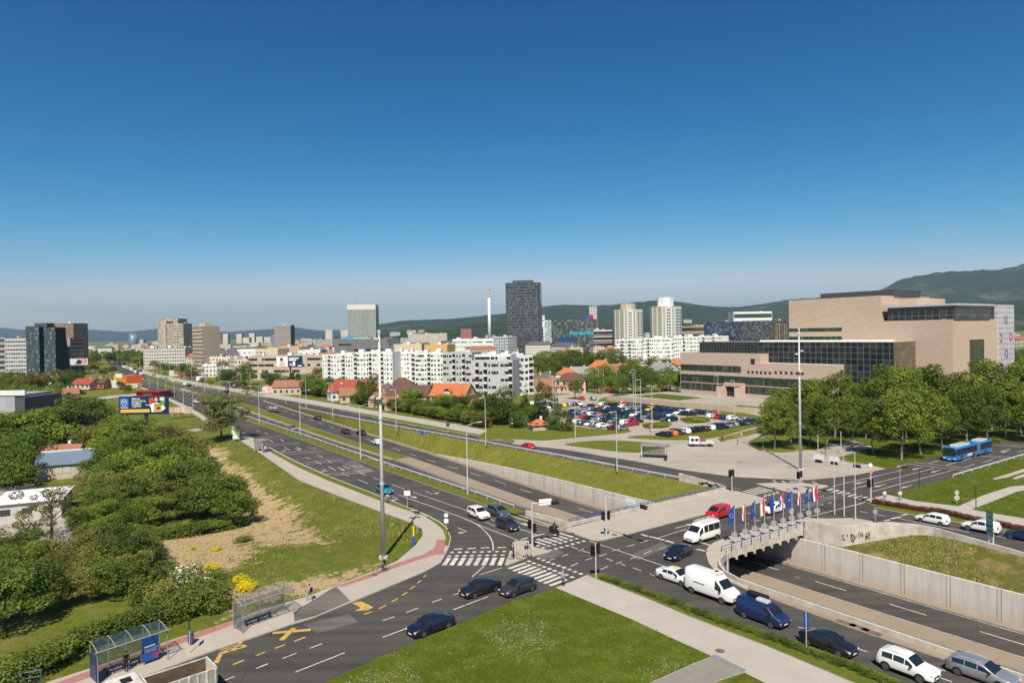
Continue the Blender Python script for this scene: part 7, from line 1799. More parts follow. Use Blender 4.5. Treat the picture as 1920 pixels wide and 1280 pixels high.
L_=[lamp_single(G(x,y),h,A2+math.pi) for x,y,h in ((1157,884,12),(911,835,12),(743,806,12),(624,783,12),(574,765,12),(536,756,11),(470,741,11),(452,733,10),(411,735,11),(384,735,11),(360,727,11),(337,719,11),(318,712,10),(302,708,10),(288,703,10),(276,699,10),(262,693,10),(248,688,10),(234,682,10))]
number(L_,'{n}slim lamp post from the left along the right service road and avenue')
L_=[lamp_single(G(x,y),7,A2,group='low lamps on the left footpath',arm=.9) for x,y in ((344,759),(362,770),(311,738),(296,732),(327,745),(280,725))]
number(L_,'{n}low lamp from the left on the footpath beside the avenue')
L_=[lamp_single(G(x,y),h,A2+math.pi,group='tall posts around the car park') for x,y,h in ((1079,829,10),(1043,790,14),(1050,778,13),(1038,786,14),(1123,735,11),(1132,738,11),(1157,735,10),(1188,775,14),(1192,777,15),(1202,790,13),(1223,811,13),(1347,779,13),(1378,796,13),(1240,735,9),(1255,733,9),(1211,737,9))]
number(L_,'{n}tall slim post from the left around the car park')
def mast(p,h,label):
    t=thing('high_mast',label,'light mast',tuple(p))
    MB().cyl((0,0,0),(0,0,.35),.6,.6,12).build('footing',MT['conc'],t)
    MB().cyl((0,0,.3),(0,0,h),.29,.12,14).build('pole',MT['steel'],t,smooth=True)
    for z in (h*.33,h*.62): MB().cyl((0,0,z),(0,0,z+.35),.27,.26,12).build('joint',MT['steel'],t)
    MB().cyl((0,0,h),(0,0,h+.5),.22,.22,8).build('cap',MT['steel'],t)
    fm=MB().box(-.28,.28,.15,.75,-.1,.12).cyl((0,0,0),(0,.2,0),.05,.05,6).mesh('floodlight',[plain('lamp_grey',(.62,.63,.64),.4)])
    for z,a in ((h-.6,2.0),(h-4.0,-1.5),(h-4.6,1.2),(h-8.0,3.0),(h-8.5,-.5)): put('floodlight',fm,t,(0,0,z),a)
    return t
mast(G(719,1047,.0),28.2,'tallest light mast in the photo, standing on the grass bank left of the junction')
mast(G(1501,881,.02),27.5,'tall light mast on the forecourt behind the flags')
# ---- traffic lights
SIGR,SIGY=plain('signal_red_off',(.12,.01,.01),.3,var=0),plain('signal_amber_off',(.14,.08,.005),.3,var=0)
sigm=MB().box(-.16,.16,-.14,.14,-.5,.5).box(-.28,.28,-.02,.0,-.62,.62).mesh('signal_head',[MT['blk']])
hood=MB()
for z in (.32,0,-.32): hood.cyl((0,.14,z),(0,.34,z+.0),.13,.13,8,0,False)
hoodm=hood.mesh('hood',[MT['blk']]); 
lensm=[MB().cyl((0,.141,z),(0,.15,z),.10,.10,10).mesh('lens',[m_]) for z,m_ in ((.32,SIGR),(0,SIGY),(-.32,plain('signal_green',(.01,.12,.06),.3,var=0)))]
def head(t,loc,ang,lie=False):
    h_=put('signal_head',sigm,t,loc,rot=(0,0,ang)); put('hood',hoodm,h_)
    for m_ in lensm: put('lens',m_,h_)
    return h_
def signal(p,h,heads,label,sign=None,r=.07,hz=None):
    t=thing('traffic_light',label,'traffic light',tuple(p)); MB().cyl((0,0,0),(0,0,h),r,r,8).build('pole',MT['steel'],t)
    for dx,dy,z,a in heads: head(t,(dx,dy,z),a)
    return t
def gantry(base,e,h,label,heads,signs,mid=None):
    b0=Vector(base); t=thing('traffic_light_gantry',label,'traffic light',tuple(b0))
    MB().cyl((0,0,0),(0,0,h),.13,.10,8).build('pole',MT['steel'],t)
    a=Vector((e.x-b0.x,e.y-b0.y,h)); MB().tube([(0,0,h),tuple(a)],.07,6).build('arm',MT['steel'],t)
    d=Vector((a.x,a.y,0)).normalized(); an=math.atan2(d.y,d.x)
    for f,dz in signs: put('sign_board',MB().box(-.85,.85,-.03,.03,-.35,.45).mesh('sign_board',[plain('sign_white',(.7,.72,.74),.4,var=.05)]),t,(a.x*f,a.y*f,h+dz),an)
    for f in heads: 
        h_=put('signal_head',sigm,t,(a.x*f,a.y*f,h-.1),rot=(0,math.pi/2,an)); put('hood',hoodm,h_); [put('lens',m_,h_) for m_ in lensm]
    return t,an
b0=G(1137,1007,.13); e=G(1212,952,5.6); t,an=gantry(b0,e,5.6,'traffic light gantry reaching over the lanes at the bridge corner',(.93,),((.62,.1),))
head(t,(-.35,.05,2.9),2.0); head(t,(.35,-.05,3.0),1.0)
b0=G(998.5,1027,.13); e=G(1047,941,5.8); t,an=gantry(b0,e,5.8,'traffic light gantry on the triangular island by the cyclists',(.85,),((.5,.0),))
head(t,(-.3,0,3.1),2.5); head(t,(.3,0,2.6),.5)
b0=G(1633,941,.12); e=G(1512,861,5.6); t,an=gantry(b0,e,5.6,'long traffic light gantry with white sign boards spanning the right arm of the junction',(.2,.55,.8),((.55,.5),(.8,.5)))
head(t,(-.3,0,3.0),2.6); head(t,(.25,0,3.1),.8)
MB().cyl((0,.05,5.9),(0,.07,5.9),.34,.34,10).build('round_sign',plain('sign_white',(.7,.72,.74),.4,var=.05),t)
b=MB(); b.quad([(-.45,-.12,5.1),(0,-.12,4.3),(.45,-.12,5.1)]); b.build('give_way_sign',plain('sign_rose',(.62,.25,.22),.5),t)
signal(G(1372.5,922,.13),3.9,((.15,0,3.3,A1+.5),(-.3,0,3.2,2.2)),'traffic light pole at the far end of the bridge parapet')
signal(G(1117.5,1084,.14),4.0,((.3,0,3.4,.6),(-.3,0,3.2,2.6)),'traffic light pole at the tip of the promenade strip')
signal(G(1500,921,.12),3.6,((.25,0,3.0,.8),(-.25,0,2.8,2.6)),'traffic light pole on the concrete island behind the flags')
# ---- flags
def flagpole(px,k,kind,label):
    lo,hi=60.,95.
    for _ in range(40):
        m_=(lo+hi)/2
        if proj(W(55.9,m_,.2))[0]<px: lo=m_
        else: hi=m_
    p=W(55.9,lo,.13); t=thing('flagpole',label+', on the bridge edge','flagpole',tuple(p),0,'short flagpoles on the bridge edge')
    MB().cyl((0,0,0),(0,0,5.2),.045,.035,8).build('pole',MT['steel'],t)
    MB().cyl((0,.1,1.25),(0,.13,1.25),.42,.42,16).build('round_plate',plain('plate_grey',(.30,.31,.31),.5),t)
    rnd=random.Random(k*5+1); blow=-.2-.6*rnd.random() if k not in (0,6,9) else -1.0
    f=thing('flag','%s'%kind[0],'flag',(p.x,p.y,p.z+3.0)); n=10; m=8; Hf=2.15; Wf=.9 if blow<-.9 else .55
    def fl(i,j):
        u=i/n; v=j/m
        return (-(u*Wf)+.05*math.sin(v*5+k), .10*math.sin(u*9+k+v*3)*(.3+u)-.05,Hf*(1-v)-u*.35*(1+abs(blow))*(1-.5*v)*0.8+.0-u*.3)
    bands=kind[1]; b=MB(); idx={}
    for i in range(n+1):
        for j in range(m+1): b.v.append(fl(i,j))
    for i in range(n):
        for j in range(m):
            a=i*(m+1)+j; b.f.append((a,a+1,a+m+2,a+m+1)); b.m.append(min(len(bands)-1,int((i+.01)/n*len(bands))))
    b.build('cloth',[FL[c] for c in bands],f,smooth=True)
    def emb(u,v,s,mat,shape):
        i,j=u*n,v*m; c=Vector(fl(i,j)); q=MB()
        for (x,z,r_) in shape:
            for side in (-.03,.03):
                y=c.y+side; cx,cz=c.x+x*s,c.z+z*s; q.quad([(cx-r_,y,cz-r_),(cx+r_,y,cz-r_),(cx+r_,y,cz+r_),(cx-r_,y,cz+r_)][::(1 if side<0 else -1)])
        q.build('emblem',mat,f)
    if kind[2]=='stars': emb(.5,.45,.22,FL['y'],[(math.cos(a*math.pi/6),math.sin(a*math.pi/6)*1.2,.028) for a in range(12)])
    elif kind[2]=='checks': emb(.5,.4,.12,FL['r'],[(x,z,.055) for x in (-1,0,1) for z in (-1.5,-.5,.5,1.5) if int(x+z*2)%2==0]+[]); emb(.5,.4,.12,FL['w'],[(x,z,.055) for x in (-1,0,1) for z in (-1.5,-.5,.5,1.5) if int(x+z*2)%2])
    elif kind[2]=='compass': emb(.5,.45,.2,FL['w'],[(0,0,.05),(0,.8,.02),(0,-.8,.02),(.6,0,.02),(-.6,0,.02)])
    elif kind[2]=='green': emb(.5,.5,.2,plain('flag_green',(.05,.35,.12),.7,var=0),[(0,0,.14),(-.3,-.6,.1)])
FL={'b':plain('flag_blue',(.012,.055,.28),.7,var=.05),'r':plain('flag_red',(.55,.015,.03),.7,var=.05),'w':plain('flag_white',(.75,.75,.76),.7,var=.03),'y':plain('flag_yellow',(.75,.55,.03),.6,var=0),'c':plain('flag_light_blue',(.02,.22,.55),.7,var=.05)}
fk=[(1378,('large blue flag with a ring of pale stars, leftmost of the row','b','stars')),(1398,('red white and blue flag with checks, second of the row','rwb','checks')),(1416,('blue flag with a green emblem, third of the row','b','green')),(1434,('narrow folded red and white flag, fourth of the row','rw','checks')),(1451.5,('limp plain blue flag, fifth of the row','b','')),(1469,('red white and blue flag with a light blue strip, sixth of the row','rwc','checks')),(1485.5,('wide blue flag with a pale compass emblem, seventh of the row','b','compass')),(1501.5,('slim red white and blue flag, eighth of the row','rwb','checks')),(1517,('narrow blue flag with pale lettering, ninth of the row','b','compass')),(1533,('large red white and blue flag with checks, rightmost of the row','rwb','checks'))]
for k,(px,kd) in enumerate(fk): flagpole(px,k,kd,'%s short flagpole'%('leftmost second third fourth fifth sixth seventh eighth ninth rightmost'.split()[k]))
for k,(x,y,lb) in enumerate(((1565,975,'left'),(1583,979,'middle'),(1604,984.5,'right'))):
    t=thing('flagpole',lb+' of three tall bare flagpoles at the right end of the bridge','flagpole',tuple(W(*(52.4-k*.9,90.4+k*1.0),.13)) if 0 else tuple(G(x,y-11,.13)),0,'tall bare flagpoles'); MB().cyl((0,0,0),(0,0,9.6),.09,.05,8).build('pole',MT['steel'],t); MB().cyl((0,0,9.6),(0,0,9.7),.07,.05,8).build('cap',MT['steel'],t)
# ---- signs
def sign_pole(p,h,parts,label,name='road_sign',r=.035):
    t=thing(name,label,'road sign',tuple(p)); MB().cyl((0,0,0),(0,0,h),r,r,6).build('pole',MT['steel'],t)
    for nm,b,m_ in parts: b.build(nm,m_,t)
    return t
SW=plain('sign_white',(.7,.72,.74),.4,var=.05); SBL=plain('sign_blue',(.015,.08,.32),.4,var=.05); SG=plain('sign_green',(.02,.24,.19),.45,var=.05); SY=plain('sign_yellow',(.75,.6,.02),.45,var=.05)
sign_pole(G(764,953,.13),2.9,[('panel',MB().box(-.5,-.02,-.05,-.02,2.1,2.9),SW),('panel',MB().box(.02,.5,-.05,-.02,2.1,2.9),SW)],'twin white sign panels on a pole beside the teal car')
sign_pole(G(782,1000,.13),3.4,[('bracket',MB().box(-.9,.1,-.03,.03,3.25,3.32),MT['steel']),('panel',MB().box(-.2,.2,-.06,-.03,2.9,3.2),MT['dark'])],'slim grey sign pole on the curve of the walkway')
t=thing('pillar_marker','blue and yellow marker pillar on the grass beside the walkway','pillar',tuple(G(776,1024,0))); MB().box(-.17,.17,-.17,.17,0,1.4).build('base',SBL,t); MB().box(-.08,.08,-.08,.08,1.41,2.7).build('shaft',SY,t)
sign_pole(G(837,1000,.15),2.9,[('round_sign',MB().cyl((0,-.05,2.6),(0,-.03,2.6),.3,.3,14),SW),('plate',MB().box(-.3,.3,-.05,-.03,1.5,2.1),SW)],'pale round sign seen from behind on the kerb corner')
sign_pole(G(1512,1213,.14),3.1,[('round_sign',MB().cyl((0,.03,2.75),(.03,.05,2.75),.32,.32,14),SBL),('round_sign',MB().cyl((0,.03,2.1),(.03,.05,2.1),.32,.32,14),SBL)],'two round blue signs edge on, beside the black saloon in the queue')
sign_pole(G(1794,944,.12),2.2,[('round_sign',MB().cyl((0,-.05,1.75),(0,-.03,1.75),.36,.36,16),plain('plate_grey2',(.42,.43,.43),.5)),('round_sign',MB().cyl((0,-.05,.95),(0,-.03,.95),.42,.42,16),plain('plate_grey2',(.42,.43,.43),.5))],'two round grey signs, one above the other, on the right lawn')
sign_pole(G(1641,977,.13),1.9,[('round_sign',MB().cyl((0,-.05,1.4),(0,-.03,1.4),.36,.36,16),plain('plate_grey',(.30,.31,.31),.5))],'single round grey sign beside the slip road by the wall')
sign_pole(G(1486,978,.13),2.0,[('round_sign',MB().cyl((0,-.05,1.5),(0,-.03,1.5),.5,.5,16),plain('plate_grey',(.30,.31,.31),.5))],'large round grey sign behind the flags')
sign_pole(G(1431,840,.15),3.6,[('round_sign',MB().cyl((0,-.05,3.3),(0,-.03,3.3),.45,.45,16),plain('sign_violet',(.10,.06,.28),.4)),('plate',MB().box(-.4,.4,-.05,-.03,2.3,2.75),SW)],'blue round sign with a white plate at the corner of the park lawn')
sign_pole(G(792,828,0),2.8,[('square_sign',MB().box(-.5,.5,-.06,-.03,1.8,2.8),SBL)],'square blue sign on the grass bank below the right service road')
sign_pole(G(840,813,.1),3.0,[('square_sign',MB().box(-.5,.5,-.06,-.03,2.0,3.0),SBL)],'square blue sign beside the right footpath')
sign_pole(G(1688,935,.1),5.2,[('panel',MB().box(.0,1.3,-.04,.0,4.9,5.3),MT['dark'])],'slim post with a small dark panel behind the right pedestrian')
sign_pole(G(1255,802,.2),2.6,[('round_sign',MB().cyl((0,-.05,2.2),(0,-.03,2.2),.35,.35,14),SW)],'white round sign on the left planted island of the car park')
t=sign_pole(G(1221,810,.05),2.4,[('panel',MB().box(-.4,.4,-.05,-.02,1.4,2.1),plain('sign_orange',(.6,.2,.06),.5)),('square_sign',MB().box(-.4,.4,-.05,-.02,2.15,2.6),SBL)],'orange and blue sign at the car park entrance')
for x,y,lb in ((1170,762,'small red sign board at the back edge of the car park, left one'),(1341,779,'small red sign board at the back edge of the car park, right one')): sign_pole(G(x,y,.1),1.6,[('board',MB().box(-.7,.7,-.05,0,.7,1.9),plain('board_red',(.42,.02,.03),.5))],lb,'sign_board')
p=G(1858,1040,-1.0); p.z=-1.3
t=thing('direction_sign','green and white direction sign with stacked place name rows on two posts','direction sign',(p.x,p.y,-1.1),A1-.80)
for x in (-.55,.55): MB().box(x-.08,x+.08,-.08,.08,0,3.0).build('post',MT['steel'],t)
for k in range(5): MB().box(-.85,.85,-.14,-.09,2.6+k*.62,3.17+k*.62).build('sign_row',SG,t)
MB().box(-.85,.85,-.14,-.09,2.0,2.55).build('sign_row',SW,t)
for k in range(5): 
    b=MB(); 
    for j in range(3): b.box(-.6+j*.42,-.3+j*.42,-.155,-.141,2.78+k*.62,2.96+k*.62)
    for j in range(3): MB().box(-.6+j*.42,-.3+j*.42,-.155,-.141,2.78+k*.62,2.96+k*.62).build('text_line',SW,t)
for x,y,lb in ((1724,914,'dark slim post on the edge of the right lawn'),(1830,952,'dark slim post beside the diagonal path on the right lawn'),(1548,850,'slim brown post by the park footpath')):
    t=thing('post',lb,'post',tuple(G(x,y,.1))); MB().cyl((0,0,0),(0,0,3.2),.07,.07,6).build('shaft',plain('brown_metal',(.05,.035,.03),.5),t); MB().cyl((0,0,3.2),(0,0,3.3),.1,.1,6).build('cap',MT['dark'],t)
for x,y,lb in ((1534,858,'left'),(1577,850,'right')):
    t=thing('post',lb+' pale slim post in front of the park trees','post',tuple(G(x,y,.05))); MB().cyl((0,0,0),(0,0,4.8),.08,.07,6).build('shaft',MT['steel'],t); MB().cyl((0,0,4.8),(0,0,4.9),.1,.1,6).build('cap',MT['steel'],t)
# ---- bus shelters
clear,tt_,bb_=nodes('clear_glass'); bb_.inputs['Base Color'].default_value=(.07,.11,.13,1); bb_.inputs['Roughness'].default_value=.05; bb_.inputs['Transmission Weight'].default_value=0; bb_.inputs['Alpha'].default_value=.32
def shelter(a,b_,label,poster=True,L0=None):
    a=Vector(a);b_=Vector(b_); d=b_-a; L=d.length; an=math.atan2(d.y,d.x); t=thing('bus_shelter',label,'bus shelter',tuple(a),an)
    D=1.7; h=2.45
    def arc(x,n=7): return [(x,-.15+(D+.3)*(k/n),h+.42*math.sin(math.pi*(.12+.88*k/n)/1.0*.62)+.18*(k/n)) for k in range(n+1)]
    for x in [L*i/4 for i in range(5)]: MB().tube(arc(x),.04,5).build('roof_rib',plain('shelter_grey',(.24,.25,.26),.5,var=.08),t)
    for k in range(4):
        P,Q=arc(L*k/4+.03),arc(L*(k+1)/4-.03); g=MB()
        for i in range(7): g.quad([P[i],Q[i],Q[i+1],P[i+1]])
        g.build('roof_glass',clear,t,smooth=True)
    for x in (0,L): 
        MB().tube([(x,0,0),(x,0,h+.2)],.045,6).build('front_post',plain('shelter_grey',(.24,.25,.26),.5,var=.08),t); MB().tube([(x,D,0),(x,D,h+.3)],.045,6).build('rear_post',plain('shelter_grey',(.24,.25,.26),.5,var=.08),t)
    for k in (1,2,3): MB().tube([(L*k/4,D,0),(L*k/4,D,h+.3)],.04,6).build('rear_post',plain('shelter_grey',(.24,.25,.26),.5,var=.08),t)
    MB().tube([(-.2,-.15,h+.2),(L+.2,-.15,h+.2)],.06,6).build('gutter',plain('shelter_grey',(.24,.25,.26),.5,var=.08),t)
    for k in range(4): MB().box(L*k/4+.06,L*(k+1)/4-.06,D-.01,D+.01,.3,h-.1).build('back_glass',clear,t)
    MB().box(-.01,.01,.1,D-.1,.25,h-.15).build('side_glass',clear,t)
    MB().box(L*.18,L*.68,D-.55,D-.15,.42,.48).build('bench_seat',MT['dark'],t)
    for x in (.2,.43,.66): MB().box(L*x-.03,L*x+.03,D-.5,D-.2,0,.42).build('bench_leg',MT['dark'],t)
    if poster:
        ps_=MB().box(L*.66,L*.9,.55,.72,.25,2.3).build('poster_case',SBL,t)
        text('lettering','BAREN',.3,SW,ps_,(L*.68,.54,1.15),(R_(90),0,0)) if 0 else None
        for z,w_ in ((1.45,.9),(1.2,1.2),(1.05,1.0)): MB().box(L*.69,L*.69+w_,.535,.549,z,z+.1).build('text_line',SW,t)
        MB().cyl((L*.86,.549,.6),(L*.86,.535,.6),.2,.2,12).build('poster_mark',plain('flag_red',(.55,.015,.03),.7),t)
        pe=MB().box(-.12,.04,.1,D-.2,.25,2.2).build('end_poster',plain('poster_dark',(.03,.05,.13),.4),t)
    return t
shelter(G(184,1283,.13),G(315,1236,.13),'glass bus shelter with a blue poster at the bottom left, nearest the camera')
shelter(G(455,1187,.13),G(551,1152,.13),'glass bus shelter with an empty bench, second along the left pavement',False)
t=thing('rail_frame','blue tube frame at the bottom left corner behind the hedge','railing',tuple(G(15,1292,.1)),.45); MB().tube([(0,0,0),(0,0,1.1),(2.2,0,1.1),(2.2,0,0)],.04,6).build('tube',MT['bluerail'],t); MB().tube([(0,0,.6),(2.2,0,.6)],.03,6).build('tube',MT['bluerail'],t)
def dark_shelter(p,an,L,label):
    t=thing('bus_shelter',label,'bus shelter',tuple(p),an)
    MB().box(-.2,L+.2,-.2,2.0,2.6,2.95).build('roof',ROOFG,t)
    for x in (0,L): MB().box(x-.06,x+.06,.0,1.8,0,2.6).build('side_glass',clear,t); MB().box(x-.1,x+.1,-.08,.08,0,2.6).build('post',MT['steel'],t)
    for k in range(4): MB().box(L*k/4+.05,L*(k+1)/4-.05,1.75,1.8,.3,2.5).build('back_glass',clear,t)
    for k in (1,2,3): MB().box(L*k/4-.04,L*k/4+.04,1.72,1.82,0,2.6).build('mullion',MT['steel'],t)
    MB().box(.3,L-.3,1.2,1.6,.4,.5).build('bench_seat',MT['dark'],t)
    return t
dark_shelter(G(1203,858,.12),A1+.62,5.2,'flat roofed bus shelter with grey posts on the right service road')
t=thing('litter_bin','dark round litter bin right of the flat roofed shelter','bin',tuple(G(1248,862,.12))); MB().cyl((0,0,0),(0,0,1.0),.35,.4,12).build('barrel',MT['dark'],t); MB().cyl((0,0,1.0),(0,0,1.08),.42,.3,12).build('lid',MT['dark'],t)
t=dark_shelter(G(477,846,.13),A1+.35,3.2,'dark framed bus shelter with a poster wall beside the left service road')
MB().box(3.25,3.4,0,1.6,.1,2.5).build('poster_case',plain('poster_grey',(.2,.21,.22),.5),t)
t=thing('info_panel','white panel standing on the path by the solitary tree','panel',tuple(G(443,826,.1)),.1); MB().box(-.9,.9,-.08,.08,.5,2.9).build('board',WH,t)
for x in (-.7,.7): MB().box(x-.06,x+.06,-.05,.05,0,.5).build('leg',MT['steel'],t)
t=thing('bus_stop_sign','grey bus stop sign pole between the two glass shelters','bus stop sign',tuple(G(356,1223,.13)),.4); MB().cyl((0,0,0),(0,0,2.9),.035,.035,6).build('pole',MT['steel'],t); MB().box(-.04,.04,-.3,.3,2.1,2.95).build('panel',MT['dark'],t)
t=thing('litter_bin','blue grey litter bin beside the bus stop sign','bin',tuple(G(358,1207,.13))); MB().cyl((0,0,.15),(0,0,1.15),.26,.26,12).build('barrel',plain('bin_blue',(.07,.09,.13),.5),t); MB().box(-.05,.05,-.05,.05,0,.16).build('foot',MT['dark'],t); MB().cyl((0,0,1.15),(0,0,1.25),.28,.2,12).build('lid',plain('bin_blue',(.07,.09,.13),.5),t)
# ---- billboards
def billboard(px0,px1,py0,py1,Y,mat,label,monopole=True,base_py=None,cat='billboard',thick=.5):
    A,an,L=frame_px(px0,Y,px1,Y); z1=ztop(py0,(px0+px1)/2,Y); z0=ztop(py1,(px0+px1)/2,Y)
    t=thing('billboard',label,cat,(A.x,A.y,0),an); b=MB().box(0,L,0,thick,z0,z1); bo=b.build('panel',mat,t)
    if monopole: MB().cyl((L*.52,thick+.35,-2),(L*.52,thick+.35,z0+.4),.55,.5,14).build('post',MT['dark'],t); MB().box(0,L,thick+.02,thick+.3,z0-.15,z0+.15).build('walkway',MT['dark'],t)
    else:
        n=max(2,int(L/3))
        for k in range(n): MB().box(L*(k+.5)/n-.06,L*(k+.5)/n+.06,.05,.2,0,z0).build('post',MT['steel'],t)
    return t,L,z0,z1
NV=plain('poster_navy',(.008,.030,.085),.35,var=0); SK=plain('poster_skin',(.60,.33,.22),.6,var=0); HR=plain('poster_hair',(.07,.03,.02),.6,var=0); PW=plain('poster_white',(.75,.75,.75),.5,var=.03)
t,L,z0,z1=billboard(220,312,742.5,776,205,NV,'large dark blue billboard with a woman, fruit and bold white words')
Hh=z1-z0; r6=(R_(90),0,0)
def flat(name,m_,P,y=-.012,parent=None):
    b=MB(); b.quad([(L*u,y,z0+Hh*v) for u,v in P]); return b.build(name,m_,parent or t)
def disc(name,m_,u,v,ru,y,asp=1.,n=16,parent=None): return flat(name,m_,[(u+ru*math.cos(a*2*math.pi/n)/L,v+ru*asp*math.sin(a*2*math.pi/n)/Hh) for a in range(n)],y,parent)
sq_=lambda u0,u1,v0,v1:[(u0,v0),(u1,v0),(u1,v1),(u0,v1)]
for i,s in enumerate(('PRAVA','KVALITETA,','DOBRA','CIJENA!')): text('lettering',s,Hh*.165,PW,t,(L*.26,-.02,z0+Hh*(.80-.135*i)),r6,(.95,1,1),.0,.008)
flat('logo_panel',plain('logo_blue',(.03,.16,.50),.4,var=0),sq_(.02,.19,.42,.90)); flat('logo_edge',PW,sq_(.03,.18,.35,.39))
for a in range(12): disc('logo_star',FL['y'] if a%2 else PW,.105+.055*math.cos(a*math.pi/6),.66+.17*math.sin(a*math.pi/6),.12,-.02)
text('lettering','EURO',Hh*.12,PW,t,(L*.045,-.024,z0+Hh*.66),r6,(.9,1,1),.0,.006); text('lettering','CIJENA',Hh*.09,FL['r'],t,(L*.04,-.024,z0+Hh*.56),r6,(.9,1,1),.0,.01)
flat('yellow_strip',plain('strip_yellow',(.78,.50,.05),.5,var=0),sq_(.03,.62,.10,.27))
for k in range(9): flat('text_line',plain('strip_brown',(.45,.28,.05),.5,var=0),sq_(.06+k*.06,.105+k*.06,.16,.21),-.02)
flat('produce',plain('tomato_red',(.62,.10,.03),.5,var=.25,sc_=1.5),[(.61,.55),(.72,.55),(.72,.9),(.67,.92),(.61,.86)]); flat('produce',plain('leaf_green',(.16,.38,.05),.5,var=.25,sc_=1.5),[(.83,.5),(.93,.45),(.93,.72),(.86,.75)]); flat('produce',plain('pale_produce',(.62,.62,.5),.5,var=.1),[(.83,.74),(.93,.72),(.93,.93),(.83,.93)])
flat('hair',HR,[(.70,.66),(.715,.9),(.755,.97),(.80,.9),(.815,.66),(.76,.6)],-.02); disc('face',SK,.757,.80,.50,-.03,1.3)
flat('shirt',PW,[(.62,.50),(.70,.60),(.755,.63),(.82,.60),(.93,.40),(.945,.30),(.86,.12),(.66,.10),(.65,.35)],-.024); flat('arm',SK,[(.53,.50),(.62,.46),(.63,.52),(.54,.54)],-.028)
flat('paper_bag',plain('bag_orange',(.60,.30,.06),.6,var=.1),[(.71,.12),(.87,.14),(.87,.52),(.71,.52)],-.034); flat('bag_greens',plain('leaf_green',(.16,.38,.05),.5),[(.72,.45),(.86,.45),(.86,.57),(.72,.56)],-.04); flat('bag_mark',MT['blk'],sq_(.765,.835,.25,.38),-.042)
PB=plain('poster_steel',(.30,.42,.50),.5,c2=(.62,.60,.62),sc_=.8)
t,L,z0,z1=billboard(130,163,672,684,480,PB,'pale monopole billboard with a red square near the left offices'); Hh=z1-z0; flat('red_square',plain('board_red2',(.5,.02,.05),.5),sq_(.64,.92,.25,.9)); flat('dark_shape',MT['blk'],[(.3,.15),(.6,.1),(.7,.6),(.45,.9)],-.01)
for k in range(3): flat('text_line',PW,sq_(.68,.86,.7-k*.15,.76-k*.15),-.02)
t,L,z0,z1=billboard(517,566,667.5,688,415,NV,'white and navy monopole billboard in front of the long low office'); Hh=z1-z0; flat('white_half',PW,sq_(.005,.44,.02,.98)); disc('face',HR,.2,.72,1.0,-.02); flat('shirt',plain('poster_cream',(.7,.5,.42),.5),[(.1,.05),(.35,.05),(.3,.6),(.15,.6)],-.02)
for k in range(2): flat('text_line',PW,sq_(.48,.86-.1*k,.74-k*.17,.86-k*.17),-.02)
flat('product',plain('product_pink',(.6,.3,.35),.5),sq_(.5,.62,.1,.36),-.02); flat('product',PW,sq_(.63,.72,.1,.5),-.02); flat('badge',PW,sq_(.82,.97,.06,.16),-.02)
for px0,px1,py0,py1,Y,c,lb in ((485,511,724,736,345,((.25,.22,.45),(.65,.62,.6),(.6,.12,.08)),'low roadside billboard in red and purple beyond the avenue'),(313,336,763,774,245,((.25,.35,.5),(.6,.3,.1),(.5,.5,.5)),'low roadside billboard with produce, right of the big blue one'),(334,356,762.5,775,247,((.62,.6,.56),(.5,.42,.38),(.3,.3,.3)),'low roadside billboard with a grey car, rightmost of its pair'),(234,250,719,727,370,((.5,.05,.05),(.65,.6,.5),(.7,.5,.05)),'small red and yellow roadside billboard by the orange restaurant'),(250,263,718,727,365,((.6,.6,.6),(.3,.25,.2),(.1,.1,.1)),'small white and brown roadside billboard near the avenue'),(366,386,705.5,713,440,((.7,.7,.7),(.68,.68,.68),(.5,.05,.05)),'white roadside billboard with a red badge beyond the avenue'),(315,332,694,708,520,((.4,.45,.4),(.55,.5,.45),(.4,.2,.2)),'faded roadside billboard among trees beyond the avenue')):
    t,L,z0,z1=billboard(px0,px1,py0,py1,Y,plain('bb%d'%px0,c[1],.5,var=.05),lb,False,thick=.2); Hh=z1-z0
    flat('poster',plain('bba%d'%px0,c[0],.5,c2=c[1],sc_=.7),sq_(.03,.4,.05,.95)); flat('poster',plain('bbb%d'%px0,c[2],.5,c2=c[1],sc_=.9),sq_(.5,.95,.1,.9))
# roadside businesses on the left and beyond the avenue
t,L,z=block('restaurant','bright orange and red roadside restaurant with a white stepped front','restaurant',214,402,236,395,705,9,plain('shop_orange',(.68,.13,.02),.5),1,style='none',roofn=0,z0=0,parap=.3)
MB().box(-4.5,L*.3,-1.2,-.1,0,z*.62).build('white_front',WH,t); MB().box(L*.05,L*.62,-.3,-.05,z-1.2,z+1.3).build('white_sign',WH,t); MB().box(-.5,L*.1,-.5,-.06,z*.6,z+.4).build('yellow_panel',plain('sign_yellow2',(.75,.45,.02),.5),t)
for k in range(3): MB().box(L*(.35+k*.18),L*(.47+k*.18),-.1,-.02,z*.45,z*.75).build('letter',plain('sign_yellow2',(.75,.45,.02),.5),t)
t,L,z=block('showroom','low red roofed showroom beside the avenue behind the big billboard','shop',253,332,297,328,736,7,plain('board_red3',(.42,.02,.03),.5),1,style='none',roofn=0,parap=.3)
MB().box(-1,L+1,-1.2,7,z+.32,z+.75).build('red_roof',plain('roof_red',(.30,.012,.018),.6),t)
for k in range(5): MB().box(L*.3+k*1.1,L*.3+k*1.1+.8,-.1,-.02,z*.5,z*.85).build('letter',WH,t)
t,L,z=block('kiosk','red canopied yard with a small crane beyond the avenue','kiosk',341,470,361,465,700,8,WH,1,style='none',roofn=0,parap=.2)
MB().box(-2,L,-2,6,z-1.6,z-.4).build('red_canopy',plain('board_red3',(.42,.02,.03),.5),t); MB().cyl((L*.4,2,z),(L*.9,2,z+9),.5,.3,6).build('crane_jib',plain('lamp_grey',(.62,.63,.64),.4),t)
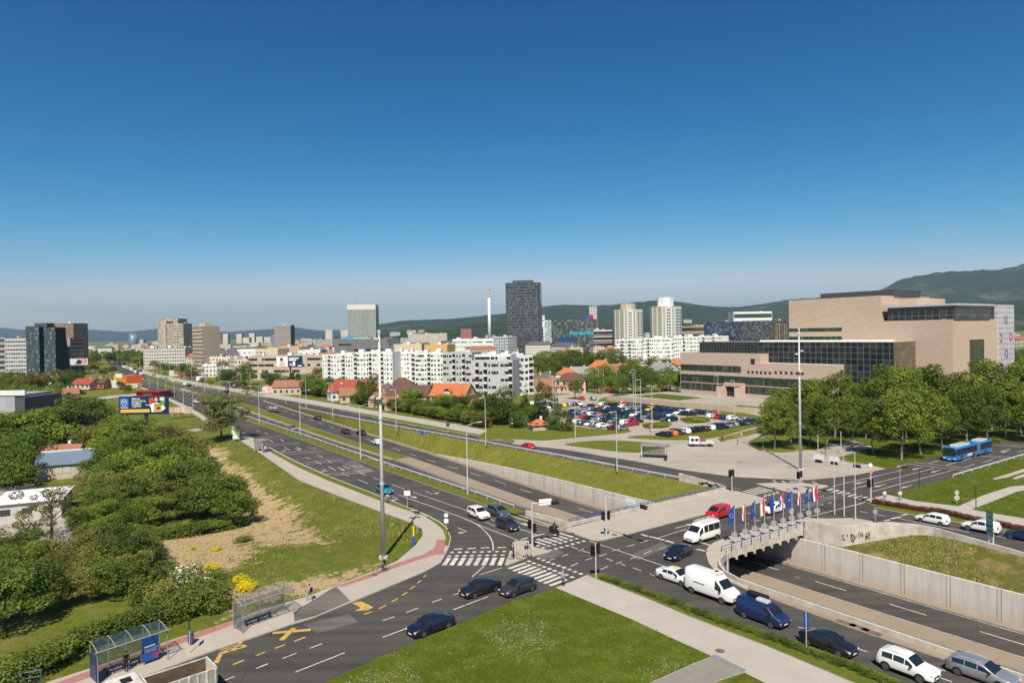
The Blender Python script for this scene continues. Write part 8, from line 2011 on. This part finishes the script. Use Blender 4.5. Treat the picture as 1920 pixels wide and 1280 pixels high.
# ================================================================== people and cycles
SKN=plain('skin',(.50,.30,.21),.6,var=0)
def person(p,ang,label,shirt,trousers,pose='stand',hair=(.04,.025,.015),sleeve=True,h=1.75,bag=None,zoff=0,shoes=(.03,.03,.03),hat=None):
    """one skinned figure; x is forward"""
    J={'pel':(0,0,.95,.135),'wst':(0,0,1.08,.13),'chs':(.01,0,1.3,.155),'nck':(.02,0,1.49,.055),'hd0':(.03,0,1.58,.085),'hd1':(.035,0,1.68,.095)}
    E_=[('pel','wst'),('wst','chs'),('chs','nck'),('nck','hd0'),('hd0','hd1')]
    step={'stand':.06,'walk':.26,'ride':0,'scoot':.12}[pose]
    for s,n in ((1,'l'),(-1,'r')):
        k=s*step
        if pose=='ride':
            hip=(.0,s*.1,.93,.10); kn=(.34,s*.12,.80 if s>0 else .62,.07); an=(.18,s*.12,.42 if s>0 else .22,.045); ft=(.32,s*.12,.38 if s>0 else .18,.04)
        else:
            hip=(.0,s*.1,.88,.10); kn=(k*.55+.03,s*.1,.48,.068); an=(k,s*.1,.09,.045); ft=(k+.14,s*.11,.05,.04)
        for nm,v in (('hip',hip),('kn',kn),('an',an),('ft',ft)): J[nm+n]=v
        E_+= [('pel','hip'+n),('hip'+n,'kn'+n),('kn'+n,'an'+n),('an'+n,'ft'+n)]
        sh=(.0,s*.20,1.42,.06)
        if pose in('ride','scoot'): el=(.24,s*.24,1.2,.042); wr=(.46,s*.22,1.08,.032)
        elif pose=='walk': el=(-k*.5,s*.25,1.15,.042); wr=(-k*.7+.12,s*.25,.93,.032)
        else: el=(-.02,s*.25,1.15,.042); wr=(.08,s*.24,.92,.032)
        pm=tuple(wr[i]+(wr[i]-el[i])*.28 for i in range(3))+(.034,)
        J['sh'+n]=sh;J['el'+n]=el;J['wr'+n]=wr;J['pm'+n]=pm
        E_+=[('chs','sh'+n),('sh'+n,'el'+n),('el'+n,'wr'+n),('wr'+n,'pm'+n)]
        d=Vector(wr[:3])-Vector(el[:3]); d.normalize()
        for f in range(5):
            off=(f-1.5)*.018 if f<4 else -.04; ln=(.07,.085,.08,.065,.05)[f]
            base=Vector(pm[:3]); a=base+d*.03+Vector((off,0,0)) if abs(d.z)>.5 else base+d*.03+Vector((0,off,0))
            b_=a+d*ln*.6+Vector((.0,-s*.012,-.01)); c_=b_+d*ln*.4+Vector((0,-s*.018,-.012))
            J['f%d%sa'%(f,n)]=(*a,.009);J['f%d%sb'%(f,n)]=(*b_,.008);J['f%d%sc'%(f,n)]=(*c_,.007)
            E_+=[('pm'+n,'f%d%sa'%(f,n)),('f%d%sa'%(f,n),'f%d%sb'%(f,n)),('f%d%sb'%(f,n),'f%d%sc'%(f,n))]
    if pose=='ride':
        for k in list(J):
            if k in('wst','chs','nck','hd0','hd1') or k[:2] in('sh',): 
                v=J[k]; J[k]=(v[0]+(v[2]-.95)*.35,v[1],v[2],v[3])
    names=list(J); me=bpy.data.meshes.new('body'); me.from_pydata([J[n][:3] for n in names],[(names.index(a),names.index(b_)) for a,b_ in E_],[])
    ob=bpy.data.objects.new('body',me); LINK(ob); md=ob.modifiers.new('s','SKIN'); md.use_smooth_shade=True
    for i,n in enumerate(names): me.skin_vertices[0].data[i].radius=(J[n][3],J[n][3]*(.72 if n in('pel','wst','chs') else 1)); me.skin_vertices[0].data[i].use_root=(n=='pel')
    sb=ob.modifiers.new('u','SUBSURF'); sb.levels=1; sb.render_levels=1
    dg=bpy.context.evaluated_depsgraph_get(); dg.update(); m2=bpy.data.meshes.new_from_object(ob.evaluated_get(dg)); bpy.data.objects.remove(ob)
    m2.name='body'; m2.materials.clear()
    for m_ in (SKN,plain('cloth_%.2f_%.2f_%.2f'%shirt,shirt,.85,var=.1,sc_=6),plain('cloth_%.2f_%.2f_%.2f'%trousers,trousers,.85,var=.1,sc_=6),plain('shoe_%.2f'%shoes[0],shoes,.6)): m2.materials.append(m_)
    lean=.35 if pose=='ride' else 0
    for f in m2.polygons:
        c=f.center; x=c.x-(c.z-.95)*lean if c.z>.95 else c.x
        if c.z>1.5: k=0
        elif c.z>.98 and abs(c.y)<.215 and (pose not in('ride','scoot') or c.x<.33): k=1
        elif abs(c.y)>=.175 and c.z>.8: k=1 if (sleeve and c.z>.97 and c.x<.4) or c.z>1.3 else 0
        elif pose in('ride','scoot') and c.x>.33 and c.z>.95: k=1 if sleeve and c.x<.42 else 0
        elif c.z<.08 and pose!='ride': k=3
        else: k=2
        f.material_index=k
    t=thing('person',label,'person',tuple(Vector(p)+Vector((0,0,zoff))),ang); s=h/1.78; put('body',m2,t,scale=s)
    hx_=(.035+.73*.35 if pose=='ride' else .035); hm_=plain('hair_%.2f'%hair[0],hair,.8,var=.05)
    b=MB(); rg=np.random.default_rng(3)
    for i in range(7):
        a=i/6*math.pi; 
    hr_=MB(); n=8
    for i in range(5):
        th=i/4*math.pi*.62
        for j in range(n): ph=j*2*math.pi/n; hr_.v.append(((hx_-.015+.105*math.sin(th)*math.cos(ph))*s,(.095*math.sin(th)*math.sin(ph))*s,(1.685+.115*math.cos(th))*s))
    for i in range(4):
        for j in range(n): hr_.f.append((i*n+j,i*n+(j+1)%n,(i+1)*n+(j+1)%n,(i+1)*n+j)); hr_.m.append(0)
    hr_.build('hair',hm_,t,smooth=True)
    fm=MB(); fm.box((hx_+.085)*s,(hx_+.115)*s,-.012,.012,1.63*s,1.665*s); fm.build('nose',SKN,t)
    for sy in (-1,1): MB().box((hx_+.082)*s,(hx_+.09)*s,sy*.032-.01,sy*.032+.01,1.672*s,1.684*s).build('eye',MT['blk'],t)
    MB().box((hx_+.078)*s,(hx_+.086)*s,-.02,.02,1.60*s,1.608*s).build('mouth',plain('lips',(.35,.12,.1),.6,var=0),t)
    if bag: 
        u=thing('backpack',bag,'backpack',tuple(Vector(t.location)+Matrix.Rotation(ang,3,'Z')@Vector((-.22*s+(.25 if pose=='ride' else 0),0,1.2*s))),ang); b=MB().box(-.12,.08,-.15,.15,-.24,.24).build('pack',MT['blk'],u); md=b.modifiers.new('b','BEVEL'); md.width=.05; md.segments=2
    return t
def bicycle(p,ang,label,col=(.03,.03,.03)):
    t=thing('bicycle',label,'bicycle',tuple(p),ang); fr=plain('frame_%.2f'%col[0],col,.4,.3,var=0)
    for x in (-.52,.52):
        b=MB(); n=20
        for k in range(n):
            a0,a1=k*2*math.pi/n,(k+1)*2*math.pi/n; b.cyl((x+.33*math.cos(a0),0,.34+.33*math.sin(a0)),(x+.33*math.cos(a1),0,.34+.33*math.sin(a1)),.02,.02,5,0,False)
        w_=b.build('wheel',MT['rubber'],t); b=MB()
        for k in range(8): a=k*math.pi/8; b.cyl((x-.31*math.cos(a),0,.34-.31*math.sin(a)),(x+.31*math.cos(a),0,.34+.31*math.sin(a)),.004,.004,3)
        b.build('spokes',MT['steel'],w_)
    MB().tube([(-.52,0,.34),(-.2,0,.82),(.36,0,.86),(-.08,0,.32),(-.52,0,.34)],.022,6).tube([(-.2,0,.9),(-.08,0,.32)],.02,6).tube([(.52,0,.34),(.34,0,.98)],.022,6).build('frame',fr,t)
    MB().tube([(.34,-.28,1.0),(.36,0,1.02),(.34,.28,1.0)],.018,6).build('handlebar',MT['dark'],t); MB().box(-.33,-.08,-.08,.08,.9,.96).build('saddle',MT['blk'],t)
    return t
person(G(237,1258,.13),-1.3,'person in black waiting under the nearest glass bus shelter',(.012,.012,.014),(.012,.012,.014))
person(G(581,1125,.14),2.6,'person in a pale shirt with a backpack walking beyond the second shelter',(.38,.40,.44),(.25,.27,.32),'walk',bag='black backpack on the walker beyond the second shelter',shoes=(.6,.6,.6))
person(G(1056,1099,.1),A1+2.7,'older man in a grey checked shirt waiting at the zebra crossing',(.25,.27,.33),(.02,.03,.07),'stand',hair=(.55,.52,.48))
person(G(1659,938,.12),-1.9,'left one of two pedestrians in white tops by the right footpath',(.75,.75,.75),(.10,.18,.26),'walk')
person(G(1688,938,.12),-1.9,'right one of two pedestrians in white tops, with fair hair',(.75,.75,.75),(.10,.20,.28),'walk',hair=(.35,.25,.15))
person(G(498,848,.13),A1,'distant walker in a white shirt beside the dark framed shelter',(.7,.7,.7),(.05,.06,.09),'walk')
person(G(1383,833,.03),0,'distant person crouching over a bike near the flatbed truck',(.1,.11,.13),(.1,.1,.12),'stand',h=1.5)
person(G(1390,822,.03),0,'distant person in a white top on the park path',(.75,.75,.75),(.3,.3,.3),'walk')
def rider(px,ang,lb,lb2,shirt,tr,bag=None,z=.13,col=(.03,.03,.03)):
    g=G(*px,z); bicycle(g,ang,lb2,col); person(g+Vector((-.2*math.cos(ang),-.2*math.sin(ang),.0)),ang,lb,shirt,tr,'ride',bag=bag)
rider((719,1071),WB,'cyclist in dark clothes riding below the tallest mast','bicycle of the rider in dark clothes below the tallest mast',(.03,.035,.045),(.03,.03,.035),'dark backpack of the cyclist below the tallest mast')
rider((727,943),S1,'cyclist in a white shirt on the walkway behind the teal car','bicycle of the white shirted rider behind the teal car',(.55,.58,.65),(.03,.04,.06))
rider((1354,826),2.2,'distant cyclist in black on the park path','bicycle of the distant rider on the park path',(.03,.03,.03),(.03,.03,.03))
bicycle(G(966,1048,.13),-.1,'bicycle held by the person on the triangular island',(.04,.04,.045)); person(G(964,1047,.13)+Vector((-.1,.3,0)),-.1,'person standing with a bicycle on the triangular island, wearing shorts',(.02,.02,.03),(.03,.03,.035),'stand',bag='grey backpack of the person holding a bicycle')
g=G(989,1044,.13)
t=thing('kick_scooter','black kick scooter on the triangular island','scooter',tuple(g),-.1); MB().box(-.45,.4,-.07,.07,.09,.13).build('deck',MT['blk'],t); MB().tube([(.42,0,.12),(.5,0,1.1)],.025,6).build('stem',MT['blk'],t); MB().tube([(.5,-.22,1.1),(.5,.22,1.1)],.02,6).build('handlebar',MT['blk'],t)
for x in (-.5,.48): MB().cyl((x,-.025,.1),(x,.025,.1),.1,.1,12).build('wheel',MT['rubber'],t)
person(g+Vector((0,0,.05)),-.1,'person in pale trousers standing on a kick scooter on the island',(.06,.025,.03),(.45,.5,.55),'scoot',bag='dark backpack of the person on the kick scooter')
g=G(1039,1000,.03)
t=thing('motorcycle','dark motorcycle at the stop line beside the parapet','motorcycle',tuple(g),A1)
for x in (-.72,.75):
    w_=MB().cyl((x,-.08,.32),(x,.08,.32),.32,.32,16).build('wheel',MT['rubber'],t); MB().cyl((x,-.09,.32),(x,.09,.32),.18,.18,10).build('rim',MT['dark'],w_)
b=MB(); b.v=[]; b.prism([(-.9,-.13),(.2,-.16),(.55,-.13),(.55,.13),(.2,.16),(-.9,.13)],.42,.85); b.build('body',PC['black'],t); MB().box(-.85,.05,-.14,.14,.86,.95).build('seat',MT['blk'],t); MB().box(.35,.8,-.2,.2,.7,1.25).build('fairing',PC['black'],t); MB().box(.8,.86,-.1,.1,.85,1.0).build('headlight',HL,t); MB().tube([(.45,-.38,1.12),(.5,0,1.15),(.45,.38,1.12)],.02,6).build('handlebar',MT['dark'],t)
person(g+Vector((.15*math.cos(A1)*-1,.15*math.sin(A1)*-1,.02)),A1,'motorcyclist in black with a dark helmet at the stop line',(.012,.012,.013),(.012,.012,.013),'ride',hair=(.01,.01,.01))
